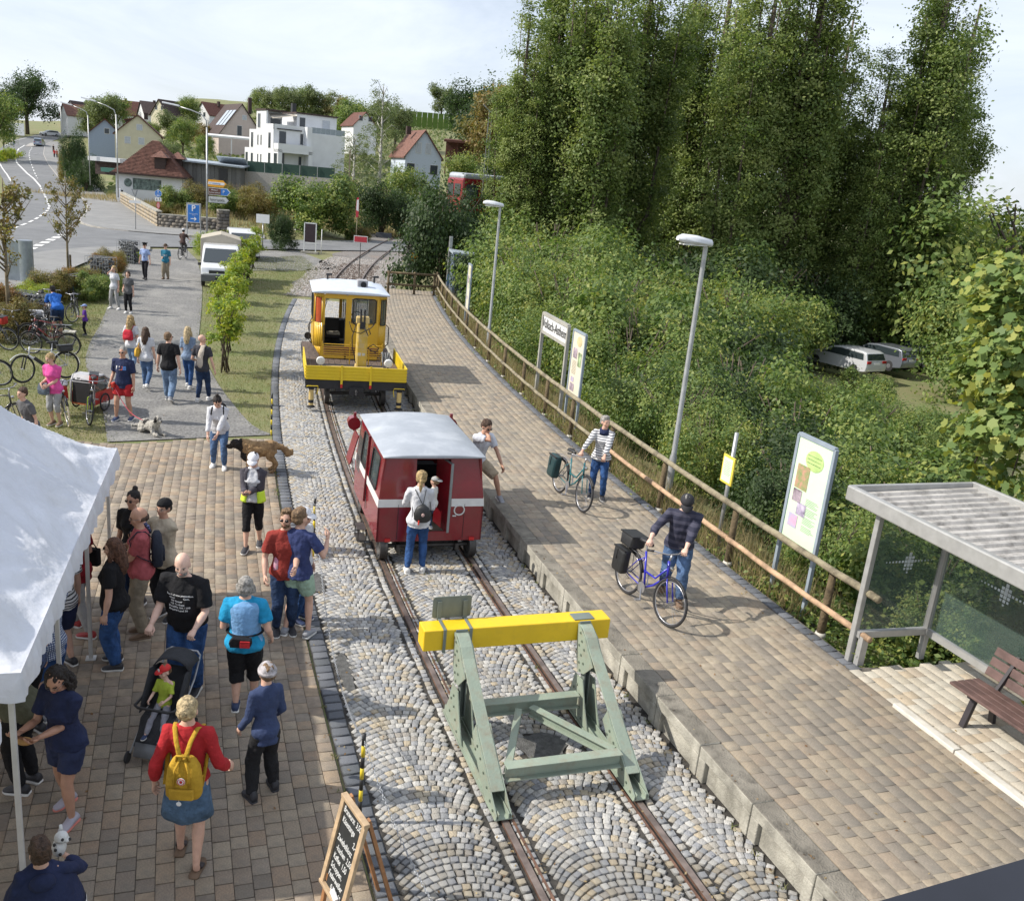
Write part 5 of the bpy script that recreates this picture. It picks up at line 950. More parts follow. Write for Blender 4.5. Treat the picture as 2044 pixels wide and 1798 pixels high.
# rounded corner posts with slit windows
def corner(x0,sgn,y0,nm='corner_panel'):
    b = MB(); pts = [(x0 + sgn * .22 * math.sin(R(k * 15)),y0 + .22 - .22 * math.cos(R(k * 15))) for k in range(7)]
    for z0,z1,kk in ((1.22,1.90,range(6)),(2.62,2.74,range(6)),(1.90,2.62,(0,5))):
        for k in kk:
            p,q = pts[k],pts[k + 1]; b.add([(p[0],p[1],z0),(q[0],q[1],z0),(q[0],q[1],z1),(p[0],p[1],z1)],[(0,1,2,3)])
    for k in range(6):
        p,q = pts[k],pts[k + 1]; f_ = .82; b.add([(p[0] * f_,p[1],CZ0),(q[0] * f_,q[1],CZ0),(q[0],q[1],1.22),(p[0],p[1],1.22)],[(0,1,2,3)])
    o = b.build(nm,my2,YV,sm=True); md = o.modifiers.new('s','SOLIDIFY'); md.thickness = .02
    g = [Vector((pts[k][0],pts[k][1],2.62)) for k in range(1,6)] + [Vector((pts[k][0],pts[k][1],1.90)) for k in range(5,0,-1)]
    b = MB(); b.tube(g,.014,6,closed=True); b.build('window_seal',mrub,YV)
    b = MB(); 
    for k in range(1,5): p,q = pts[k],pts[k + 1]; b.add([(p[0],p[1] + .006,1.9),(q[0],q[1] + .006,1.9),(q[0],q[1] + .006,2.62),(p[0],p[1] + .006,2.62)],[(0,1,2,3)])
    b.build('window',mgl if sgn > 0 else mat('orange_pane',(.45,.08,.03),.2),YV,sm=True)
corner(-.78,-1,CY0); corner(.78,1,CY0)
for x_,sg in ((CX0,-1),(CX1 + .02,1)):
    for y0,y1,z0,z1 in ((CY0 + .22,CY1 - .2,CZ0 + .3,1.85),(CY0 + .22,CY1 - .2,2.62,2.74),(CY0 + .22,CY0 + .4,1.85,2.62),(3.55,3.75,1.85,2.62),(CY1 - .4,CY1 - .2,1.85,2.62)):
        b = MB(); b.box((x_,(y0 + y1) / 2,(z0 + z1) / 2),(.04,y1 - y0,z1 - z0)); b.build('cab_side',my2,YV)
    for y0,y1 in ((CY0 + .4,3.55),(3.75,CY1 - .4)): win([Vector((x_ + sg * .02,y,z)) for y,z in rr((y0 + y1) / 2,2.235,y1 - y0 - .02,.74)],(-sg,0,0))
for x0,x1,z0,z1 in ((CX0,-.72,CZ0,2.74),(-.72,.70,2.60,2.74),(.70,CX1,CZ0,2.74),(-.2,-.1,1.5,2.6),(-.72,.70,CZ0,1.55)): wallp(x0,x1,z0,z1,CY1 - .02)
win([Vector((x,CY1,z)) for x,z in rr(.30,2.08,.74,1.0)],(0,-1,0))
b = MB(); rings = []
for k in range(9):
    y_ = CY0 - .10 + (CY1 - CY0 + .2) * k / 8; ed = .0 if k in (0,8) else 1; rg = []
    for j in range(13): u = -1 + j / 6; rg.append(Vector((-.02 + u * 1.09,y_,2.74 + .04 + .13 * (1 - abs(u)**4) * (.35 + .65 * ed))))
    rings.append(rg + [Vector((q.x,q.y,2.735)) for q in reversed(rg)])
b.loft(rings); b.build('roof',mat('roof_pale_blue',(.56,.62,.70),.45,var=.06,dirt=((.48,.53,.60),.5,2)),YV,auto=45,fix=True,bev=.02)
b = MB(); b.box((.32,3.2,2.98),(.30,.34,.24)); b.build('roof_fan',mat('fan_grey',(.36,.36,.37),.6),YV,bev=.02); b = MB(); b.lathe([(.085,0),(.085,-.03),(.06,-.03),(.06,.02),(.01,.02)],(.34,3.02,2.98),16,axis='Y'); b.build('fan_outlet',mint,YV)
for x_ in (-.6,.8): b = MB(); b.tube([(x_,4.6,2.85),(x_,4.6,3.02)],.03,8); b.tube([(x_ - .04,4.5,3.05),(x_ + .12,4.6,3.05)],.03,8); b.build('horn',mint,YV)
for x_,sg in ((CX0 - .05,-1),(CX1 + .06,1)):
    b = MB(); b.tube([(x_,CY0 + .3,1.25),(x_ + sg * .08,CY0 + .3,1.33),(x_ + sg * .08,CY0 + .3,1.80),(x_,CY0 + .3,1.88)],.016,6); b.build('handrail',mint,YV)
b = MB(); b.tube([(CX0 - .16,CY0 + .5,1.42),(CX0 - .16,CY0 + .58,1.42)],.10,14); b.tube([(CX0 - .05,CY0 + .55,1.2),(CX0 - .16,CY0 + .55,1.7),(CX0 - .05,CY0 + .55,1.95)],.012,5); b.build('mirror',mrub,YV)
b = MB(); b.box((CX0 - .08,CY0 + .5,.85),(.18,.5,.04)); b.box((CX0 - .16,CY0 + .3,.62),(.03,.03,.5)); b.build('step',msteel,YV)
b = MB(); b.tube([(-.76,CY0 - .03,1.32),(-.76,CY0 - .03,1.85)],.014,6); b.tube([(-.18,CY0 - .03,1.32),(-.18,CY0 - .03,2.5)],.012,6); b.build('handrail',mint,YV)
b = MB(); b.box((-.45,3.8,1.35),(.42,.40,.08)); b.tube([(-.45,3.8,1.2),(-.45,3.8,1.35)],.03,8); b.box((-.45,4.0,1.62),(.40,.06,.45)); b.build('driver_seat',mint,YV,bev=.02); b = MB(); b.box((-.42,3.75,1.43),(.38,.34,.06)); b.box((-.34,3.7,1.47),(.16,.14,.05),rz=.4); b.build('folded_blanket',mat('blanket',(.50,.46,.36),.9,var=.3,scale=20),YV,bev=.015)
b = MB(); b.box((0,4.6,1.45),(1.6,.35,.55)); b.build('control_desk',mint,YV,bev=.02); b = MB(); b.tube([(.3 + .18 * math.cos(R(k * 24)),4.25 + .08 * math.sin(R(k * 24)),1.85 + .16 * math.sin(R(k * 24))) for k in range(15)],.014,6,closed=True); b.build('steering_wheel',mint,YV)
# crane
b = MB(); b.box((-.05,.75,ZD + .10),(1.62,.52,.18)); b.build('crane_base',mint,YV,bev=.01); b = MB(); b.box((-.02,.46,ZD + .14),(1.52,.05,.22)); b.build('crane_plate',mcream,YV,bev=.008)
for x_ in (-.36,.34): b = MB(); b.box((x_,.43,ZD + .17),(.10,.012,.04)); b.build('slot',mint,YV,bev=.01)
b = MB(); b.lathe([(.16,ZD + .1),(.18,ZD + .14),(.15,ZD + .28),(.13,ZD + .34)],(.16,.82,0),18); b.build('crane_column',mcream,YV,auto=40)
b = MB(); b.loft([[Vector((.16 + sx * w_,.78 + sy * .11,z_)) for sx,sy in ((-1,-1),(-.7,-1.25),(.7,-1.25),(1,-1),(1,1),(-1,1))] for z_,w_ in ((ZD + .22,.13),(ZD + .5,.15),(2.25,.135))]); b.build('crane_jib',mat('jib_yellow',(.62,.42,.07),.5,var=.1,scale=3,dirt=((.5,.46,.38),.6,5)),YV,bev=.01)
b = MB(); b.box((.16,.78,2.32),(.34,.20,.16)); b.tube([(0.0,.78,2.36),(.32,.78,2.36)],.07,12); b.build('jib_head',mcream,YV,bev=.01)
b = MB(); b.bar((.10,.70,2.2),(.10,.70,2.62),.04,.08); b.bar((.20,.70,2.2),(.20,.70,2.62),.04,.08); b.box((.15,.66,2.2),(.14,.10,.18)); b.build('jib_link',mint,YV)
for pts in ([(0,.62,2.2),(-.22,.55,2.3),(-.12,.55,2.05),(.1,.58,2.0),(.36,.55,2.16),(.45,.6,2.25)],[(-.02,.62,2.25),(-.12,.56,1.9),(-.10,.56,1.6),(-.04,.58,1.4),(-.0,.6,1.2)],[(.32,.64,1.62),(.45,.6,1.72),(.60,.6,1.62),(.52,.6,1.5),(.38,.62,1.56),(.31,.64,1.62)],[(.2,.6,2.15),(.30,.55,1.95),(.36,.55,2.0),(.3,.6,2.15)]): b = MB(); b.tube(pts,.013,6); b.build('hose',mrub,YV,sm=True)
b = MB(); b.box((.15,.642,1.66),(.13,.006,.13)); b.build('warning_plate',mcream,YV); b = MB(); b.box((.10,.641,1.43),(.09,.006,.08)); b.box((.21,.641,1.43),(.08,.006,.07)); b.build('worn_sticker',mat('sticker',(.6,.58,.5),.8),YV)
for x_ in (-.92,.86): b = MB(); b.lathe([(.02,-.06),(.10,-.05),(.115,0),(.10,.02),(.02,.10)],(x_,.42,ZD + .38),18,axis='Y'); b.build('headlight',mlens,YV,auto=40); b = MB(); b.bar((x_,.48,ZD),(x_,.48,ZD + .3),.04,.04); b.build('lamp_post',mint,YV)
b = MB()
for z_ in np.arange(ZD + .30,ZD + .66,.06): b.tube([(-.85,1.35,z_),(.78,1.35,z_)],.012,5)
for x_ in (-.85,-.1,.42,.78): b.bar((x_,1.35,ZD),(x_,1.35,ZD + .72),.03,.03)
b.build('rack',my2,YV)
b = MB()
for z_ in np.arange(ZD + .34,ZD + .56,.07): b.tube([(-.8,1.5,z_),(.7,1.5,z_)],.025,6)
b.build('stored_bars',mat('rust_red',(.16,.05,.035),.8),YV)
b = MB()
for k in range(9): b.tube([(.72 + .26 * random.random(),1.1 + .1 * random.random(),ZD + .55 - .03 * random.random()),(.75 + .2 * random.random(),1.0,ZD + .3),(.72 + .25 * random.random(),1.05,ZD + .02)],.012,5)
b.build('cable_bundle',mat('cable_grey',(.28,.29,.29),.7),YV)

# ---------------------------------------------------------------- wooden railing
mwd = mat('weathered_wood',(.30,.255,.17),.85,var=.3,scale=5,bump=.6,bscale=30,dirt=((.20,.20,.12),.5,5)); mwn = mat('newer_wood',(.48,.32,.20),.8,var=.25,scale=5,bump=.4); mpost = mat('post_wood',(.15,.11,.06),.9,var=.3,scale=6,bump=.7); mcap = mat('post_shoe',(.5,.48,.42),.8)
RL = thing('railing','rustic log railing with two rails along the back of the platform','fence',(0,0,0)); ps = [8.00,10.55,13.15,15.75,18.3,20.4,22.75,25.1,27.5,29.9,32.3,34.7,37.1,39.5,41.9,44.3,46.2]
for s_ in ps:
    p = TR(s_,5.58,0); p.z = .26; b = MB(); b.tube([p,p + Vector((0,0,.55)),p + Vector((0,0,1.10))],[.062,.056,.05],10); b.build('post',mpost,RL,sm=True); b = MB(); b.lathe([(.075,0),(.08,.05),(.066,.09)],(p.x,p.y,p.z + .04),10); b.build('post_shoe',mcap,RL,sm=True)
ends = [(6.98,0)] + [(q,0) for q in ps[1::2]] + [(46.2,0)]; ends = [6.98] + ps[1::2]
for a_,c_ in zip(ends[:-1],ends[1:]):
    for z_,r_,m_ in ((PZ + 1.0,.05,mwd),(PZ + .42,.043,mwn if a_ < 12 else mwd)):
        n_ = 8; jit = [rng.uniform(-.012,.012) for _ in range(n_ + 1)]; b = MB(); b.tube([TR(a_ + (c_ - a_) * k / n_,5.50,z_ + jit[k]) for k in range(n_ + 1)],[r_ * (1 + .06 * math.sin(k * 1.7)) for k in range(n_ + 1)],10); b.build('rail',m_,RL,sm=True)
# end fence across the platform
EF = thing('railing','dark log railing across the far end of the platform','fence',(0,0,0)); a_,c_ = at(774,585,PZ),at(868,590,PZ)
for k,q in enumerate((0,.55,.97)): p = a_.lerp(c_,q); b = MB(); b.tube([p - Vector((0,0,.3)),p + Vector((0,0,1.1))],.06,8); b.build('post',mpost,EF,sm=True)
for z_ in (.45,1.02): b = MB(); b.tube([a_ + Vector((-.1,0,z_)),c_ + Vector((.2,0,z_ - .02))],.055,8); b.build('rail',mpost,EF,sm=True)

# ---------------------------------------------------------------- platform lamps
malu = mat('galvanised',(.42,.43,.43),.42,.6,var=.12,scale=6); mlampw = mat('lamp_white',(.68,.70,.73),.3,var=.05); mframe = mat('sign_frame',(.27,.32,.37),.5,var=.08)
def lamp(s_,t_,lab,z0=-.2):
    p = TR(s_,t_,0); r_ = thing('street_lamp',lab,'lamp',(p.x,p.y,z0),heading(s_),'lamps behind the platform'); b = MB(); b.tube([(0,0,-.5),(0,0,1.2),(0,0,1.25),(0,0,5.45)],[.075,.075,.055,.045],14); b.build('pole',malu,r_,auto=30)
    b = MB(); b.loft([[Vector((x,y * w_,5.50 + zz + h_ * s2)) for y,s2 in ((-1,0),(-.9,.6),(-.5,1),(.5,1),(.9,.6),(1,0),(.7,-.45),(-.7,-.45))] for x,w_,h_,zz in ((.12,.06,.05,.0),(.08,.12,.09,0),(-.25,.15,.12,.03),(-.5,.13,.11,.05),(-.62,.06,.05,.06))]); b.build('lamp_head',mlampw,r_,auto=50,fix=True); b = MB(); b.box((-.27,0,5.475),(.5,.2,.03)); b.build('lamp_glass',mlens,r_)
lamp(14.5,6.45,'nearer tall lamp with white head behind the platform railing'); lamp(30.8,6.2,'farther tall lamp with white head behind the platform railing')
# station sign
mwsign = mat('sign_white',(.70,.71,.70),.5,var=.04); mblk = mat('sign_black',(.03,.03,.03),.6)
def planksign(name,lab,sA,sB,t_,ztop,zb,thick=.05,postw=.06,cat='sign',zf=-.1,frame=mframe,post=mframe,board=mwsign,cover=0.):
    a_,c_ = TR(sA,t_,0),TR(sB,t_,0); m_ = (a_ + c_) / 2; d = (c_ - a_); w_ = d.length; r_ = thing(name,lab,cat,(m_.x,m_.y,0),math.atan2(d.y,d.x))
    # local x runs from A (far) to B (near); faces the track (-n side)
    for x_ in (-w_ / 2,w_ / 2): b = MB(); b.bar((x_,0,zf),(x_,0,ztop),postw,postw); b.build('post',post,r_,bev=.006)
    for z_ in (zb,ztop): b = MB(); b.bar((-w_ / 2,0,z_),(w_ / 2,0,z_),postw,postw * .9); b.build('frame',frame,r_)
    b = MB(); b.box((0,0,(ztop + zb) / 2),(w_ - postw,thick * .5,ztop - zb - postw * .8)); b.build('board',board,r_)
    return r_,w_
fs = -1   # the printed side faces the track: local -y (after the turn) or +y
def facing(r_):
    v_ = Euler(r_.rotation_euler).to_matrix() @ Vector((0,1,0)); to = Vector((-r_.location.x,-r_.location.y,0)) + TR(s_of_y(max(5,r_.location.y)),.7); return 1 if v_.dot(TR(s_of_y(max(5,r_.location.y)),.7) - r_.location) > 0 else -1
SG,w_ = planksign('station_sign','white station name board Volkach-Astheim on two grey posts',22.6,20.3,5.95,2.72,2.22,postw=.09,post=mat('sign_post_grey',(.36,.35,.31),.7),frame=mat('sign_post_grey',(.36,.35,.31)))
f_ = facing(SG); M_ = face_frame((0,f_ * .028,2.47),(-f_,0,0),(0,0,1)); text('Volkach-Astheim',.36,M_,mblk,SG,xs=.86)
def board(name,lab,sA,sB,t_,ztop,zb,prints,**k):
    r_,w_ = planksign(name,lab,sA,sB,t_,ztop,zb,cat='information board',**k); f_ = facing(r_)
    for (x0,z0,x1,z1,c,*nm) in prints:   # fractions of the board, from its left as seen from the track
        W2 = w_ - .08; H2 = ztop - zb - .07; X = lambda q: (q - .5) * W2 * (-f_); Zz = lambda q: zb + .035 + q * H2; b = MB(); y_ = f_ * .018
        if isinstance(c,tuple): b.add([(X((x0 + x1) / 2 + (x1 - x0) / 2 * math.cos(R(a * 18))),y_,Zz((z0 + z1) / 2 + (z1 - z0) / 2 * math.sin(R(a * 18)))) for a in range(20)],[tuple(range(20))]); mm = c[1]
        else: b.add([(X(x0),y_,Zz(z0)),(X(x1),y_,Zz(z0)),(X(x1),y_,Zz(z1)),(X(x0),y_,Zz(z1))],[(0,1,2,3)]); mm = c
        b.build(nm[0] if nm else 'print',mm,r_)
    return r_,f_,w_
mpgrn = mat('board_green',(.60,.76,.55),.4,var=.02); mlime = mat('print_lime',(.47,.66,.24),.5); mph = [mat('photo_a',(.42,.20,.16),.5,var=.6,scale=9,col2=(.10,.30,.08)),mat('photo_b',(.40,.33,.38),.5,var=.7,scale=8,col2=(.08,.06,.07)),mat('photo_c',(.45,.40,.50),.5,var=.6,scale=10,col2=(.15,.12,.2)),mat('photo_d',(.55,.25,.35),.5,var=.5,scale=6,col2=(.3,.45,.6))]; mtx = mat('print_text',(.30,.42,.27),.7)
txt = [(.52,.47 - k * .0145,.52 + .34 + .06 * math.sin(k * 2.3),.476 - k * .0145,mtx,'text_line') for k in range(0,22) if k not in (5,11,17)]
board('info_board','large pale green information board with photographs behind the railing, nearest the shelter',9.65,8.78,5.85,2.86,1.16,[(.28,.74,.82,.93,('o',mlime),'print'),(.09,.53,.47,.76,mph[0],'photo'),(.09,.40,.36,.52,mph[1],'photo'),(.28,.29,.56,.41,mph[2],'photo'),(.09,.15,.37,.28,mph[3],'photo')] + [(.33,.87 - k * .035,.75,.878 - k * .035,mtx,'text_line') for k in range(3)] + txt,board=mpgrn,zf=-.3)
mpcr = mat('board_cream',(.66,.62,.50),.4,var=.03); motx = mat('print_brown',(.35,.30,.22),.7)
o2 = [(.35,.80,.80,.96,('o',mat('print_tan',(.62,.52,.30),.6)),'print'),(.12,.60,.48,.76,mph[1],'photo'),(.6,.50,.9,.72,mat('photo_e',(.35,.45,.25),.5,var=.5),'photo'),(.15,.22,.42,.30,mph[2],'photo'),(.12,.08,.50,.20,mph[1],'photo')] + [(.14,.55 - k * .022,.5,.56 - k * .022,motx,'text_line') for k in range(10)]
board('info_board','narrow cream information board behind the railing beside the station name board',19.85,18.95,5.95,2.72,1.05,o2,board=mpcr)
board('info_board','tall narrow information board at the far end of the railing',34.6,33.8,5.85,2.9,1.1,o2[:4],board=mpcr)
# yellow framed notice on a steel tube
p = at(1430,1100,.15); Y_ = thing('notice_board','small yellow framed notice on a steel tube behind the railing','notice',(p.x,p.y,0),heading(11.2) + R(90)); b = MB(); b.tube([(0,0,-.2),(0,0,2.35)],.035,10); b.build('tube',malu,Y_,sm=True)
f_ = facing(Y_); b = MB(); b.box((0,f_ * .05,1.68),(.36,.03,.50)); b.build('frame',mat('frame_yellow',(.75,.60,.08),.5),Y_,bev=.005); b = MB(); b.box((0,f_ * .068,1.68),(.28,.006,.42)); b.build('sheet',mpgrn,Y_); b = MB(); [b.box((.0,f_ * .072,1.83 - k * .03),(.2 + .03 * math.sin(k * 3),.002,.008)) for k in range(9)]; b.build('text_line',mtx,Y_)

# ---------------------------------------------------------------- shelter and bench
SH = thing('shelter','glass waiting shelter with grey steel frame and corrugated roof','shelter',TR(7.10,5.45,PZ),heading(6)); sa = Euler(SH.rotation_euler).to_matrix(); SL = lambda s_,t_,z_: sa.transposed() @ (TR(s_,t_,0) - Vector((SH.location.x,SH.location.y,0))) + Vector((0,0,z_))
mfrm = mat('shelter_frame',(.40,.40,.39),.45,.3,var=.08,dirt=((.25,.25,.23),.4,4)); mglass = mat('shelter_glass',(.10,.15,.13),.04,var=0,spec=.9,alpha=.30); mcorr = mat('corrugated',(.46,.44,.41),.7,var=.15,scale=3,dirt=((.09,.08,.07),.85,5))
X1,Y1 = 1.08,-4.6
for (x_,y_) in ((0,.12),(X1,0),(X1,-2.0),(X1,-4.0)): b = MB(); b.bar((x_,y_,0),(x_,y_,2.14),.08,.08); b.build('post',mfrm,SH,bev=.01)
for (x_,y_) in ((.06,0),): b = MB(); b.bar((x_,y_,0),(x_,y_,.42),.10,.08); b.build('foot',mfrm,SH)
b = MB(); b.bar((.0,.06,.42),(X1,0,.42),.07,.09); b.build('lower_rail',mfrm,SH); b = MB(); b.bar((X1,0,.42),(X1,Y1,.42),.07,.09); b.build('lower_rail',mfrm,SH)
b = MB(); b.bar((0.03,.075,1.26),(X1 - .04,.02,1.26),.012,1.56); b.build('glass_pane',mglass,SH)
for k in range(2): b = MB(); b.bar((X1,-.05 - 2 * k,1.26),(X1,-1.95 - 2 * k,1.26),.012,1.56); b.build('glass_pane',mglass,SH)
msq = mat('frosted_square',(.52,.58,.62),.5)
dia = [(0,3,1),(-1,2,.9),(1,2,.9),(0,2,1.1),(-1,1,1),(0,1,1.15),(1,1,1),(-1,0,.9),(0,0,1),(1,0,.9),(-1,-1,.7),(0,-1,.9),(1,-1,.7),(0,-2,.6)] + [(s_ * k,1,.75 - .07 * (k - 2)) for k in range(2,8) for s_ in (-1,1)]
for fn in (lambda u: Vector((.54 + u,.03,0)),lambda u: Vector((X1 - .012,-1.0 - u,0)),lambda u: Vector((X1 - .012,-3.0 - u,0))):
    b = MB()
    for i,j,q in dia: h_ = .022 * q; z_ = 1.40 + j * .052; u = i * .052; b.add([fn(u - h_) + Vector((0,-.0,z_ - h_)),fn(u + h_) + Vector((0,0,z_ - h_)),fn(u + h_) + Vector((0,0,z_ + h_)),fn(u - h_) + Vector((0,0,z_ + h_))],[(0,1,2,3)])
    b.build('frosted_pattern',msq,SH)
RX0,RX1,RY0 = -.12,1.95,.62
b = MB(); b.bar((RX0,RY0,2.22),(RX0,Y1,2.22),.10,.20); b.build('roof_edge',mfrm,SH,bev=.02); b = MB(); b.bar((RX0,RY0,2.23),(RX1,RY0,2.23),.06,.16); b.build('roof_edge',mfrm,SH,bev=.01); b = MB(); b.bar((RX1,RY0,2.25),(RX1,Y1,2.25),.06,.14); b.build('roof_edge',mfrm,SH,bev=.01)
b = MB(); n_ = 240; rings = []
for k in range(n_ + 1):
    y_ = RY0 - .03 + (Y1 - RY0 + .03) * k / n_; ph = (k % 8) / 8; zz = 2.19 + (.035 if .1 < ph < .6 else 0.) ; rings.append([(RX0 + .05,y_,zz),(RX1 - .03,y_,zz + .03),(RX1 - .03,y_,zz + .02),(RX0 + .05,y_,zz - .01)])
b.loft([[Vector(q) for q in r_] for r_ in rings]); b.build('roof_sheet',mcorr,SH)
b = MB(); b.box((.9,-2.1,2.13),(1.8,.06,.08)); b.box((.9,.1,2.13),(1.8,.06,.08)); b.build('roof_beam',mfrm,SH)
# slatted bench
BN = thing('bench','brown slatted bench with dark metal legs inside the shelter','bench',TR(4.75,6.02,PZ),heading(4.6)); mslat = mat('brown_slat',(.14,.085,.075),.55,var=.2,scale=5,bump=.2); mleg = mat('bench_leg',(.035,.03,.035),.5)
for k in range(4): b = MB(); b.box((-.24 + k * .115,0,.44),(.10,2.1,.035)); b.build('seat_slat',mslat,BN,bev=.006)
for k in range(3): b = MB(); b.box((.26 + k * .035,0,.56 + k * .125),(.035,2.1,.105),rot=(0,.27,0)); b.build('back_slat',mslat,BN,bev=.006)
for y_ in (.78,-.78):
    b = MB(); b.bar((-.24,y_,0),(-.14,y_,.42),.05,.07); b.build('leg',mleg,BN); b = MB(); b.bar((.22,y_,0),(.14,y_,.42),.05,.07); b.bar((.14,y_,.40),(.38,y_,.86),.04,.05); b.build('leg',mleg,BN); b = MB(); b.bar((-.26,y_,.41),(.2,y_,.41),.045,.05,); b.build('seat_bearer',mleg,BN)

# ---------------------------------------------------------------- chain posts, chalkboard
mchain = mat('chain_steel',(.42,.44,.47),.35,.7); mbk = mat('post_black',(.02,.02,.02),.5); mye = mat('post_yellow',(.72,.55,.03),.5)
def chainpost(p,lab,h_=1.0): 
    r_ = thing('barrier_post',lab,'post',p,0,'striped chain posts'); 
    for k in range(8):
        b = MB(); b.tube([(0,0,k * h_ / 8),(0,0,(k + 1) * h_ / 8)],.02,10); b.build('band',mye if k % 2 == 0 else mbk,r_,sm=True)
    return r_
cp = [(at(717,1640),'black and yellow striped post beside the chalkboard'),(at(541.5,868),'black and yellow striped post at the edge of the lawn')]
for p_,l_ in cp: chainpost(p_,l_)
ring_ = MB(); ring_.tube([(.012 * math.cos(R(k * 45)),.022 * math.sin(R(k * 45)),0) for k in range(8)],.0035,4,closed=True); lk_ = ring_.mesh('chain_link',mchain,True)
CH_ = thing('chain','thin steel chain hanging over the cobbles from the striped post','chain',(0,0,0))
c1 = at(717,1640); c1.z = .93; c0 = Vector((.42,4.9,.93)); c2 = Vector(TR(12.2,-1.1,.93)); k_ = 0
for a_,c_,sag in ((c0,c1,.25),(c1,c2,.72)):
    n_ = int((c_ - a_).length / .042)
    for k in range(n_):
        u = (k + .5) / n_; p_ = a_.lerp(c_,u); p_.z -= sag * 4 * u * (1 - u); d = (c_ - a_).normalized(); d.z = -sag * 4 * (1 - 2 * u) / (c_ - a_).length; q = d.to_track_quat('Y','Z').to_euler(); q.rotate_axis('Y',R(90 * (k % 2)))
        if k_ < 290: link('link',lk_,CH_,p_,q)
        k_ += 1
chainpost(Vector((c2.x,c2.y,0)),'striped post half hidden behind the man in green shorts')
mwdl = mat('board_wood',(.50,.36,.22),.6,var=.15,scale=8,bump=.2); mwdo = mat('easel_wood',(.36,.17,.07),.55,var=.2,scale=8); mslate = mat('slate',(.02,.022,.022),.7,var=.2)
A0,B0,Z_A = at(656,1790,.10),at(716,1640,.0),0
CBd = thing('chalkboard','A-frame chalkboard menu in a pale wooden frame beside the cobbles','chalkboard',(-.83,6.22,0),R(-57)); bw,bh,bz = .40,.82,.28; tl = R(-12)
Mb = Matrix.Translation((0,0,bz)) @ Matrix.Rotation(tl,4,'X'); q3 = lambda x,z,y=0: Mb @ Vector((x,y,z))
b = MB(); b.add([q3(-bw / 2,0,.0),q3(bw / 2,0,.0),q3(bw / 2,bh,.0),q3(-bw / 2,bh,.0)],[(0,1,2,3)]); b.extr([q3(-bw / 2,0,.012),q3(bw / 2,0,.012),q3(bw / 2,bh,.012),q3(-bw / 2,bh,.012)],(0,.008,0)); b.build('slate',mslate,CBd)
for a_,c_ in (((-bw / 2,0),(-bw / 2,bh)),((bw / 2,0),(bw / 2,bh)),((-bw / 2 - .028,0),(bw / 2 + .028,0)),((-bw / 2 - .028,bh),(bw / 2 + .028,bh))): b = MB(); b.bar(q3(*a_,-.004),q3(*c_,-.004),.055,.035); b.build('frame',mwdl,CBd,bev=.005)
for x_ in (-.17,.17): b = MB(); b.bar((x_,-.02,0),q3(x_,.10,.01),.045,.03); b.build('leg',mwdo,CBd); b = MB(); b.bar((x_,.52,0),q3(x_,bh + .02,.03),.045,.03); b.build('leg',mwdo,CBd)
b = MB(); b.box(q3(.06,.06,-.03),(.10,.03,.05),rot=(0,.4,0)); b.build('chalk',mwht,CBd)
mchk = mat('chalk_white',(.75,.75,.73),.9,var=.1)
for k,(t_,x_) in enumerate((('Bratwurst  3,50',0),('Käsestange',-.04),('2,-',.18),('Zwiebelblotz',-.02),('-kuchen  2,50',.02),('Kaffee  1,50',-.02),('Schoppen,',-.05),('Federweißer',-.02),('0,2l  3,00',.04))):
    M_ = Matrix.Translation((0,0,bz)) @ Matrix.Rotation(tl,4,'X') @ face_frame((x_ * .7,-.004,bh - .09 - k * .085),(1,0,0),(.05,0,1)); text(t_,.075,M_,mchk,CBd,xs=.68,name='lettering')
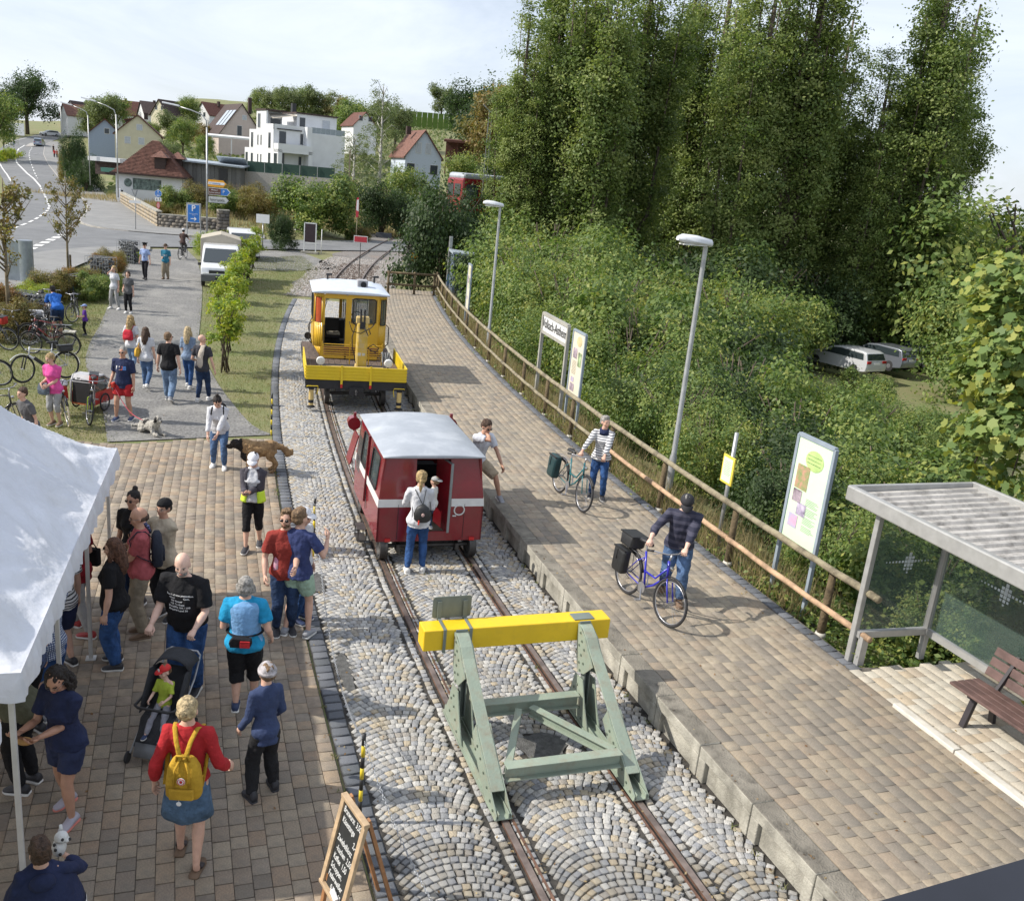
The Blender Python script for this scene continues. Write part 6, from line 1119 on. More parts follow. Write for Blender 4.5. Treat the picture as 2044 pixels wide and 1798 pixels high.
# ---------------------------------------------------------------- tent
mtent = mat('tent_fabric',(.64,.66,.71),.6,var=.05,scale=2,bump=.9,bscale=5,dirt=((.60,.57,.50),.3,.8),spec=.3); mpole = mat('tent_pole',(.62,.62,.60),.4,.2,var=.06)
def tent(lab,c,ang,ln=6.0,wd=3.0,ez=2.12,rz_=3.35,posts=True):
    t = thing('tent',lab,'tent',c,ang); n,m = 150,76; v = []; 
    U,Vv = np.meshgrid(np.linspace(0,1,n),np.linspace(0,1,m)); x = -wd + Vv * wd; y = -ln * U   # x from back to front eave (0), y away from the far corner
    d = np.minimum(np.minimum(-x,x + wd),np.minimum(-y,y + ln)); hh = d / (wd / 2); z = ez + (rz_ - ez) * (hh**1.12)
    rs = np.random.default_rng(3); wr = np.zeros_like(x)
    for k in range(26):
        a = rs.uniform(0,math.pi); f = rs.uniform(1.5,9); ph = rs.uniform(0,6); q = np.sin((x * math.cos(a) + y * math.sin(a)) * f + ph + 1.5 * np.sin(y * 1.3 + k)); wr += np.sign(q) * np.abs(q)**.6 * .015 / math.sqrt(f / 2)
    cx,cy = -wd / 2,-ln / 4
    for cx,cy in ((0,-2.0),(0,-4.0),(0,0),(-wd,-2.),(-wd,0)):   # folds running out of the post heads
        th = np.arctan2(y - cy,x - cx); r_ = np.hypot(x - cx,y - cy); wr += .03 * np.exp(-r_ / .9) * np.sin(th * 17 + cx) * smooth(0,.15,r_)
    z = z + wr * np.clip(hh * 4,.1,1) - .05 * np.sin(np.pi * np.clip(hh,0,1)) ; z = np.where(d < .02,ez,z)
    V = np.stack([x,y,z],-1).reshape(-1,3); i = (np.arange(m - 1)[:,None] * n + np.arange(n - 1)[None]).ravel(); F = np.stack([i,i + n,i + n + 1,i + 1],-1); link('canopy',npmesh('canopy',V,F,mtent,smooth_=True),t)
    b = MB(); k = 0; rings = []   # hanging valance with a wavy hem
    per = [(0,-ln * q) for q in np.linspace(0,1,200)] + [(-wd * q,-ln) for q in np.linspace(0,1,60)[1:]] + [(-wd,-ln * (1 - q)) for q in np.linspace(0,1,120)[1:]] + [(-wd * (1 - q),0) for q in np.linspace(0,1,80)[1:]]
    vs = []; fs = []
    for j,(px,py) in enumerate(per):
        o = .010 * math.sin(j * .35) + .006 * math.sin(j * 1.1); nx_ = 1 if px == 0 else (-1 if px == -wd else 0); ny_ = 1 if py == 0 and px not in (0,-wd) else 0
        vs += [(px,py,ez + .01),(px + nx_ * (.03 + o),py + ny_ * (.03 + o),ez - .12),(px + nx_ * (.02 + o * 1.6),py + ny_ * (.02 + o * 1.6),ez - .25 + .015 * math.sin(j * .9))]
    for j in range(len(per) - 1): fs += [(3 * j,3 * j + 1,3 * j + 4,3 * j + 3),(3 * j + 1,3 * j + 2,3 * j + 5,3 * j + 4)]
    b.add(vs,fs); b.build('valance',mtent,t,sm=True)
    for px in (-.12,-wd + .12):
        for k in range(4):
            b = MB(); y_ = -.15 - (ln - .3) * k / 3; b.bar((px,y_,0),(px,y_,ez - .05),.045,.045); b.build('pole',mpole,t,bev=.006); b = MB(); b.box((px,y_,.01),(.12,.12,.012)); b.build('foot',mpole,t)
    b = MB(); b.bar((-wd / 2,-wd / 2,rz_ - .10),(-wd / 2,-ln + wd / 2,rz_ - .10),.04); b.bar((-.12,-.15,ez - .12),(-.12,-ln + .15,ez - .12),.03); b.build('cross_bar',mpole,t); return t
tent('white gazebo tent with creased roof and grey poles at the left edge',(-4.92,12.05,0),R(15.0))
tent('second white gazebo tent standing nearer, outside the picture',(-3.30,5.75,0),R(15.5))
# stall table, plate
mpine = mat('pine_table',(.62,.36,.10),.5,var=.12,scale=4,coat=.2)
TB_ = thing('table','yellow beer table of the stall under the tent','table',(-4.75,6.95,0),R(15)); b = MB(); b.box((0,0,.76),(.5,2.2,.03)); b.build('tabletop',mpine,TB_,bev=.004)
for y_ in (-.85,.85): b = MB(); b.bar((-.18,y_,0),(.18,y_,.74),.03); b.bar((.18,y_,0),(-.18,y_,.74),.03); b.build('leg',mat('table_green',(.02,.12,.06),.5),TB_)
q = thing('salad_tray','tray of red and green salad on the stall table','tray',(-4.62,7.35,.775),R(15)); b = MB(); b.box((0,0,.03),(.3,.5,.06)); b.build('tray',mwht,q); b = MB(); [b.ell((rng.uniform(-.12,.12),rng.uniform(-.2,.2),.075),rng.uniform(.02,.035),6,4) for _ in range(40)]; b.build('salad',mat('salad',(.35,.05,.08),.6,var=.6,scale=20,col2=(.1,.25,.04)),q)

# ---------------------------------------------------------------- bicycles
mtyre = mat('tyre',(.025,.025,.027),.8,var=.1); mcrt = mat('tyre_cream',(.58,.50,.36),.8); mrim = mat('rim',(.50,.50,.52),.3,.8); mrimb = mat('rim_black',(.05,.05,.055),.4); msp = mat('spoke',(.45,.45,.46),.35,.8); mblkp = mat('black_plastic',(.02,.02,.022),.5)
_wc = {}
def wheel_meshes(tm,rm,r_=.345,seg=32):
    k = (tm.name,rm.name,r_,seg)
    if k in _wc: return _wc[k]
    c = lambda rr_,n=seg: [(0,rr_ * math.cos(2 * math.pi * j / n),rr_ * math.sin(2 * math.pi * j / n)) for j in range(n)]
    a = MB(); a.tube(c(r_ - .018),.019,6,closed=True); b = MB(); b.tube(c(r_ - .045),.010,4,closed=True); d = MB()
    for j in range(24): q = 2 * math.pi * j / 24; q2 = q + (.35 if j % 2 else -.35); s_ = .03 if (j // 2) % 2 else -.03; d.tube([(s_,.02 * math.cos(q2),.02 * math.sin(q2)),(0,(r_ - .05) * math.cos(q),(r_ - .05) * math.sin(q))],.0014,3,cap=False)
    d.tube([(-.05,0,0),(.05,0,0)],.018,8); _wc[k] = (a.mesh('tyre',tm,True),b.mesh('rim',rm,True),d.mesh('spokes',msp)); return _wc[k]
def bicycle(label,loc,rz,fc=(.05,.05,.06),tyre=None,rim=None,step=False,lean=3,bags=(),rack=True,r_=.345,fork=None,steer=0,suspension=False,seatm=None,battery=False,basket=False,group='parked bicycles',parts=True,s=1.):
    t = thing('bicycle',label,'bicycle',loc,0,group,s=s); t.rotation_euler = Euler((0,R(lean),rz),'XYZ'); fm = mat('frame_%02d%02d%02d' % tuple(int(x * 99) for x in fc),fc,.3,coat=.3,var=.04); fk = mat('fork_%02d%02d%02d' % tuple(int(x * 99) for x in fork),fork,.3) if fork else fm
    wm = wheel_meshes(tyre or mtyre,rim or mrim,r_)
    for y_,st in ((-.53,0),(.55,steer)):
        w_ = bpy.data.objects.new('wheel',None); COL.objects.link(w_); w_.parent = t; w_.location = (0,y_,r_); w_.rotation_euler = (0,0,R(st))
        for nm,me in zip(('tyre','rim','spokes'),wm): link(nm,me,w_)
    bb,st_,hb,ht_,ra,fa = (0,-.08,.29),(0,-.23,.86),(0,.37,.66),(0,.33,.88),(0,-.53,r_),(0,.55,r_)
    b = MB(); w_ = .022 if battery else .016
    b.tube([bb,(0,-.215,.80)],.016,8); b.tube([hb,ht_],.02,8)
    if step: b.tube([bb,(0,.10,.40),hb],w_,8); b.tube([(0,-.16,.52),(0,.12,.52),(0,.35,.78)],.014,8)
    else: b.tube([bb,hb],w_ * 1.3,8); b.tube([(0,-.20,.74),(0,.345,.82)],.016,8)
    for sx in (-.05,.05): b.tube([bb,(sx,-.2,.31),(sx,-.53,r_)],.009,6); b.tube([(0,-.19,.72),(sx,-.3,.62),(sx,-.53,r_)],.008,6)
    b.build('frame',fm,t,sm=True)
    b = MB(); M_ = Matrix.Rotation(R(steer),3,'Z')
    for sx in (-.05,.05): b.tube([Vector(hb) + Vector((0,.01,-.01)),Vector((0,.55,r_)) + M_ @ Vector((sx,-.10,.28)),Vector((0,.55,r_)) + M_ @ Vector((sx,0,0))],.017 if suspension else .011,7)
    b.build('fork',fk,t,sm=True)
    Q = lambda x,y,z: Vector((0,.33,0)) + M_ @ Vector((x,y,z))
    b = MB(); b.tube([Q(0,0,.86),Q(0,.03,.98)],.014,7); b.tube([Q(-.30,-.12,1.0),Q(-.26,-.03,1.02),Q(-.10,.05,1.0),Q(.10,.05,1.0),Q(.26,-.03,1.02),Q(.30,-.12,1.0)],.011,7); b.build('handlebar',mrim if not battery else mblkp,t,sm=True)
    for sx in (-1,1): b = MB(); b.tube([Q(sx * .27,-.05,1.02),Q(sx * .305,-.15,.998)],.017,7); b.build('grip',mblkp,t,sm=True); b = MB(); b.tube([Q(sx * .23,.02,1.01),Q(sx * .30,-.03,.98)],.006,5); b.build('brake_lever',mrim,t)
    b = MB(); b.loft([[Vector((x * w2,y,.945 + z)) for x,z in ((-1,-.02),(-.8,.012),(0,.02),(.8,.012),(1,-.02),(0,-.035))] for y,w2 in ((-.36,.05),(-.33,.075),(-.27,.07),(-.18,.03),(-.09,.018))]); b.build('saddle',seatm or mblkp,t,sm=True,fix=True); b = MB(); b.tube([(0,-.21,.78),(0,-.235,.93)],.012,7); b.build('seatpost',mrim,t)
    b = MB(); b.lathe([(.03,.045),(.085,.05),(.085,.056),(.03,.056)],bb,20,axis='X'); b.tube([(.06,-.08,.29),(.075,-.02,.13)],.009,6); b.tube([(-.05,-.08,.29),(-.07,-.14,.45)],.009,6); b.box((.12,-.02,.125),(.09,.06,.018)); b.box((-.11,-.14,.455),(.09,.06,.018)); b.build('crankset',mrim if not battery else mblkp,t)
    b = MB(); b.tube([(.05,-.08,.375),(.045,-.53,r_ + .035)],.004,4); b.tube([(.05,-.08,.205),(.045,-.53,r_ - .035)],.004,4); b.build('chain',msteel,t)
    for y_,a0,a1 in ((-.53,20,185),(.55,35,150)):
        ks = [R(a0 + (a1 - a0) * k / 12) for k in range(13)]; b = MB(); b.tube([(0,y_ + (r_ + .018) * math.cos(a_),r_ + (r_ + .018) * math.sin(a_)) for a_ in ks],.024,6,flat=.3) if False else b.loft([[Vector((x,y_ + (r_ + .02 + z) * math.cos(a_),r_ + (r_ + .02 + z) * math.sin(a_))) for x,z in ((-.028,-.006),(0,.006),(.028,-.006),(0,.002))] for a_ in ks]); b.build('mudguard',mblkp if fc[0] < .3 else fm,t,sm=True)
    if rack: b = MB(); [b.tube([(sx,-.25,.72),(sx,-.75,.72)],.006,5) for sx in (-.06,0,.06)]; b.tube([(-.06,-.75,.72),(.06,-.75,.72)],.006,5); [b.tube([(sx,-.6,.72),(sx * .9,-.53,r_)],.005,5) for sx in (-.07,.07)]; b.build('rack',mrim if fc[0] > .1 or step else mblkp,t)
    if battery: b = MB(); b.bar((0,.02,.40),(0,.26,.60),.075,.085); b.box((0,-.08,.29),(.13,.18,.15)); b.build('battery',mblkp,t,bev=.015)
    b = MB(); b.lathe([(.01,-.02),(.03,-.01),(.035,.02),(.01,.03)],(0,.42,.80),10,axis='Y'); b.build('headlight',mchrome,t)
    return t
def pannier(bk,label,side,m,y_=-.58,z_=.52,sz=(.14,.30,.38),name='pannier',cat='bike bag',up=False):
    t = thing(name,label,cat,bk.location,0); t.rotation_euler = bk.rotation_euler; b = MB(); w_,l_,h_ = sz; x0 = side * (.07 + w_ / 2) if side else 0
    b.loft([[Vector((x0 + sx * w_ / 2 * k1,y_ + sy * l_ / 2 * k2,z_ + zz * h_)) for sx,sy in ((-1,-.8),(-.6,-1),(.6,-1),(1,-.8),(1,.8),(.6,1),(-.6,1),(-1,.8))] for zz,k1,k2 in ((-.5,.8,.8),(-.4,1,.95),(.3,1,1),(.42,.9,1.05),(.5,.5,1.0))]); b.build('bag_body',m,t,auto=50,bev=.01)
    b = MB(); b.box((x0,y_,z_ + h_ * .46),(w_ * 1.06,l_ * .98,.02)); b.tube([(x0 + side * w_ * .5,y_ - l_ * .1,z_ + h_ * .4),(x0 + side * w_ * .56,y_ - l_ * .1,z_)],.008,5); b.build('flap_strap',mbk,t); return t
mpann = mat('pannier_black',(.02,.021,.022),.5,var=.15,scale=5,bump=.2); mpgr = mat('pannier_green',(.015,.05,.055),.45,var=.15,bump=.2); mpred = mat('pannier_red',(.42,.025,.02),.5,var=.12)
def bk2(label,F,Rr_,z=0.,**k):
    a_,c_ = Vector(F),Vector(Rr_); m_ = (a_ + c_) / 2; d = a_ - c_; return bicycle(label,(m_.x,m_.y,z),math.atan2(d.y,d.x) - R(90),**k)
B1 = bk2('blue trekking bicycle pushed by the man with the dark cap',(2.93,11.55,0),(2.46,12.60,0),PZ,fc=(.03,.03,.42),lean=-5,step=True,steer=6,group=None)
for s_,l_ in ((-1,'black pannier bag on the track side of the blue bicycle'),): pannier(B1,l_,1,mpann)
pannier(B1,'black box bag on top of the rack of the blue bicycle',0,mpann,z_=.83,sz=(.26,.34,.20),name='top_case')
B2 = bk2('teal and black step-through bicycle pushed by the grey haired woman',(2.16,15.90,0),(1.74,17.05,0),PZ,fc=(.03,.16,.18),lean=-5,step=True,group=None); pannier(B2,'dark green pannier bag on the teal bicycle',1,mpgr,sz=(.16,.32,.44))
g3 = lambda p1,p2: (at(*p1),at(*p2))
bp = [('white electric mountain bicycle on the grass behind the woman in pink',(46,765),(138,755),dict(fc=(.55,.56,.58),battery=True,suspension=True,fork=(.03,.03,.03),rim=mrimb,lean=6,steer=12,rack=True,s=1.08)),
 ('black city bicycle with paper bag on its rack in the middle row',(58,706),(146,711),dict(fc=(.06,.02,.02),lean=-5,steer=-8,battery=True)),
 ('dark blue trekking bicycle with red bag at the left edge',(24,700),(-52,690),dict(fc=(.03,.04,.09),lean=4,steer=10)),
 ('black bicycle beside the boy in purple',(141,651),(160,628),dict(fc=(.03,.03,.03),lean=4,steer=-35,fork=(.02,.02,.02))),
 ('turquoise bicycle leaning at the planted bed',(143,602),(158,585),dict(fc=(.03,.20,.26),lean=6,steer=10)),
 ('black bicycle at the stone basket beside the turquoise one',(136,606),(139,588),dict(fc=(.03,.03,.03),lean=-4)),
 ('silver and black bicycle with its handlebar turned, behind the trailer',(118,664),(92,640),dict(fc=(.30,.30,.32),lean=4,steer=25,rim=mrimb)),
 ('dark bicycle with black helmet on its handlebar beside the blue shirted man',(96,654),(74,632),dict(fc=(.04,.04,.05),lean=-4,steer=-15)),
 ('black bicycle between the trailer and the boy',(128,672),(104,650),dict(fc=(.05,.05,.05),lean=7,steer=12)),
 ('dark red bicycle behind the black city bicycle',(60,690),(128,694),dict(fc=(.20,.02,.02),lean=3,steer=-10)),
 ('dark bicycle cut by the left edge of the picture',(-2,770),(-85,765),dict(fc=(.05,.05,.06),lean=3)),
 ('black bicycle standing behind the white tent roof',(30,862),(-25,850),dict(fc=(.04,.04,.04),lean=3)),
 ('black bicycle with beige tyres carrying red bags beside the trailer',(148,868),(112,812),dict(fc=(.04,.04,.045),lean=5,tyre=mcrt)),
 ('dark bicycle with lime green fork in front of the white trailer',(174,862),(182,812),dict(fc=(.03,.03,.035),lean=-7,fork=(.50,.68,.03),steer=14)),
 ('black bicycle leaning on the near stone basket',(84,650),(50,632),dict(fc=(.03,.03,.03),lean=5,steer=10)),('dark grey bicycle at the foot of the left young tree',(40,690),(-10,668),dict(fc=(.06,.06,.07),lean=-4)),('black bicycle in the middle of the parked cluster',(108,690),(62,676),dict(fc=(.02,.02,.02),lean=5,steer=18,battery=True)),('dark bicycle behind the handlebar with the helmet',(112,640),(88,622),dict(fc=(.05,.05,.08),lean=-3)),
 ('black bicycle ridden by the cyclist at the end of the path',(364,510),(368,524),dict(fc=(.05,.05,.05),lean=0))]
BK_ = []
for lab,f_,r_,k in bp:
    if 'ridden' in lab: a_ = at(365,517); BK_.append(bicycle(lab,a_,0,group=None,**k)); continue
    a_,c_ = at(*f_),at(*r_); m_ = (a_ + c_) / 2; d = a_ - c_; BK_.append(bicycle(lab,m_,math.atan2(d.y,d.x) - R(90),**k))
pannier(BK_[2],'red handlebar bag on the dark blue bicycle at the left edge',0,mpred,y_=.45,z_=.92,sz=(.28,.2,.24)); pannier(BK_[0],'black bag on the rack of the white electric bicycle',0,mpann,z_=.83,sz=(.24,.4,.18))
pannier(BK_[12],'red pannier bag on the bicycle with beige tyres',-1,mpred); pannier(BK_[12],'black pannier bag on the bicycle with beige tyres',1,mpann); pannier(BK_[13],'red bag strapped behind the saddle of the bicycle with the lime fork',0,mpred,z_=.86,sz=(.2,.4,.22)); pannier(BK_[14],'black pannier on the cyclist\'s bicycle',1,mpann); pannier(BK_[14],'dark red pannier on the cyclist\'s bicycle',-1,mpred)
q = thing('paper_bag','pale newspaper bag clamped on the rack of the black city bicycle','bag',BK_[1].location,0); q.rotation_euler = BK_[1].rotation_euler; b = MB(); b.box((0,-.58,.76),(.20,.34,.04)); b.build('paper',mat('paper',(.55,.52,.44),.8,var=.3,scale=12),q)
def helmet(lab,loc,m,rz=0.):
    t = thing('helmet',lab,'helmet',loc,rz); b = MB(); b.loft([[Vector((.105 * math.cos(a) * math.cos(p),.14 * math.sin(a) * math.cos(p),.12 * math.sin(p))) for a in [2 * math.pi * j / 20 for j in range(20)]] for p in [math.pi / 2 * i / 7 * .98 for i in range(8)]]); b.build('shell',m,t,sm=True)
    b = MB(); [b.tube([(x,-.13,.03),(x * .9,-.06,.11),(x * .9,.06,.11),(x,.13,.03)],.009,5) for x in (-.05,0,.05)]; b.build('vent',mblkp,t)
helmet('white and grey cycle helmet hanging on the bicycle with beige tyres',BK_[12].matrix_basis @ Vector((.05,.33,.93)) if False else BK_[12].location + Vector((.12,-.28,.92)),mat('helmet_white',(.6,.6,.62),.3)); helmet('black cycle helmet hung on a handlebar beside the blue shirted man',BK_[7].location + Vector((.1,-.2,1.05)),mblkp)

# ---------------------------------------------------------------- child trailers, pushchair
def trailer(lab,loc,rz,red=(.48,.04,.03)):
    t = thing('bike_trailer',lab,'trailer',loc,rz,'child trailers',s=.88); shell = mat('trailer_shell',(.42,.42,.43),.5); rm = mat('trailer_red',red,.6,var=.1)
    prof = [(-.45,.25),(-.42,.80),(-.30,.98),(.05,.98),(.35,.80),(.55,.30),(.50,.20),(-.40,.18)]
    for sx in (-.34,.34): b = MB(); b.tube([(sx,y,z) for y,z in prof[:6]],.028,6); b.build('frame',shell,t,sm=True)
    b = MB(); b.loft([[Vector((x,y,z)) for x in ()] for _ in ()]) if False else b.add([(sx,y,z + .02) for sx in (-.34,.34) for y,z in prof[1:5]],[(0,4,5,1),(1,5,6,2),(2,6,7,3)]); o = b.build('hood',shell,t,bev=0); md = o.modifiers.new('s','SOLIDIFY'); md.thickness = .03
    for sx in (-.335,.335): b = MB(); b.extr([(sx,y,z) for y,z in ((-.42,.22),(-.42,.55),(.44,.55),(.55,.28),(.5,.2))],(.01,0,0)); b.build('side_panel',rm,t); b = MB(); b.extr([(sx,y,z) for y,z in ((-.36,.58),(-.28,.92),(.05,.92),(.36,.60))],(.008,0,0)); b.build('side_window',mgl,t)
    b = MB(); b.add([(-.3,-.43,.25),(.3,-.43,.25),(.3,-.41,.88),(-.3,-.41,.88)],[(0,1,2,3)]); b.build('mesh_window',mint,t); b = MB(); b.box((0,.05,.22),(.62,.95,.05)); b.box((0,.2,.45),(.6,.06,.45),rot=(-.3,0,0)); b.build('seat',mat('trailer_orange',(.45,.14,.05),.8),t)
    for sx in (-.42,.42):
        w_ = bpy.data.objects.new('wheel',None); COL.objects.link(w_); w_.parent = t; w_.location = (sx,-.05,.25)
        for nm,me in zip(('tyre','rim','spokes'),wheel_meshes(mtyre,mrimb,.25,24)): link(nm,me,w_)
    return t
trailer('white hooded child trailer with red sides beside the woman in pink',at(184,815),R(-8)); trailer('grey hooded child trailer with red seat among the parked bicycles',at(66,672),R(35))
mfab = mat('pushchair_fabric',(.035,.037,.042),.85,var=.2,scale=12,bump=.4); malm = mat('pushchair_frame',(.35,.36,.38),.35,.7)
PC = thing('pushchair','dark grey pushchair with raised hood pushed by the bald man','pushchair',at(322,1490),R(172),s=.84)
# local +y is the travel direction (towards us)
for sx in (-.24,.24):
    b = MB(); b.tube([(sx,-.62,1.02),(sx,-.45,.78),(sx * .95,.05,.35),(sx * .85,.40,.14)],.014,8); b.tube([(sx,-.40,.10),(sx,-.25,.62)],.013,8); b.build('frame_tube',malm,PC,sm=True)
    for y_,r_ in ((-.42,.10),(.40,.075)): b = MB(); b.lathe([(.01,-.02),(r_ * .8,-.02),(r_,-.012),(r_,.012),(r_ * .8,.02),(.01,.02)],(sx,y_,r_),20,axis='X'); b.build('wheel',mrub,PC,auto=40)
b = MB(); b.tube([(-.24,-.62,1.02),(-.18,-.66,1.05),(.18,-.66,1.05),(.24,-.62,1.02)],.016,8); b.build('push_bar',malm,PC,sm=True); b = MB(); b.tube([(-.27,-.15,.66),(-.26,.16,.66),(-.2,.2,.66),(.2,.2,.66),(.26,.16,.66),(.27,-.15,.66)],.018,8); b.build('bumper_bar',mblkp,PC,sm=True)
def sheet(nm,pts,m,th=.02): b = MB(); n_ = len(pts) // 2; b.add(pts,[(2 * k,2 * k + 1,2 * k + 3,2 * k + 2) for k in range(n_ - 1)]); o = b.build(nm,m,PC,sm=True); md = o.modifiers.new('s','SOLIDIFY'); md.thickness = th
sheet('seat',[(-.22,-.42,.95),(.22,-.42,.95),(-.23,-.25,.62),(.23,-.25,.62),(-.22,-.16,.50),(.22,-.16,.50),(-.21,.12,.47),(.21,.12,.47),(-.20,.20,.34),(.20,.20,.34),(-.18,.36,.22),(.18,.36,.22)],mfab)
sheet('footrest',[(-.17,.33,.26),(.17,.33,.26),(-.14,.46,.15),(.14,.46,.15)],mat('pushchair_grey',(.12,.125,.13),.6),.03)
b = MB(); vs = []
for k in range(7):
    for j in range(9): u = -1 + j / 4; vs.append((.25 * u,-.46 + .42 * math.sin(R(k * 7 - 18)) ,.72 + .42 * math.cos(R(k * 7 - 18)) * (1 - .35 * abs(u)**3)))
b.add(vs,[(k * 9 + j,k * 9 + j + 1,k * 9 + j + 10,k * 9 + j + 9) for k in range(6) for j in range(8)]); o = b.build('hood',mfab,PC,sm=True); o.modifiers.new('s','SOLIDIFY').thickness = .012
for sx in (-.22,.22): sheet('side_wing',[(sx,-.42,.95),(sx * 1.1,-.2,.98),(sx,-.25,.62),(sx * 1.1,.0,.68),(sx,-.16,.50),(sx * 1.05,.1,.52)],mfab,.012)
pc_m = Matrix.Translation(PC.location) @ Euler(PC.rotation_euler).to_matrix().to_4x4()
TD = person('toddler in red cap and lime shirt sitting in the pushchair',0,0,172,.80,loc=pc_m @ Vector((0,-.08,-.03)),shirt=LIME,sleeve=.6,legs=cloth('toddler_grey',(.28,.28,.32)),shoes=mshoe_n,hair=('short','sand'),hat=('cap',mat('cap_red',(.60,.02,.02),.7)),sitz=.54,lean=-8,fl=(-.07,.30,.24),fr=(.02,.30,.27),kneepole=((0,.3,1),(0,.3,1)),vox=.013,headscale=1.4,yaw=-30,pitch=10,hl=(-.10,.20,.80),hr=(.12,.18,.78),skin='pale')
b = MB(); h_ = TD['hp']; c_ = h_((0,.049,.966)); n_ = (h_((0,.2,.98)) - h_((0,0,.965))).normalized(); u_,v_ = ortho(n_); b.extr([c_ + n_ * .006 + (u_ * math.cos(R(30 * k)) + v_ * math.sin(R(30 * k))) * .019 for k in range(12)],n_ * .002); b.build('badge',mwht,TD['root'])

# ---------------------------------------------------------------- dogs
def dog(lab,loc,rz,S,kind):
    t = thing('dog',lab,'dog',loc,rz); b = MB()
    if kind == 'big':      # standing, head at +y, looking down
        T_ = [((0,-.40,.60),.15),((0,-.30,.63),.185),((0,-.10,.60),.19),((0,.12,.58),.215),((0,.28,.62),.205),((0,.38,.70),.165),((0,.50,.74),.14)]
        b.tube([p for p,_ in T_],[r_ for _,r_ in T_],14); b.ell((0,.58,.74),(.115,.13,.115)); b.ell((0,.70,.68),(.06,.11,.06)); b.ell((0,.30,.45),(.14,.16,.16))
        for sx in (-1,1):
            b.tube([(sx * .11,-.30,.60),(sx * .13,-.22,.42),(sx * .125,-.40,.24),(sx * .12,-.34,.06),(sx * .12,-.28,.03)],[.13,.095,.05,.042,.05],10); b.ell((sx * .12,-.28,.035),(.05,.075,.035))
            b.tube([(sx * .12,.26,.58),(sx * .125,.22,.36),(sx * .12,.26,.20),(sx * .12,.27,.05)],[.10,.06,.048,.045],10); b.ell((sx * .12,.31,.035),(.05,.075,.035)); b.ell((sx * .125,.55,.72),(.022,.06,.085))
        b.tube([(0,-.34,.64),(0,-.50,.64),(0,-.62,.56),(0,-.70,.44),(0,-.76,.46),(0,-.80,.56)],[.09,.075,.085,.09,.07,.035],10)
        me = fuse(b,.022,3,'body',[mat('fur_tan',(.42,.27,.13),.95,var=.3,scale=5,bump=1,bscale=60,col2=(.17,.10,.05)),mat('fur_dark',(.025,.018,.014),.95,var=.3,bump=1,bscale=60)]); dark = lambda c: c.y > .42 or (c.y > .25 and c.z < .55 and c.y > .33)
    else:                   # lying, front legs stretched
        b.tube([(0,-.30,.14),(0,-.15,.16),(0,.05,.17),(0,.18,.20),(0,.25,.27),(0,.28,.33)],[.10,.125,.12,.115,.09,.075],12); b.ell((0,.31,.38),(.075,.085,.075)); b.ell((0,.40,.345),(.038,.06,.036))
        for sx in (-1,1):
            b.tube([(sx * .08,.16,.16),(sx * .09,.28,.05),(sx * .09,.46,.035)],[.055,.038,.034],8); b.tube([(sx * .10,-.22,.12),(sx * .15,-.05,.08),(sx * .15,-.24,.035),(sx * .15,-.12,.03)],[.08,.06,.035,.032],8); b.ell((sx * .075,.30,.36),(.018,.045,.06))
        b.tube([(0,-.36,.10),(.06,-.46,.07),(.16,-.50,.07)],[.035,.045,.03],8)
        me = fuse(b,.013,3,'body',[mat('fur_white',(.52,.49,.43),.95,var=.2,scale=14,bump=1,bscale=60),mat('fur_grey',(.05,.048,.045),.95,var=.3,bump=1,bscale=60)]); dark = lambda c: (c.z > .30 and abs(c.x) > .045 and .24 < c.y < .36) or (abs(c.x - .06) < .06 and -.12 < c.y < .0 and c.z > .2)
    for p in me.polygons:
        if dark(p.center): p.material_index = 1
    noisy(me,.022,22); noisy(me,.012,45); q = link('body',me,t); t.scale = (S,S,S); b = MB(); y_,z_ = (.80,.70) if kind == 'big' else (.455,.36); b.ell((0,y_,z_),(.022,.015,.018)); b.build('nose',mblkp,t,sm=True)
    for sx in (-1,1): b = MB(); b.ell((sx * (.055 if kind == 'big' else .035),.685 if kind == 'big' else .385,.78 if kind == 'big' else .40),.011,6,5); b.build('eye',meye,t)
    return t
dog('large long haired tan dog with black face beside the woman in the white blouse',(-4.30,17.70,0),R(112),.84,'big'); DG = dog('small shaggy white dog with dark ears lying on the path',(-7.32,19.8,0),R(232),1.02,'small')
hand_ = Vector(P['leashman']['root'].location) + Vector((-.20,-.12,.86))
t = thing('dog_lead','red dog lead running from the man in red shorts to the lying dog','lead',(0,0,0)); b = MB(); e_ = Vector((-7.45,19.72,.30)); b.tube([hand_.lerp(e_,k / 10) - Vector((0,0,.18 * math.sin(math.pi * k / 10))) for k in range(11)],.009,5); b.build('cord',mat('lead_red',(.5,.05,.08),.6),t,sm=True); b = MB(); b.box(hand_,(.07,.14,.12)); b.build('lead_case',mat('case_red',(.6,.05,.03),.5),t,bev=.02)

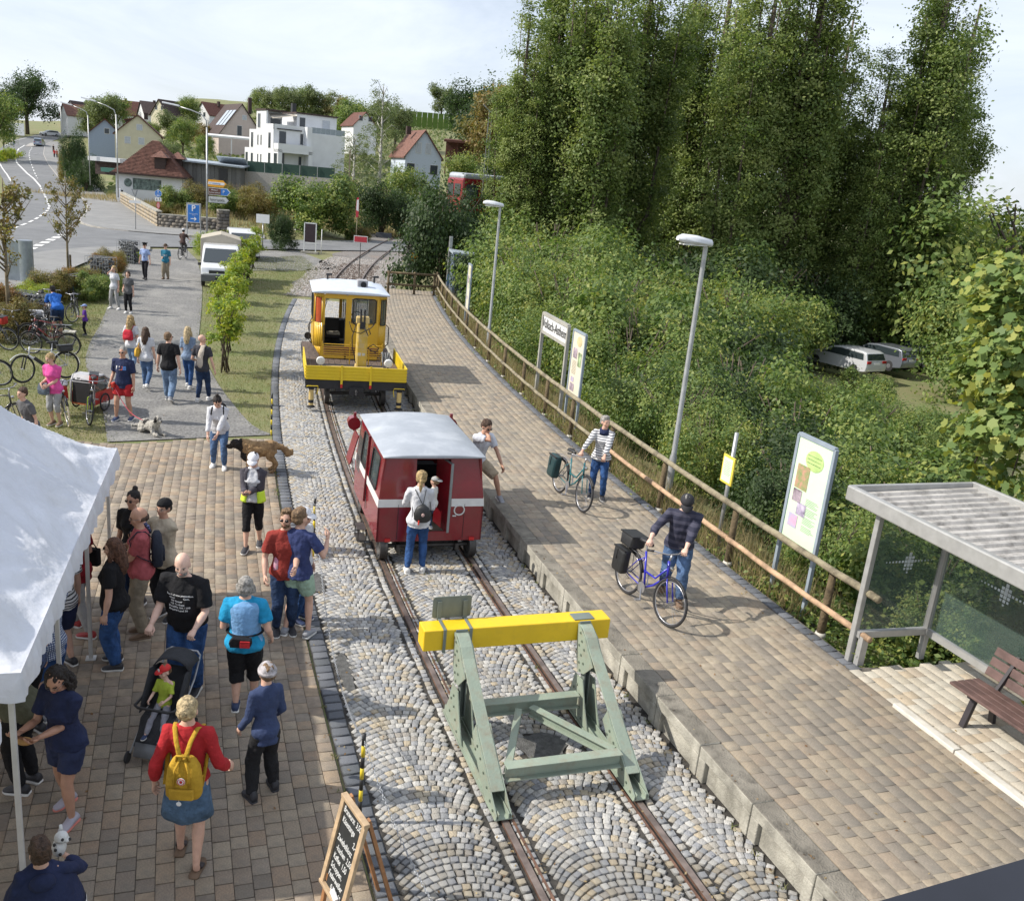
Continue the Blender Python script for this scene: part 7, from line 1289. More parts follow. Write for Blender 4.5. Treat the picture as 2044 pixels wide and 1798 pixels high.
# ---------------------------------------------------------------- bags that people carry
def worn(p,name,lab,cat,fn):
    t = thing(name,lab,cat,p['root'].location,p['root'].rotation_euler.z); fn(t,p['tp'],p['S']); return t
def f_yellow(t,tp,S):
    b = MB(); rg = lambda zz,a,d,y0=-.118: [tp((a * (abs(math.cos(q))**.5) * math.copysign(1,math.cos(q)) + .012,y0 + d * (abs(math.sin(q))**.6) * math.copysign(1,math.sin(q)),zz)) for q in [2 * math.pi * j / 24 for j in range(24)]]
    b.loft([rg(.515,.078,.038),rg(.53,.088,.046),rg(.60,.088,.048),rg(.68,.078,.042),rg(.72,.058,.030),rg(.735,.045,.022)]); b.build('bag_body',YEL,t,sm=True)
    b = MB(); b.loft([[tp((.012 + x * .062,-.172 - y * .016,zz)) for x,y in ((-1,0),(-.9,1),(.9,1),(1,0))] for zz in (.535,.59)]); b.build('pocket',YEL,t,bev=.005)
    b = MB(); [b.tube([tp((.012 + sx * .01,-.150,.735)),tp((sx * .035,-.085,.80)),tp((sx * .055,-.035,.842)),tp((sx * .07,.04,.82)),tp((sx * .10,.02,.70)),tp((sx * .09,-.09,.55))],.012 * S,6,flat=.35) for sx in (-1,1)]; b.tube([tp((-.02,-.14,.725)),tp((-.015,-.155,.765)),tp((.04,-.155,.765)),tp((.045,-.14,.725))],.006 * S,5); [b.tube([tp((.012 + sx * .015,-.15,.735)),tp((.012 + sx * .035,-.170,.69)),tp((.012 + sx * .04,-.172,.60))],.008 * S,5,flat=.4) for sx in (-1,1)]; b.build('strap',YEL,t,sm=True)
    b = MB(); c_ = tp((.012,-.175,.635)); b.extr([c_ + Vector((.034 * math.cos(R(k * 18)),0,.034 * math.sin(R(k * 18)))) for k in range(20)],(0,-.006,0)); b.build('emblem',mwht,t); b = MB(); b.tube([c_ + Vector((.028 * math.cos(R(k * 24)),-.008,.028 * math.sin(R(k * 24)))) for k in range(15)],.0035,4,closed=True); b.ell(c_ + Vector((0,-.006,-.002)),(.013,.004,.015)); b.build('emblem_red',mat('emblem_red',(.5,.03,.03)),t)
    b = MB(); c_ = tp((.0,-.175,.505)); b.ell(c_,(.022,.006,.022)); b.tube([c_ + Vector((0,0,.02)),tp((0,-.172,.54))],.002,4); b.build('key_tag',mwht,t)
worn(P['redtop'],'backpack','mustard yellow square backpack on the woman in the red top','backpack',f_yellow)
def f_hip(t,tp,S):
    b = MB(); b.loft([[tp((x,-.095 - .045 * k - .01,z)) for x,z in ((-.075,.545),(.05,.545),(.065,.57),(.06,.605),(-.06,.615),(-.085,.58))] for k in (0,1)]); b.build('bag_body',BK,t,bev=.01); b = MB(); b.loft([[tp((x,-.148 - .01 * k,z)) for x,z in ((-.01,.55),(.055,.55),(.055,.598),(-.01,.598))] for k in (0,1)]); b.build('pocket',RD,t,bev=.004)
    b = MB(); b.tube([tp((.118 * math.cos(R(k * 18)),.10 * math.sin(R(k * 18)),.60 - .006 * math.sin(R(k * 18)))) for k in range(20)],.018,6,closed=True,flat=.4); b.build('belt',BK,t,sm=True)
worn(P['vestwoman'],'hip_bag','black and red hip bag worn over the light blue vest','bag',f_hip)
def f_tote(t,tp,S):
    b = MB(); b.loft([[tp((-.135 + .03 * x * k2,.0 + .075 * y * k2 - .02,z)) for x,y in ((-1,-.7),(-.5,-1),(.5,-1),(1,-.7),(1,.7),(.5,1),(-.5,1),(-1,.7))] for z,k2 in ((.455,.5),(.47,.95),(.55,1.05),(.62,.85),(.66,.5))]); b.build('bag_body',mat('tote_print',(.50,.07,.20),.85,var=.8,scale=11,col2=(.45,.38,.40)),t,auto=60); b = MB(); b.tube([tp((-.13,.03,.65)),tp((-.10,.05,.76)),tp((-.078,0,.838)),tp((-.10,-.06,.76)),tp((-.13,-.06,.65))],.02,6,flat=.3); b.build('strap',BG,t,sm=True)
worn(P['mint'],'tote_bag','pink patterned tote bag on the shoulder of the man in mint shorts','bag',f_tote)
def f_ybag(t,tp,S):
    b = MB(); b.loft([[tp((-.125 + .035 * x * k2,-.02 + .085 * y * k2,z)) for x,y in ((-1,-.7),(0,-1),(1,-.7),(1,.7),(0,1),(-1,.7))] for z,k2 in ((.52,.6),(.54,1),(.61,1),(.66,.7))]); b.build('bag_body',mat('bag_yellow',(.62,.36,.03),.6),t,auto=60); b = MB(); b.tube([tp((-.11,.04,.65)),tp((-.075,0,.84)),tp((-.11,-.08,.65))],.012,5); b.build('strap',mat('bag_yellow',(.6,.4,.03)),t,sm=True)
worn(P['brunette'],'shoulder_bag','yellow shoulder bag of the woman with long brown hair','bag',f_ybag)
def f_door(t,tp,S):
    b = MB(); rg = lambda zz,a,d: [tp((.03 + a * math.cos(q),-.115 + d * math.sin(q),zz)) for q in [2 * math.pi * j / 18 for j in range(18)]]; b.loft([rg(.545,.05,.03),rg(.565,.075,.042),rg(.62,.08,.045),rg(.68,.06,.035),rg(.71,.02,.02)]); b.build('bag_body',mpann,t,sm=True); b = MB(); [b.tube([tp((.03,-.10,.70)),tp((sx * .05,-.05,.83)),tp((sx * .075,.05,.80)),tp((.03 + sx * .09,-.08,.57))],.006,5) for sx in (-1,1)]; b.build('strap',mpann,t,sm=True); b = MB(); c_ = tp((.035,-.158,.625)); b.ell(c_,(.025,.006,.03)); b.build('emblem',mat('emblem_pink',(.6,.4,.36)),t,sm=True); b = MB(); b.tube([tp((0,-.155,.57)),tp((0,-.155,.53))],.014,6); b.build('tag',mat('tag_red',(.7,.05,.03)),t)
worn(P['doorwoman'],'backpack','small black backpack of the woman at the railcar door','backpack',f_door)
def f_blackbag(t,tp,S):
    b = MB(); b.box(tp((.16,.02,.56)),(.10,.30,.24)); b.build('bag_body',BK,t,bev=.02); b = MB(); b.tube([tp((.16,.09,.61)),tp((.06,.0,.84)),tp((.16,-.06,.61))],.008,5); b.build('strap',BK,t)
worn(P['tent_red'],'handbag','black handbag of the person in the dark red shirt','bag',f_blackbag)
def f_pinkbag(t,tp,S):
    b = MB(); b.loft([[tp((.07 + .07 * x * k2,.13 + .04 * y * k2,z)) for x,y in ((-1,-.7),(0,-1),(1,-.7),(1,.7),(0,1),(-1,.7))] for z,k2 in ((.44,.7),(.46,1),(.55,1),(.61,.7))]); b.build('bag_body',mat('bag_blue_grey',(.20,.25,.31),.8,var=.4,scale=9),t,auto=60)
worn(P['pink'],'cloth_bag','grey blue cloth bag held by the woman in pink','bag',f_pinkbag)
def f_roll(t,tp,S):
    b = MB(); b.ell(tp((.03,.24,.65)),(.075,.045,.035),M=Matrix.Rotation(.4,3,'Z')); b.build('roll',mat('bread',(.50,.28,.10),.8,var=.2,scale=9),t,sm=True); b = MB(); b.tube([tp((-.03,.24,.668)),tp((.09,.25,.668))],.014,8); b.build('sausage',mat('sausage',(.22,.09,.04),.5),t,sm=True)
worn(P['rollwoman'],'bread_roll','bread roll with sausage in the hands of the dark curly haired woman','bread roll',f_roll)
def f_poncho(t,tp,S):
    b = MB(); rings = []
    for zz,a,d in ((.84,.055,.05),(.80,.11,.065),(.72,.16,.10),(.62,.19,.13),(.54,.205,.15)): rings.append([tp((a * math.cos(q) * (1 + .04 * math.sin(5 * q)),d * math.sin(q) * (1 + .05 * math.sin(4 * q)),zz + (.01 * math.sin(3 * q)))) for q in [2 * math.pi * j / 28 for j in range(28)]])
    b.loft(rings); b.build('towel',NV,t,sm=True); b = MB(); b.loft([[p_ * 1.006 for p_ in [tp((a * math.cos(q) * (1 + .04 * math.sin(5 * q)),d * math.sin(q) * (1 + .05 * math.sin(4 * q)),zz + .01 * math.sin(3 * q))) for q in [2 * math.pi * j / 28 for j in range(28)]]] for zz,a,d in ((.565,.202,.147),(.548,.2045,.149))],cap=False); b.build('border',mwht,t,sm=True)
    b = MB(); b.ell(tp((0,-.075,.80)),(.09,.05,.07)); b.build('hood',NV,t,sm=True)
worn(P['poncho'],'hooded_towel','dark blue hooded towel with white border over the boy\'s shoulders','towel',f_poncho)
t = thing('plush_toy','white plush dog with black spots held up by the boy in the towel','toy',at(118,1690,1.15)); b = MB(); b.ell((0,0,0),(.05,.06,.075)); b.ell((.02,0,.09),(.05,.05,.045)); b.ell((.055,0,.075),(.03,.028,.022)); b.tube([(0,.04,.1),(-.01,.06,.15)],[.018,.01],6); b.build('body',mat('plush',(.62,.62,.60),.95,bump=.6),t,sm=True); b = MB(); [b.ell(c_,.013,6,5) for c_ in ((.082,0,.08),(.045,-.035,.10),(.0,-.055,.02),(.03,-.05,-.02),(-.01,-.05,.06))]; b.build('spot',mbk,t,sm=True)['kind'] = 'stuff'

# ---------------------------------------------------------------- vehicles
mtrim = mat('car_trim',(.03,.03,.032),.5); mcgl = mat('car_glass',(.03,.04,.045),.05,var=0,spec=1.); mtail = mat('tail_red',(.35,.01,.01),.25); mhub = mat('hubcap',(.40,.40,.42),.3,.7)
def car(name,lab,cat,loc,rz,colr,prof,W2,wins,wheels,rw=.32,taper=.14,z0=.6,extra=None,group=None,metal=.2):
    """prof: side outline (y, z), front at +y; wins: (side | front | back outlines)"""
    t = thing(name,lab,cat,loc,rz,group); pm = mat('paint_%02d%02d%02d' % tuple(int(x * 99) for x in colr),colr,.28,metal,var=.03,coat=.5); top = max(z for _,z in prof); xw_ = lambda z: W2 * (1 - taper * max(0,(z - z0) / (top - z0)))
    b = MB(); n_ = len(prof); sl = [-1,-.93,-.6,0,.6,.93,1]; vs = []
    for u in sl: vs += [Vector((u * xw_(z),y * (1 - .012 * (abs(u) > .95)) ,z - (.03 if abs(u) > .95 and z > top - .1 else 0))) for y,z in prof]
    fs = [(k * n_ + j,k * n_ + (j + 1) % n_,(k + 1) * n_ + (j + 1) % n_,(k + 1) * n_ + j) for k in range(len(sl) - 1) for j in range(n_)] + [tuple(range(n_)),tuple(reversed(range((len(sl) - 1) * n_,len(sl) * n_)))]
    b.add(vs,fs); b.build('body',pm,t,auto=35,fix=True,bev=.02)
    for kind,pts in wins:
        if kind == 's':
            for sg in (-1,1): b = MB(); b.extr([(sg * (xw_(z) + .004),y,z) for y,z in pts],(-sg * .02,0,0)); b.build('side_window',mcgl,t,fix=True)
        else:
            (y0,z0_),(y1,z1) = pts; q = .80; nn = Vector((0,z1 - z0_,-(y1 - y0))).normalized() * .008 * (1 if kind == 'f' else -1)
            if (nn.y < 0) == (kind == 'f'): nn = -nn
            P_ = [Vector((s_ * xw_(z) * k2,y,z)) + nn for s_,y,z,k2 in ((-1,y0,z0_,.92),(1,y0,z0_,.92),(1,y1,z1,.86),(-1,y1,z1,.86))]; b = MB(); b.add(P_,[(0,1,2,3)]); b.build('windscreen' if kind == 'f' else 'rear_window',mcgl,t)
    for y_ in wheels:
        for sg in (-1,1):
            w_ = bpy.data.objects.new('wheel',None); COL.objects.link(w_); w_.parent = t; w_.location = (sg * (W2 - .09),y_,rw); b = MB(); b.lathe([(rw * .62,-.1 * sg),(rw,-.08 * sg),(rw,.08 * sg),(rw * .62,.1 * sg)],(0,0,0),22,axis='X'); b.build('tyre',mtyre,w_,auto=40); b = MB(); b.lathe([(.02,.105 * sg),(rw * .3,.11 * sg),(rw * .64,.085 * sg),(rw * .64,.05 * sg),(.02,.06 * sg)],(0,0,0),12,axis='X'); b.build('rim',mhub,w_,auto=30)
    yf_,yr_ = max(y for y,z in prof),min(y for y,z in prof)
    for sg in (-1,1):
        b = MB(); b.box((sg * W2 * .74,yr_ + .045,.88),(.34,.09,.15)); b.build('tail_light',mtail,t,bev=.02); b = MB(); b.box((sg * W2 * .72,yf_ - .06,.68),(.36,.12,.15)); b.build('headlight',mlens,t,bev=.03)
        b = MB(); b.box((sg * (W2 + .08),yf_ * .42,1.0),(.18,.10,.13)); b.build('mirror',mtrim,t,bev=.02)
    b = MB(); b.box((0,yr_ - .006,.80),(.5,.02,.11)); b.build('number_plate',mwht,t); b = MB(); b.box((0,yf_ + .006,.42),(W2 * 1.5,.03,.16)); b.box((0,yf_ + .004,.62),(.7,.02,.08)); b.build('grille',mtrim,t)
    return t
wagon = [(-2.25,.35),(-2.28,.62),(-2.22,.95),(-2.02,1.38),(-1.75,1.47),(-.2,1.48),(.45,1.40),(1.15,.98),(2.05,.84),(2.30,.62),(2.28,.32),(1.7,.25),(-1.8,.27)]
ww = [('s',[(-1.95,.98),(-1.85,1.33),(-.3,1.40),(.32,1.34),(.98,.98)]),('f',[(1.12,1.0),(.48,1.38)]),('b',[(-2.19,1.0),(-2.04,1.34)])]
zz_ = -3.30
def fcar(lab,px,py,Y,rz,c,**k): p_ = far(px,py,Y); car('parked_car',lab,'car',(p_.x,p_.y,float(T(p_.x,p_.y)) + .03 if Y > 62 or px < 200 else p_.z),R(rz),c,wagon,.9,ww,(-1.4,1.4),**k)
fcar('white estate car parked half hidden behind the bushes on the lower meadow',1682,737,55,30,(.55,.56,.58)); fcar('silver estate car parked between the white and the black car',1752,730,58,30,(.24,.26,.30),metal=.6); fcar('black estate car parked beside the silver one on the lower meadow',1822,724,60,30,(.022,.025,.035)); fcar('dark car mostly hidden behind the maple leaves',1905,714,62,40,(.03,.035,.06))
hatch = [(-2.0,.35),(-2.03,.65),(-1.95,1.0),(-1.75,1.62),(-1.5,1.78),(.2,1.80),(.8,1.62),(1.4,1.10),(2.05,.92),(2.15,.6),(2.12,.32),(1.6,.25),(-1.6,.27)]
hw_ = [('s',[(-1.72,1.08),(-1.6,1.6),(.15,1.66),(.72,1.52),(1.1,1.08)]),('f',[(1.36,1.14),(.84,1.6)]),('b',[(-1.93,1.08),(-1.78,1.58)])]
p_ = hit(79,292.5); car('van','grey blue van driving away up the far road','van',p_,R(14),(.25,.30,.38),hatch,.88,hw_,(-1.3,1.35)); p_ = hit(99,272); car('car','white car coming down the far road round the bend','car',p_,R(140),(.65,.66,.68),wagon,.9,ww,(-1.4,1.4))
p_ = far(482,492,60); car('parked_car','white car parked behind the white pickup van','car',(p_.x,p_.y,0),R(200),(.68,.69,.70),hatch,.92,hw_,(-1.3,1.35))
# double cab pickup van with canvas
vanp = [(-2.5,.45),(-2.5,.70),(-.55,.72),(-.5,1.85),(-.35,1.93),(.95,1.92),(1.25,1.82),(1.95,1.16),(2.42,.98),(2.52,.62),(2.50,.34),(1.9,.28),(-2.2,.34)]
pv = at(443,577); VN = car('pickup_van','white pickup van with beige canvas cover parked beside the path','van',(pv.x - .75,pv.y + 2.4,0),R(196),(.70,.71,.72),vanp,.93,[('s',[(-.35,1.12),(-.3,1.70),(.5,1.72),(.52,1.12)]),('s',[(.6,1.12),(.6,1.72),(1.0,1.70),(1.62,1.14)]),('f',[(1.93,1.20),(1.28,1.80)])],(-1.6,1.55),taper=.10,z0=.9)
mcan = mat('canvas',(.42,.38,.31),.9,var=.1,scale=2,bump=.4); b = MB(); b.extr([(-1.0,-.5,.75),(1.0,-.5,.75),(1.0,-.5,2.12),(0,-.5,2.38),(-1.0,-.5,2.12)],(0,-2.3,0)); b.build('canvas_cover',mcan,VN,bev=.02)
b = MB(); b.box((0,2.50,.50),(1.86,.14,.34)); b.build('bumper',mat('bumper_grey',(.12,.125,.13),.6),VN,bev=.03); b = MB(); b.box((0,2.50,.80),(1.1,.06,.14)); b.box((0,2.585,.5),(.52,.012,.11)); b.build('grille_bar',mtrim,VN)

# ---------------------------------------------------------------- signs and street furniture
mblue = mat('sign_blue',(.02,.16,.50),.4,var=.03); mor = mat('sign_orange',(.78,.36,.02),.4,var=.03); mbrn = mat('sign_brown',(.12,.055,.035),.4,var=.03); mredp = mat('sign_red',(.50,.04,.06),.5,var=.1)
def post_at(name,lab,px,py,h_,cat='sign',r_=.035,m=None,rz=0.,Y=None):
    p_ = at(px,py) if Y is None else far(px,py,Y); t = thing(name,lab,cat,p_,rz); b = MB(); b.tube([(0,0,-.3),(0,0,h_)],r_,8); b.build('pole',m or malu,t,sm=True); return t
def plate(t,poly,z,m,y=-.05,th=.02,name='plate',x0=0.): b = MB(); b.extr([(x + x0,y,zz + z) for x,zz in poly],(0,th,0)); return b.build(name,m,t)
rect = lambda w,h: [(-w / 2,-h / 2),(w / 2,-h / 2),(w / 2,h / 2),(-w / 2,h / 2)]; circ = lambda r,n=24: [(r * math.cos(2 * math.pi * k / n),r * math.sin(2 * math.pi * k / n)) for k in range(n)]
arrow = lambda L,h,x=0: [(x,-h / 2),(x + L - h * .5,-h / 2),(x + L,0),(x + L - h * .5,h / 2),(x,h / 2)]
def tx(t,s_,size,x,z,m,y=-.075,**k): return text(s_,size,face_frame((x,y,z),(1,0,0),(0,0,1)),m,t,**k)
SL_ = post_at('street_lamp','tall curved street lamp beside the direction signs',413,474,8.2,'lamp',.07); b = MB(); b.tube([(0,0,8.1),(-.05,0,8.7),(-.4,0,9.1),(-1.2,0,9.35),(-2.2,0,9.55)],.045,8); b.build('arm',malu,SL_,sm=True); b = MB(); b.box((-2.75,0,9.66),(1.3,.24,.12),rot=(0,.12,0)); b.build('lamp_head',mlampw,SL_,bev=.04)
for px,py,Y,h_,lab in ((180,365,118,8,'street lamp in front of the dark conifers'),(236,388,92,7.4,'street lamp beside the pavilion with the red roof'),(124,288,215,8,'farthest street lamp at the bend of the road')):
    t = post_at('street_lamp',lab,px,py,h_,'lamp',.07,Y=Y); b = MB(); b.tube([(0,0,h_ - .2),(-.2,0,h_ + .4),(-1.0,0,h_ + .75),(-2.0,0,h_ + 1.0)],.05,6); b.build('arm',malu,t,sm=True); b = MB(); b.box((-2.6,0,h_ + 1.15),(1.4,.24,.12),rot=(0,.16,0)); b.build('lamp_head',mlampw,t)
DS = thing('direction_signs','three arrow signs, orange, brown and grey, on the curved street lamp','sign',SL_.location)
plate(DS,arrow(1.45,.52,.08),4.15,mor,name='detour_sign'); plate(DS,arrow(1.3,.20,.12),4.15,mwsign,y=-.06,th=.01); tx(DS,'U  Umleitung',.16,.62,4.15,mblue,y=-.065)
plate(DS,arrow(1.75,.54,.12),3.55,mwsign,name='panel'); plate(DS,arrow(1.66,.48,.14),3.55,mbrn,y=-.056,name='panel'); plate(DS,[(1.1,-.24),(1.56,-.24),(1.80,0),(1.56,.24),(1.1,.24)],3.55,mblue,y=-.06,name='panel'); tx(DS,'P',.32,1.33,3.55,mwht); tx(DS,'Museum',.15,.62,3.65,mwht); tx(DS,'Kartause Astheim',.12,.62,3.46,mwht)
plate(DS,arrow(1.65,.52,.12),2.93,mblk,name='panel'); plate(DS,arrow(1.58,.46,.145),2.93,mat('sign_pale',(.50,.52,.50),.5),y=-.056,name='panel'); tx(DS,'Sportplatz',.28,.82,2.93,mblk)
PB = thing('parking_sign','large blue parking board with white P and arrow on two posts','sign',at(387,476),0)
for x_ in (-.52,.52): b = MB(); b.tube([(x_,0,-.2),(x_,0,2.62)],.04,8); b.build('post',malu,PB)
b = MB(); b.bar((-.52,0,2.6),(.52,0,2.6),.06); b.build('frame',malu,PB); plate(PB,rect(.94,1.36),1.86,mwsign,th=.03); plate(PB,rect(.88,1.28),1.86,mblue,y=-.056,name='panel'); tx(PB,'P',.62,0,2.22,mwht,bold=.01); tx(PB,'Besucherparkplatz',.085,0,1.84,mwht); tx(PB,'Astheim',.085,0,1.74,mwht); plate(PB,[(-.22,-.03),(.1,-.03),(.02,-.13),(.1,-.13),(.24,0),(.1,.13),(.02,.13),(.1,.03),(-.22,.03)],1.46,mwht,y=-.066,th=.005,name='arrow'); b = MB(); b.box((0,.1,.12),(1.25,.5,.24)); b.build('base',mconc,PB,bev=.02)
t = post_at('footpath_sign','round blue footpath and cycle sign above a red and white disc',317,453,3.1); plate(t,circ(.30),2.75,mwsign); plate(t,circ(.28),2.75,mblue,y=-.056,name='disc'); plate(t,rect(.5,.012),2.75,mwht,y=-.062,th=.004,name='line'); plate(t,[(-.05,.03),(.0,.13),(.05,.03),(.02,.2),(-.02,.2)],2.75,mwht,y=-.062,th=.004,name='figure'); plate(t,circ(.03),2.97,mwht,y=-.062,th=.004,name='figure'); plate(t,circ(.05),2.60,mwht,y=-.062,th=.004,x0=-.07,name='figure'); plate(t,circ(.05),2.60,mwht,y=-.062,th=.004,x0=.07,name='figure'); plate(t,rect(.54,.30),2.27,mwsign); plate(t,[(-.14,.1),(-.10,.1),(-.10,-.04),(-.06,-.04),(-.12,-.12),(-.18,-.04),(-.14,-.04)],2.27,mblk,y=-.062,th=.004,name='arrow'); plate(t,[(.10,-.1),(.14,-.1),(.14,.04),(.18,.04),(.12,.12),(.06,.04),(.10,.04)],2.27,mblk,y=-.062,th=.004,name='arrow'); plate(t,[(x * .55,z_) for x,z_ in circ(.29)],1.78,mredp); plate(t,[(x * .55,z_) for x,z_ in circ(.22)],1.78,mat('disc_pink',(.6,.3,.3),.5),y=-.056,name='disc')
t = post_at('give_way_sign','grey back of a triangular give way sign with street name plate',271,461,3.0); plate(t,[(-.26,.22),(.0,-.40),(.05,-.40),(.26,.22)],2.95,mat('sign_back',(.22,.23,.24),.5)); plate(t,[(-.17,.17),(.02,-.28),(.17,.17)],2.95,malu,y=-.058,name='panel'); plate(t,rect(.9,.22),2.22,mwsign)
t = post_at('level_crossing_sign','red rectangular stop board with white border over the track',717,545,1.95,r_=.02,m=mint,Y=54.5); plate(t,rect(.82,.40),1.95,mwsign); plate(t,rect(.74,.32),1.95,mredp,y=-.056,name='panel')
t = thing('whistle_board','white board with black letters P and U beside the far track','sign',at(813,583)); plate(t,rect(.40,1.25),2.05,mat('board_offwhite',(.50,.46,.42),.6),th=.03); tx(t,'P',.48,0,2.40,mblk,bold=.008); tx(t,'U',.48,0,1.68,mblk,bold=.008); b = MB(); b.bar((0,.0,-.1),(0,0,1.5),.07); b.build('post',mpost,t); plate(t,rect(.34,.22),1.22,mwsign); tx(t,'H',.16,.04,1.22,mblk)
t = post_at('round_sign','round yellow sign with black T in front of the whistle board',821,586,2.2,r_=.03,m=mwsign); plate(t,circ(.27),1.92,mblk); plate(t,circ(.235),1.92,mor,y=-.058,name='disc'); tx(t,'T',.34,0,1.92,mblk,y=-.07,bold=.012)
t = thing('notice_case','dark empty notice case in a white frame at the side road','notice',at(618,506,0)); 
for x_ in (-.42,.42): b = MB(); b.bar((x_,0,0),(x_,0,2.15),.07); b.build('post',mwsign,t)
b = MB(); b.bar((-.42,0,2.13),(.42,0,2.13),.07); b.bar((-.42,0,.75),(.42,0,.75),.05); b.build('frame',mwsign,t); b = MB(); b.box((0,0,1.45),(.78,.06,1.3)); b.build('panel',mat('case_brown',(.035,.02,.025),.5),t); b = MB(); b.box((0,.05,.06),(1.25,.5,.14)); b.build('base',mconc,t)
t = post_at('steel_post','thin white steel post beside the notice case',641,507,1.75,'post',.03,mwsign); t = post_at('signal_post','thin post with red and white signal panel by the grass',711,474,2.1,r_=.035,m=mwd,Y=76); plate(t,[(-.10,-.8),(.10,-.8),(.13,0),(.08,.75),(-.08,.75),(-.13,0)],2.4,mredp); plate(t,[(-.09,-.25),(.10,-.32),(.08,.6),(-.07,.55)],2.4,mwht,y=-.056,name='panel')
for px,py,Y,h_,lab in ((892,592,0,2.6,'grey steel stele with blue map at the end of the platform'),):
    t = thing('stele',lab,'sign',at(px,py - 4,.2),R(20)); b = MB(); b.box((0,0,1.5),(.16,.16,3.0)); b.build('column',malu,t,bev=.01); b = MB(); b.box((-.02,-.085,.62),(.15,.01,.9)); b.build('panel',mat('panel_blue',(.20,.36,.60),.5),t)
t = thing('steel_column','round stainless advertising column by the left pavement','column',at(55,566),0); b = MB(); b.tube([(0,0,0),(0,0,1.9)],.30,20); b.build('column',mat('steel_blue',(.30,.34,.38),.35,.6,var=.1),t,auto=40); b = MB(); b.box((-.6,.1,.95),(.7,.3,1.75)); b.build('side_panel',mat('steel_blue',(.3,.34,.38)),t)
t = thing('cable_cabinet','light grey metal cable cabinet at the garden wall','cabinet',at(239,407),0); b = MB(); b.box((0,0,.85),(.45,.35,1.7)); b.build('cabinet',mlampw,t,bev=.02); b = MB(); b.box((.28,.05,.8),(.16,.3,1.5)); b.build('door',mtrim,t)
# ladder mast beside the distant railcar
t = thing('lattice_mast','thin grey ladder mast beside the distant railcar','mast',far(963,420,62),R(10))
for x_ in (-.13,.13): b = MB(); b.bar((x_,0,0),(x_ * .7,0,6.2),.05); b.build('upright',malu,t)
for k in range(16): b = MB(); b.bar((-.12,0,.3 + k * .37),(.12,0,.3 + k * .37),.03); b.build('rung',malu,t)
b = MB(); b.tube([(0,0,6.1),(-.5,0,6.5)],.03,5); b.build('arm',malu,t)
# window ledge just outside the camera position
b = MB(); b.add([Vector(q) for q in ()],[]) ; A_,B_ = at(1753,1798,4.9),at(2090,1700,4.9); d_ = (A_ - B_).normalized(); n_ = Vector((-d_.y,d_.x,0)); n_ = n_ if n_.y < 0 else -n_; A2 = A_ + d_ * .5
b.extr([A2,B_ - d_ * .3,B_ - d_ * .3 + n_ * 1.0,A2 + n_ * 1.0],(0,0,-.12)); b.build('parapet',mat('parapet_dark',(.012,.014,.022),.5,var=.1)); tag(bpy.data.objects['parapet'],'dark metal parapet of the viewing building, lower right corner','parapet')
# ---------------------------------------------------------------- foliage
_sh = {'leaf': [(0,-.5),(.30,-.05),(0,.5),(-.30,-.05)],'maple': [(0,-.42),(.22,-.34),(.46,-.22),(.40,-.02),(.52,.26),(.24,.24),(.14,.38),(0,.56),(-.14,.38),(-.24,.24),(-.52,.26),(-.40,-.02),(-.46,-.22),(-.22,-.34)]}
def leafmesh(name,P_,Nn,sz,m,shape='leaf',rnd=None,fold=.12):
    n = len(P_); q = np.array(_sh[shape]); k = len(q); Nn = Nn / (np.linalg.norm(Nn,axis=1,keepdims=True) + 1e-9); a = rng.normal(size=(n,3)); U = np.cross(Nn,a); U /= np.linalg.norm(U,axis=1,keepdims=True) + 1e-9; W_2 = np.cross(Nn,U)
    V = P_[:,None] + (q[None,:,:1] * U[:,None] + q[None,:,1:] * W_2[:,None] + (np.abs(q[None,:,:1]) * fold) * Nn[:,None]) * np.asarray(sz)[:,None,None]
    return npmesh(name,V.reshape(-1,3),(np.arange(k)[None] + np.arange(n)[:,None] * k),m,rng.random(n) if rnd is None else rnd)
def clumps(blobs,n,cl=1.,per=60,flat=.55,up=.35):
    """leaf points gathered in clumps near the surface of overlapping lobes; returns points, normals, clump value"""
    B = np.array(blobs,float); a = B[:,3] * B[:,4] + B[:,4] * B[:,5]; nc = max(4,n // per); w = rng.choice(len(B),nc,p=a / a.sum()); d = rng.normal(size=(nc,3)); d /= np.linalg.norm(d,axis=1,keepdims=True)
    r = rng.uniform(.55,1.06,nc)[:,None]; C = B[w,:3] + d * B[w,3:6] * r; i = rng.integers(0,nc,n); e = rng.normal(size=(n,3)) * cl * np.array([1,1,.8]) * rng.uniform(.6,1.4,nc)[i][:,None]
    return C[i] + e * flat,d[i] * 1.0 + rng.normal(size=(n,3)) * .5 + np.array([0,0,up]),np.clip(rng.random(nc)[i] * .75 + rng.random(n) * .35 - .05,0,1)
mbark = mat('bark',(.13,.10,.075),.95,var=.35,scale=5,bump=1,bscale=18); mbirch = mat('birch_bark',(.55,.54,.50),.8,var=.4,scale=6,col2=(.12,.11,.10))
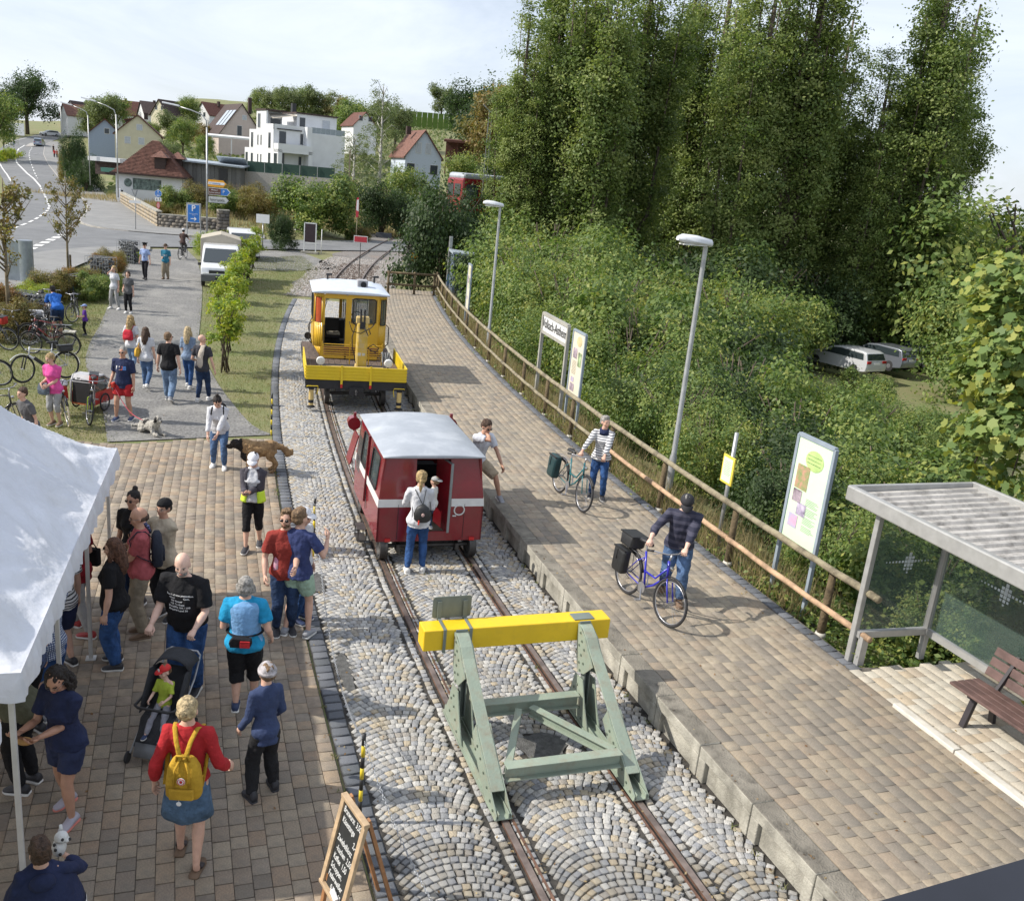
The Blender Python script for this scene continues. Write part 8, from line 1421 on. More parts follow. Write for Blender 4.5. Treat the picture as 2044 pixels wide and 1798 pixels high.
G = {'poplar': [(.058,.095,.026),(.10,.148,.04),(.155,.21,.058),(.215,.265,.08),(.27,.305,.10)],'bush': [(.050,.088,.024),(.084,.140,.036),(.135,.195,.055),(.20,.26,.07),(.31,.32,.085)],'dark': [(0.023,0.044,0.016),(0.042,0.072,0.023),(0.072,0.111,0.039)],'yellow': [(.11,.18,.03),(.18,.26,.04),(.27,.33,.05),(.37,.37,.06)],'autumn': [(.10,.12,.04),(.17,.15,.05),(.24,.17,.06),(.16,.18,.06)],'far': [(0.078,0.111,0.046),(0.13,0.169,0.065),(0.195,0.221,0.091)],'maple': [(.09,.15,.04),(.14,.21,.06),(.20,.27,.08),(.34,.34,.07),(.16,.23,.08),(.12,.18,.06)],'bed': [(.05,.06,.02),(.12,.12,.035),(.20,.14,.05),(.24,.24,.06)],'orange': [(.14,.08,.03),(.26,.14,.04),(.12,.12,.04)]}
LM = {k: leafmat('leaves_' + k,v) for k,v in G.items()}
def stems(pts,m=mbark,n=7): b = MB(); [b.tube(p,r,n) for p,r in pts]; return b.mesh('trunk',m,True)
def proto(blobs,n,sz,key,cl=1.,trunk=None,tm=mbark,per=60,up=.35):
    P_,Nn,rn = clumps(blobs,n,cl,per,up=up); return leafmesh('crown',P_,Nn,rng.uniform(.7,1.35,n) * sz,LM[key],rnd=rn),(stems(trunk,tm) if trunk else None)
def plant(name,lab,cat,pr,loc,s=(1,1,1),rz=0.,group=None,part='crown',key=None):
    t = thing(name,lab,cat,loc,rz,group); t.scale = s if hasattr(s,'__len__') else (s,s,s); o = link(part,pr[0],t)
    if pr[1]: link('trunk' if part == 'crown' else 'stem',pr[1],t)
    if key: o.material_slots[0].link = 'OBJECT'; o.material_slots[0].material = LM[key]
    return t
def poplar(seed,n=74000):
    r = random.Random(seed); bl,tr = [],[([(0,0,-1),(0,0,6),(0,0,24)],[.5,.34,.06])]
    for k in range(15):
        a = k * 2.4 + r.random(); rad = r.uniform(.5,2.0); z0 = r.uniform(1.5,6) + (k > 9) * 7; z1 = r.uniform(16,25) - rad * 1.6; x0,y0 = math.cos(a),math.sin(a); tr.append(([(0,0,z0 - 1),(x0 * rad * .8,y0 * rad * .8,z0 + 2.5),(x0 * rad * 1.1,y0 * rad * 1.1,z1)],[.13,.09,.02]))
        for q in range(9): u = q / 8; z = z0 + (z1 - z0) * u; w_ = .95 * (1 - .42 * u) * r.uniform(.7,1.25); bl.append((x0 * rad * (.8 + .3 * u) + r.uniform(-.3,.3),y0 * rad * (.8 + .3 * u) + r.uniform(-.3,.3),z,w_,w_,1.3))
    return proto(bl,n,.165,'poplar',.55,tr,per=60,up=.3)
PO = [poplar(1),poplar(5),poplar(9)]
def gz(x,y): return float(T(x,y))
pop = [(1050,60,.74,'short poplar in front at the left end of the poplar row'),(1115,63,1.06,'leftmost of the very tall poplars'),(1205,60,1.12,'second tall poplar from the left'),(1285,66,1.1,'tall poplar left of the gap with sky'),(1372,78,1.1,'thin poplar farther back in the middle of the row'),(1440,76,1.16,'poplar with sky showing through right of the thin one'),(1530,61,1.05,'tall poplar just right of the sky gap'),(1620,62,1.18,'broad tall poplar in the middle right of the row'),(1690,66,.92,'poplar at the left side of the wide sky gap'),(1785,62,.80,'lower poplar beneath the right hand sky gap'),(1868,63,1.14,'tallest poplar at the right end of the row'),(1935,66,.98,'last poplar of the row at the far right')]
for k,(px,Y_,s_,lab) in enumerate(pop): p_ = far((px + 41) / 1.095,700,Y_); plant('poplar_tree',lab,'tree',PO[k % 3],(p_.x,p_.y,gz(p_.x,p_.y)),(s_ * 1.10,s_ * 1.10,s_ * .97),k * 1.3,'poplars behind the meadow')
def bushp(seed,key,n=15000,h=3.,w_=2.,sz=.11,cl=.32):
    r = random.Random(seed); bl = [(r.uniform(-1,1) * w_ * .75,r.uniform(-1,1) * w_ * .75,h * r.uniform(.15,.68),r.uniform(.35,.6) * w_ * .7,r.uniform(.35,.6) * w_ * .7,r.uniform(.2,.34) * h) for _ in range(16)]
    tr = [([(0,0,-.4),(r.uniform(-.3,.3),r.uniform(-.3,.3),h * .3),(r.uniform(-1,1) * w_ * .6,r.uniform(-1,1) * w_ * .6,h * .8)],[.05,.035,.012]) for _ in range(9)]; return proto(bl,n,sz,key,cl,tr,per=34,up=.5)
BU = [bushp(1,'bush',20000,sz=.10),bushp(2,'bush',20000,sz=.13),bushp(3,'dark',17000),bushp(4,'bush',16000),bushp(6,'bush',22000,3,2.2,.085)]
# shrubs on the bank behind the railing: (s along track, t across, scale, kind, colour key)
r_ = random.Random(11); k = 0; names = ['bright green','broad leaved','dark green','yellowish','fine leaved']; pos_ = ['low','mid height','tall']
SB = [(6.6,7.5,.34,1),(5.2,7.7,.4,0),(3.9,7.6,.42,1),(5.2,9.4,.8,1),(7.0,8.5,.72,2),(8.0,7.7,.42,0),(9.2,8.6,.74,1),(9.6,10.6,.95,4),(10.8,7.9,.5,4),(11.4,9.6,.8,1),(12.6,11.6,1.0,0),(13.2,8.3,.62,2),(14.8,10.,.85,4),(15.6,12.5,1.1,1),(16.6,8.4,.66,0),(17.6,10.4,.95,2),(19.4,9.0,.85,4),(20.,13,1.2,0),(21.4,10.6,1.1,2),(22.8,8.8,.8,3),(23.6,12.6,1.3,0),(25.4,9.6,1.2,4),(26.6,14.5,1.45,2),(27.6,11.2,1.35,1),(29.6,8.9,1.05,4),(31,12.6,1.6,0),(33.2,9.8,1.35,4),(34.4,15.5,1.8,2),(36,12,1.7,3),(37.6,9.,1.3,0),(40,13.5,1.9,4),(41.5,9.6,1.55,3),(44,11.6,1.8,0),(45.2,8.4,1.2,2),(46,16,2.0,1),(24,18.5,.9,1),(19,17.5,.62,4),(15,17,.62,3),(11.5,15,.75,2),(37,17,1.7,2),(43,21,2.,0),(49,13,1.9,4),(51,18.5,2.1,2),(8.,12.4,1.,0),(5.6,12.2,1.1,2),(48.5,9.2,1.5,0),(2.8,10.8,1.1,1)]
_sn = {}
for i,(s_,t_,sc_,kd) in enumerate(SB):
    p_ = trk3(s_,t_); z_ = gz(p_.x,p_.y); near_ = 'right behind the railing' if t_ < 9.3 else ('on the bank' if t_ < 14 else 'at the foot of the bank')
    by = ('beside the shelter' if s_ < 8.5 else 'beside the large green board' if s_ < 11 else 'beside the yellow notice' if s_ < 14 else 'beside the nearer lamp' if s_ < 18.6 else 'below the station name board' if s_ < 24.5 else 'between the name board and the farther lamp' if s_ < 30 else 'near the farther lamp' if s_ < 34 else 'towards the platform end' if s_ < 43 else 'beyond the platform end')
    lb_ = '%s %s shrub %s %s' % (pos_[0 if sc_ < .8 else 1 if sc_ < 1.3 else 2],names[kd],near_,by); _sn[lb_] = _sn.get(lb_,0) + 1; lb_ += ['',', rear one',', rearmost one'][_sn[lb_] - 1]
    plant('shrub',' '.join(lb_.split()[:16]),'shrub',BU[kd],(p_.x,p_.y,z_ - .1),(sc_,sc_,sc_ * (1.05 + .1 * (i % 3))),i * 1.7,'shrubs on the bank',part='foliage')
for i,(px,Y_,sc_,kd,lab) in enumerate([(1080,57,2.3,0,'tall green shrub under the leftmost poplars'),(1200,56,2.2,2,'dark shrub under the second poplar'),(1310,58,2.2,0,'green shrub under the sky gap of the poplars'),(1420,57,2.3,2,'dark shrub under the thin poplars'),(1520,60,2.2,1,'broad leaved shrub under the middle poplar'),(1610,62,2.0,2,'dark shrub behind the white parked car'),(1690,70,2.2,2,'dark shrub behind the silver parked car'),(1780,72,2.3,0,'green shrub behind the black parked car'),(1880,72,2.4,2,'dark shrub behind the row of parked cars'),(1990,74,3.2,0,'light green tall shrub at the right edge'),(2115,50,2.5,4,'light leaved tree at the right edge above the maple'),(2060,62,4.0,0,'tall tree at the far right edge'),(1560,56,1.5,1,'low shrub left of the parked cars'),(1130,52,2.1,4,'fine leaved shrub before the poplars, left'),(1350,52,2.0,0,'green shrub before the poplars, middle'),(1480,50,1.8,4,'fine leaved shrub before the poplars, right'),(1010,60,1.9,0,'green shrub beside the distant railcar'),(1720,38,.95,4,'shrub below the white parked car'),(1795,36,.95,0,'shrub below the silver parked car'),(1868,35,.8,4,'shrub below the black parked car'),(1950,37,.75,1,'broad leaved shrub left behind the maple'),(1760,45,.68,1,'low broad leaved shrub on the meadow edge')]):
    p_ = far(px,600,Y_); plant('shrub',lab,'shrub',BU[kd],(p_.x,p_.y,gz(p_.x,p_.y) - .1),(sc_,sc_,sc_ * 1.15),i * 2.1,'shrubs below the poplars',part='foliage')
# maple reaching in over the shelter
mb = [(*far(px,py,Y_),r1,r1,r1 * .8) for px,py,Y_,r1 in ((2005,560,13.5,.5),(1968,630,13.8,.42),(2020,640,13,.6),(2010,740,13.2,.7),(1950,770,13.6,.32),(1968,850,13.2,.45),(2030,850,12.8,.6),(1945,925,13.0,.32),(2020,950,12.6,.42),(2060,720,13,.8),(2055,560,13,.5))]
P_,Nn,rn = clumps(mb,4200,.20,12,up=.9); MP = thing('maple_tree','maple with large green and yellow leaves hanging over the shelter roof','tree',(0,0,0)); sz_ = rng.uniform(.09,.17,len(P_)); Q = P_ - np.array([0,0,CH]); zc = Q @ fw; px = CX + FPX * (Q @ rt) / zc; o_ = np.argsort(np.where(px < 2040,zc,99)); a_,c_ = o_[:290],o_[290:]
q = link('foliage',leafmesh('foliage',P_[c_],Nn[c_],sz_[c_],LM['maple'],'maple',rn[c_]),MP); q['kind'] = 'stuff'; lm_ = [leafmesh('leaf',np.zeros((1,3)),np.array([[0,0,1.]]),[1.],LM['maple'],'maple',[j / 12]) for j in range(12)]
for j,i in enumerate(a_): o = link('leaf',lm_[j % 12],MP,P_[i]); o.rotation_euler = Vector(Nn[i]).to_track_quat('Z','Y').to_euler(); o.scale = (sz_[i],) * 3
tp_ = far(2080,700,14); link('trunk',stems([([(tp_.x + .6,tp_.y,-1),(tp_.x + .5,tp_.y,2),(tp_.x + .2,tp_.y,7.5)],[.16,.12,.03])] + [([(tp_.x + .5,tp_.y,2 + j),tuple(Vector(mb[j][:3]))],[.05,.012]) for j in range(9)]),MP)
# round trees and the rest of the greenery further off
def treep(seed,key,n=9000,sz=.3,tm=mbark): r = random.Random(seed); return proto([(r.uniform(-1,1) * 2.2,r.uniform(-1,1) * 2.2,r.uniform(3,7.4),r.uniform(1,1.7),r.uniform(1,1.7),r.uniform(.9,1.4)) for _ in range(18)],n,sz,key,.7,[([(0,0,-1),(0,0,3),(.3,.1,6.5)],[.28,.2,.06])] + [([(0,0,2.2),(math.cos(a) * 1.8,math.sin(a) * 1.8,6)],[.1,.03]) for a in range(6)],tm,40)
TR_ = [treep(1,'far'),treep(2,'dark',11000,.24),treep(3,'bush',12000,.22),treep(4,'autumn')]
bi = random.Random(4); br_ = []; bp_ = []
for j in range(26): a = j * 2.4; z = 4 + j * .42; r1 = 3.2 * (1 - j / 34); x,y = math.cos(a) * r1,math.sin(a) * r1; br_.append(([(0,0,z),(x * .6,y * .6,z + 1.2),(x,y,z + .6)],[.06,.03,.01])); bp_ += [(x * u,y * u,z + 1.0 - w_ * 1.0,.35,.35,.7) for u in (.7,1.05) for w_ in (0,1.1,2.2)]
BIR = proto(bp_,6500,.17,'far',.4,[([(0,0,-1),(.1,0,6),(0,0,15.5)],[.24,.17,.04])] + br_,mbirch,24)
FT = [(55,268,250,1,(2.1,2.1,1.95),'large broad tree beside the far road',1),(8,262,240,1,1.5,'dark tree at the left edge beside the far road',1),(-10,300,170,2,1.4,'tree reaching in at the left edge above the vines',1),
 (205,250,235,0,1.3,'round tree between the far red roofs',0),(232,243,240,2,1.2,'green tree left of the dark roofed house',0),(180,248,240,0,1.,'small tree by the far white gable',0),(375,244,230,2,1.,'tree between the yellow and white gabled houses',0),(345,262,200,0,.9,'orchard tree on the slope above the yellow house',0),(365,280,180,2,.8,'orchard tree in the garden above the pavilion',0),(400,275,190,3,.7,'dark red leaved tree beside the pink house',0),(410,300,165,2,.55,'bush by the pink house terrace',0),(335,290,150,0,.6,'light tree right of the yellow house',0),(818,335,118,0,.5,'small tree before the left corner of the blue gabled house',0),(300,262,200,2,.7,'tree behind the pale yellow house',0),
 (516,240,280,2,1.0,'tall dark pine behind the chimneys',0),(545,240,270,0,1.2,'light tree left behind the white block',0),(575,240,265,0,1.25,'tree behind the flat roof, second from the left',0),(605,240,275,2,1.2,'tree behind the flat roof, third from the left',0),(635,242,270,0,1.3,'tree behind the flat roof, fourth from the left',0),(665,245,270,3,1.1,'tree behind the right end of the flat roof',0),(705,280,200,2,1.5,'green tree right of the white block',0),(730,270,205,0,1.5,'pale tree behind the birch',0),(790,262,230,0,1.3,'tree right of the birch',0),(880,240,380,0,1.6,'distant tree on the vineyard ridge, left',0),(905,240,380,0,1.4,'distant tree on the vineyard ridge, right',0),(2110,700,66,2,(1.2,1.2,1.95),'broad green tree at the right edge behind the maple',1),(1900,700,84,2,1.7,'green tree between the last poplar and the right edge',1),
 (935,315,125,1,1.25,'dark tree beside the orange brown one',0),(955,335,110,1,1.1,'dark tree behind the lattice mast',0),(985,345,100,3,(1.1,1.1,1.15),'orange brown autumn tree left of the poplars',0),(1005,345,112,1,1.3,'dark tree between the autumn tree and poplars',0),(805,380,105,2,.8,'green tree behind the platform tree',0),(840,350,112,2,.6,'small tree before the blue house',0),(700,360,120,3,.5,'small yellowish tree below the birch',0),(920,400,84,2,.6,'green tree before the red carport',0),(1000,420,80,1,.7,'dark tree behind the distant railcar',0),(868,375,100,2,.55,'small tree below the balcony of the blue house',0)]
for i,(px,py,Y_,kd,sc_,lab,hi) in enumerate(FT):
    p_ = far(px,py,Y_); z_ = gz(p_.x,p_.y); z_ = z_ if Y_ < 125 and px < 900 else min(z_,p_.z) if px < 900 else p_.z - 1; plant('tree',lab,'tree',TR_[kd],(p_.x,p_.y,z_),sc_,i * 1.1)
p_ = far(757,335,128); plant('birch_tree','tall thin weeping birch with white trunk right of the white block','tree',BIR,(p_.x,p_.y,gz(p_.x,p_.y)),(1.25,1.25,1.0)); p_ = far(705,345,120); plant('birch_tree','lower weeping birch beside the white block','tree',BIR,(p_.x,p_.y,gz(p_.x,p_.y)),(1.1,1.1,.6))
for i,(px,py,Y_,s_,kd,ky,lab) in enumerate([(150,350,128,(1.0,1.0,2.75),2,'dark','tall dense dark conifer beside the pavement'),(172,360,124,(1.0,1.0,1.7),2,'dark','lower dark conifer next to the dense one'),(136,335,140,(.7,.7,2.0),2,'bed','narrow brownish conifer left of the dense one'),(880,588,51,(1.4,1.4,2.2),2,None,'bushy dark leaved tree at the far end of the platform'),(632,450,84,(1.8,1.8,1.75),1,None,'large round bush in the middle of the dry slope'),(762,440,92,(1.5,1.5,1.9),2,None,'dark round bush by the grass strip'),(560,466,68,(.55,.55,1.0),2,None,'ivy covered pillar beside the side road'),(410,420,88,1.0,0,'bed','olive shrub behind the direction signs'),(360,415,86,.8,1,None,'green shrub before the pavilion wall'),(335,420,85,.6,3,'bed','yellow green shrub behind the footpath sign'),(480,400,90,1.1,0,'bed','loose olive shrub before the grey shed'),(520,400,84,1.0,3,'bed','yellowish shrub below the concrete wall'),(450,395,84,.8,1,None,'shrub at the corner of the grey shed'),(425,488,60,.62,3,'yellow','willow like yellow green bush beside the white van'),(700,500,84,.3,1,None,'low weeds beside the far track'),(470,300,150,.7,2,None,'clipped hedge before the pink house'),(450,300,150,.6,0,None,'light green hedge corner before the pink house'),(560,342,140,.7,2,None,'dark hedge before the white block, left'),(600,345,138,.7,2,None,'dark hedge before the white block, right'),(720,452,84,.5,0,'autumn','reddish brown bush by the signal post'),(960,500,52,1.0,2,None,'dark shrub at the corrugated hut')]):
    p_ = far(px,py,Y_); plant('shrub',lab,'shrub',BU[kd],(p_.x,p_.y,min(gz(p_.x,p_.y),8)),s_,i,part='foliage',key=ky)
# young street trees with thin yellowing leaves
def youngtree(seed,h):
    r = random.Random(seed); tr = [([(0,0,0),(0,0,1.6),(.05,0,h * .95)],[.06,.05,.012])]; bl = []
    for k in range(26): a = r.uniform(0,6.28); z = 1.6 + r.random() * (h - 2.6); L_ = r.uniform(.5,1.15) * (1.15 - z / h * .6); e = (math.cos(a) * L_,math.sin(a) * L_,z + L_ * 1.3); tr.append(([(0,0,z),(e[0] * .5,e[1] * .5,z + L_ * .5),e],[.028,.016,.005])); bl += [(e[0] * u,e[1] * u,z + (e[2] - z) * u,.16,.16,.22) for u in (.6,.9)]
    return proto(bl,1500,.11,'bed',.16,tr,mat('young_bark',(.24,.19,.12),.9,var=.3),14)
a_ = at(20,668); plant('young_tree','young tree with sparse yellow leaves at the left edge','tree',youngtree(3,5.2),a_,(1.15,1.15,1.)); a_ = at(137,560); plant('young_tree','young tree with sparse yellow leaves behind the parked bicycles','tree',youngtree(8,5.2),a_)
for x_ in (0,): b = MB(); b.bar(a_ + Vector((.12,0,0)),a_ + Vector((.12,0,1.2)),.07); tag(b.build('tree_stake',mpost),'wooden stake tied to the young tree behind the bicycles','stake')
# planted bed and stone baskets
for i,(px,py,s_,ky) in enumerate([(225,540,.42,'bed'),(212,556,.40,'orange'),(175,575,.36,'bed'),(150,588,.40,'orange'),(120,592,.42,'bed'),(95,600,.42,'bed'),(72,612,.36,'yellow'),(185,600,.4,'bush'),(205,590,.34,'bush'),(18,640,.45,'orange'),(40,660,.36,'bed'),(2,675,.45,'autumn'),(230,575,.25,'bed'),(265,522,.22,'yellow')]):
    plant('bed_plant','bushy plant number of the bed' if 0 else '%s plant of the planted bed, %s' % ({'bed': 'olive and rusty','orange': 'reddish','yellow': 'yellow green','bush': 'fresh green','autumn': 'brown'}[ky],['left of the far stone basket','before the far stone basket','by the turquoise bicycle','behind the turquoise bicycle','behind the blue shirted man','left of the blue shirted man','at the steel column','behind the woman with the ponytail','before the middle stone basket','under the left young tree','beside the near stone basket','at the left picture edge','beside the path','at the path mouth'][i]),'plant',BU[i % 2],at(px,py),(s_,s_,s_ * 1.0),i,'plants of the bed',part='foliage',key=ky)
mgab = mat('gabion_stone',(.12,.13,.14),.9,ramp=[(.07,.075,.085),(.15,.155,.16),(.11,.115,.125),(.20,.20,.20)]); mwire = mat('wire',(.38,.40,.42),.4,.7)
for px,py,w_,h_,lab in ((257,525,.95,1.25,'far stone basket beside the mouth of the path'),(203,572,1.1,1.35,'middle stone basket behind the turquoise bicycle'),(62,640,1.5,1.0,'near stone basket behind the child trailer')):
    t = thing('gabion',lab,'gabion',at(px,py),R(-12),'stone baskets'); n = 420; C = rng.uniform(-.5,.5,(n,3)) * [w_,.55,h_ - .1] + [0,0,h_ / 2]; V = (oc[None] * rng.uniform(.05,.09,(n,6,1)) + C[:,None]); f8 = np.array([(0,1,4),(1,2,4),(2,3,4),(3,0,4),(1,0,5),(2,1,5),(3,2,5),(0,3,5)]); q = link('stones',npmesh('stones',V.reshape(-1,3),(f8[None] + (np.arange(n) * 6)[:,None,None]).reshape(-1,3),mgab,np.repeat(rng.random(n),8)),t); q['kind'] = 'stuff'
    b = MB(); X_,Y_,Z_ = w_ / 2 + .04,.33,h_; [b.bar((x,y,0),(x,y,Z_),.012) for x in np.linspace(-X_,X_,9) for y in (-Y_,Y_)]; [b.bar((-X_,y,z),(X_,y,z),.012) for z in np.linspace(0,Z_,8) for y in (-Y_,Y_)]; [b.bar((x,-Y_,Z_),(x,Y_,Z_),.012) for x in np.linspace(-X_,X_,9)]; q = b.build('wire_basket',mwire,t); q['kind'] = 'stuff'
# row of vines between path and lawn
for i,(px,py,s_) in enumerate([(446,742,.62),(452,700,.66),(457,664,.68),(463,632,.72),(470,604,.76),(480,580,.80),(492,556,.86),(503,535,.9),(513,515,.95)]):
    a_ = at(px,py); r = random.Random(i); tr = [([(r.uniform(-.2,.2),r.uniform(-.2,.2),0),(r.uniform(-.25,.25),r.uniform(-.3,.3),1.1),(r.uniform(-.35,.35),r.uniform(-.5,.5),2.1)],[.022,.016,.008]) for _ in range(9)]; bl = [(r.uniform(-.35,.35),r.uniform(-.55,.55),r.uniform(.9 if i < 3 else .35,2.25),.28,.30,.22) for _ in range(13)]
    plant('vine','yellow green climbing vine of the row beside the path, ' + ('nearest one' if i == 0 else 'farthest one' if i == 8 else ['','second','third','fourth','fifth','sixth','seventh','eighth'][i] + ' from the near end'),'vine',proto(bl,2400,.10,'yellow',.13,tr,per=16),a_,(1.0,1.1,.9),0,'vine row')
# grass blades and weeds: nobody could count them
def blades(name,P_,h_,w_,m,lab,lean=.4):
    n = len(P_); a = rng.uniform(0,6.28,n); d = np.stack([np.cos(a),np.sin(a),0 * a],-1); e = np.stack([rng.normal(0,lean,n),rng.normal(0,lean,n),np.ones(n)],-1) * np.asarray(h_ * rng.uniform(.5,1.3,n))[:,None]
    V = np.stack([P_ - d * w_,P_ + d * w_,P_ + e],1); tag(link(name,npmesh(name,V.reshape(-1,3),np.arange(3 * n).reshape(-1,3),m,rng.random(n))),lab,kind='stuff')
mgb = leafmat('grass_blade',[(.06,.09,.02),(.11,.15,.035),(.17,.19,.06),(.24,.21,.09)]); mdry = leafmat('dry_grass_blade',[(.20,.16,.08),(.30,.24,.12),(.36,.29,.16),(.15,.16,.06)])
def scatter(poly,n,z=0.):
    poly = [tuple(q)[:2] for q in poly]; A_2 = np.array(poly); x = rng.uniform(A_2[:,0].min(),A_2[:,0].max(),n * 4); y = rng.uniform(A_2[:,1].min(),A_2[:,1].max(),n * 4); k = inpoly(x,y,poly); x,y = x[k][:n],y[k][:n]; x = x + rng.normal(0,.12,len(x)); return np.stack([x,y,T(x,y) + .02],-1)
stripL = [at(*q) for q in ((403,583),(402,620),(396.5,673),(416,732),(438.7,771.5),(478,822),(520,867),(541,868),(538.5,786),(541,718),(548.5,673.5),(558.5,631),(583,595),(640,540),(600,510),(440,520))]; lawnL = [at(*q) for q in ((250,535),(214,614),(197,653),(180,681),(169,718),(174,740),(197,783),(208,833),(214,881),(-60,870),(-120,640),(100,590))]
blades('grass',np.concatenate([scatter(stripL,42000),scatter(lawnL,42000)]),.055,.007,mgb,'short green grass of the lawns beside the path')
s_ = rng.uniform(s_of_y(10.6),s_of_y(47),16000); t_ = 5.52 + np.abs(rng.normal(0,.8,16000)); x_,y_ = trk(s_,t_); k = rng.random(16000) < .6; Pw = np.stack([x_,y_,np.minimum(T(x_,y_) + .28 * (t_ < 6.4),.33)],-1); blades('dry_grass',Pw[k],.55,.008,mdry,'dry grass stalks behind the railing',.3)
Pk = Pw[~k]; x_,y_ = trk(rng.uniform(3.,9.5,2500),rng.uniform(6.65,9.5,2500)); x2,y2 = trk(rng.uniform(7.1,10,900),rng.uniform(5.6,6.8,900)); x_ = np.concatenate([x_,x2]); y_ = np.concatenate([y_,y2]); Pk = np.concatenate([Pk,np.stack([x_,y_,T(x_,y_) + .1 + .3 * rng.random(len(x_))],-1)]); Pk = np.repeat(Pk,2,0) + rng.normal(0,.12,(len(Pk) * 2,3)) * [1,1,.8]; tag(link('ground_cover',leafmesh('ground_cover',Pk,rng.normal(size=Pk.shape) + [0,0,1.2],rng.uniform(.06,.12,len(Pk)),LM['bush'])),'low green ground cover along the platform edge',kind='stuff')
b = MB(); s1 = np.linspace(s_of_y(10.6),s_of_y(47),50); [b.quad(trk3(s1[i],5.49,.27),trk3(s1[i],6.9,-.15),trk3(s1[i + 1],6.9,-.15),trk3(s1[i + 1],5.49,.27)) for i in range(49)]; tag(b.build('bank',mat('soil',(.10,.085,.055),.95,var=.4,scale=5,bump=.8)),'soil of the bank behind the platform',kind='structure')
slope = [(-27,80),(-40,105),(-58,116),(-22,122),(-6,112),(-7.5,92),(-13,92),(-19,80)]; blades('dry_grass',scatter(slope,22000),.6,.035,mdry,'tall dry grass on the slope before the village',.3)
far_g = [far(*q) for q in ((200,300,120),(420,330,120),(830,330,120),(900,240,330),(500,240,330),(260,240,200))]; P_ = scatter(far_g,9000); tag(link('meadow_scrub',leafmesh('meadow_scrub',P_ + [0,0,.3],rng.normal(size=P_.shape) + [0,0,.8],rng.uniform(.5,1.3,len(P_)),LM['far'])),'rough grass and scrub on the hill between the houses',kind='stuff')
b = MB()
for k in range(14): y_ = 300 + k * 7; p_,q_ = far(815,240,y_),far(945,240,y_); [b.box((p_.x + (q_.x - p_.x) * j / 12,y_,gz(p_.x,y_) + .8),((q_.x - p_.x) / 13,.9,1.5),rz=.05) for j in range(13)]
tag(b.build('vineyard',LM['yellow']),'yellow green vineyard rows on the far ridge',kind='stuff')
P_,Nn,rn = clumps([(x,y,gz(x,y) + .8,1.6,1.6,.8) for x,y in [(far(px,290,165 + (px + 10) * .4).x,165 + (px + 10) * .4) for px in range(-10,34,4)]],4000,.5,30); tag(link('vine_hedge',leafmesh('vine_hedge',P_,Nn,rng.uniform(.2,.4,len(P_)),LM['yellow'],rnd=rn)),'yellow green vines at the left edge of the far road',kind='stuff')
n = 2600; ss_ = np.concatenate([rng.uniform(S0,S0 + 26,n)]); tt = rng.choice([.1,1.4,1.62,-.1,2.3,-1.5,5.2,-1.0,3.5,-4.],n,p=[.14,.12,.1,.08,.2,.1,.12,.05,.05,.04]) + rng.normal(0,.09,n) * (1 + 3 * (rng.random(n) < .2)); x_,y_ = trk(ss_,tt); P_ = np.stack([x_,y_,np.where(tt > 2.38,PZ + .008,.012)],-1)
tag(link('fallen_leaves',leafmesh('fallen_leaves',P_,rng.normal(size=(n,3)) * .35 + [0,0,1],rng.uniform(.018,.05,n),leafmat('dead_leaf',[(.30,.22,.12),(.20,.11,.05),(.42,.34,.18),(.12,.07,.04)]))),'small dead leaves and litter along the rails and kerbs',kind='stuff')
n = 900; ss_ = rng.uniform(S0,S0 + 24,90).repeat(10) + rng.normal(0,.03,n); tt = rng.choice([.1,1.42,2.3,-1.5,.6],90).repeat(10) + rng.normal(0,.03,n); x_,y_ = trk(ss_,tt); blades('weeds',np.stack([x_,y_,0 * x_],-1),.05,.006,mgb,'small weeds growing between the setts',.7)
# ---------------------------------------------------------------- houses of the village
mw_y = mat('render_yellow',(.56,.52,.38),.85,var=.05,scale=1); mw_p = mat('render_pink',(.52,.44,.40),.85,var=.05,scale=1); mw_w = mat('render_white',(.66,.67,.68),.85,var=.04,scale=.7); mw_b = mat('render_blue',(.28,.34,.43),.85,var=.05); mw_l = mat('render_pale_blue',(.50,.56,.64),.85,var=.05)
mt_r = mat('tile_red',(.20,.095,.07),.85,var=.3,scale=4,bump=.5,bscale=12); mt_d = mat('tile_dark',(.075,.05,.045),.85,var=.3,scale=4); mt_b = mat('tile_brown',(.14,.055,.04),.85,var=.3,scale=4); mwnd = mat('window_dark',(.04,.05,.06),.15,var=.1); mshut = mat('shutter',(.46,.49,.53),.6); mbrick = mat('chimney_dark',(.06,.04,.035),.9); msol = mat('solar_panel',(.42,.47,.52),.2,spec=.8); mfwin = mat('window_frame',(.66,.66,.64),.6)
def window(t,c,w_,h_,d,m=mwnd,half=False):
    """window in the wall plane: c centre, d outward direction"""
    d = Vector(d).normalized(); s_ = Vector((-d.y,d.x,0)); c = Vector(c); w0 = bpy.data.objects.new('window',None); COL.objects.link(w0); w0.parent = t; b = MB(); rz_ = math.atan2(s_.y,s_.x); b.box(c + d * .02,(w_ + .14,.06,h_ + .14),rz=rz_); b.build('frame',mfwin,w0); b = MB(); b.box(c + d * .045,(w_,.03,h_),rz=rz_); b.build('pane',m,w0)
    if half: b = MB(); b.box(c + d * .06 + Vector((0,0,h_ * .28)),(w_,.03,h_ * .44),rz=rz_); b.build('shutter',mshut,w0)
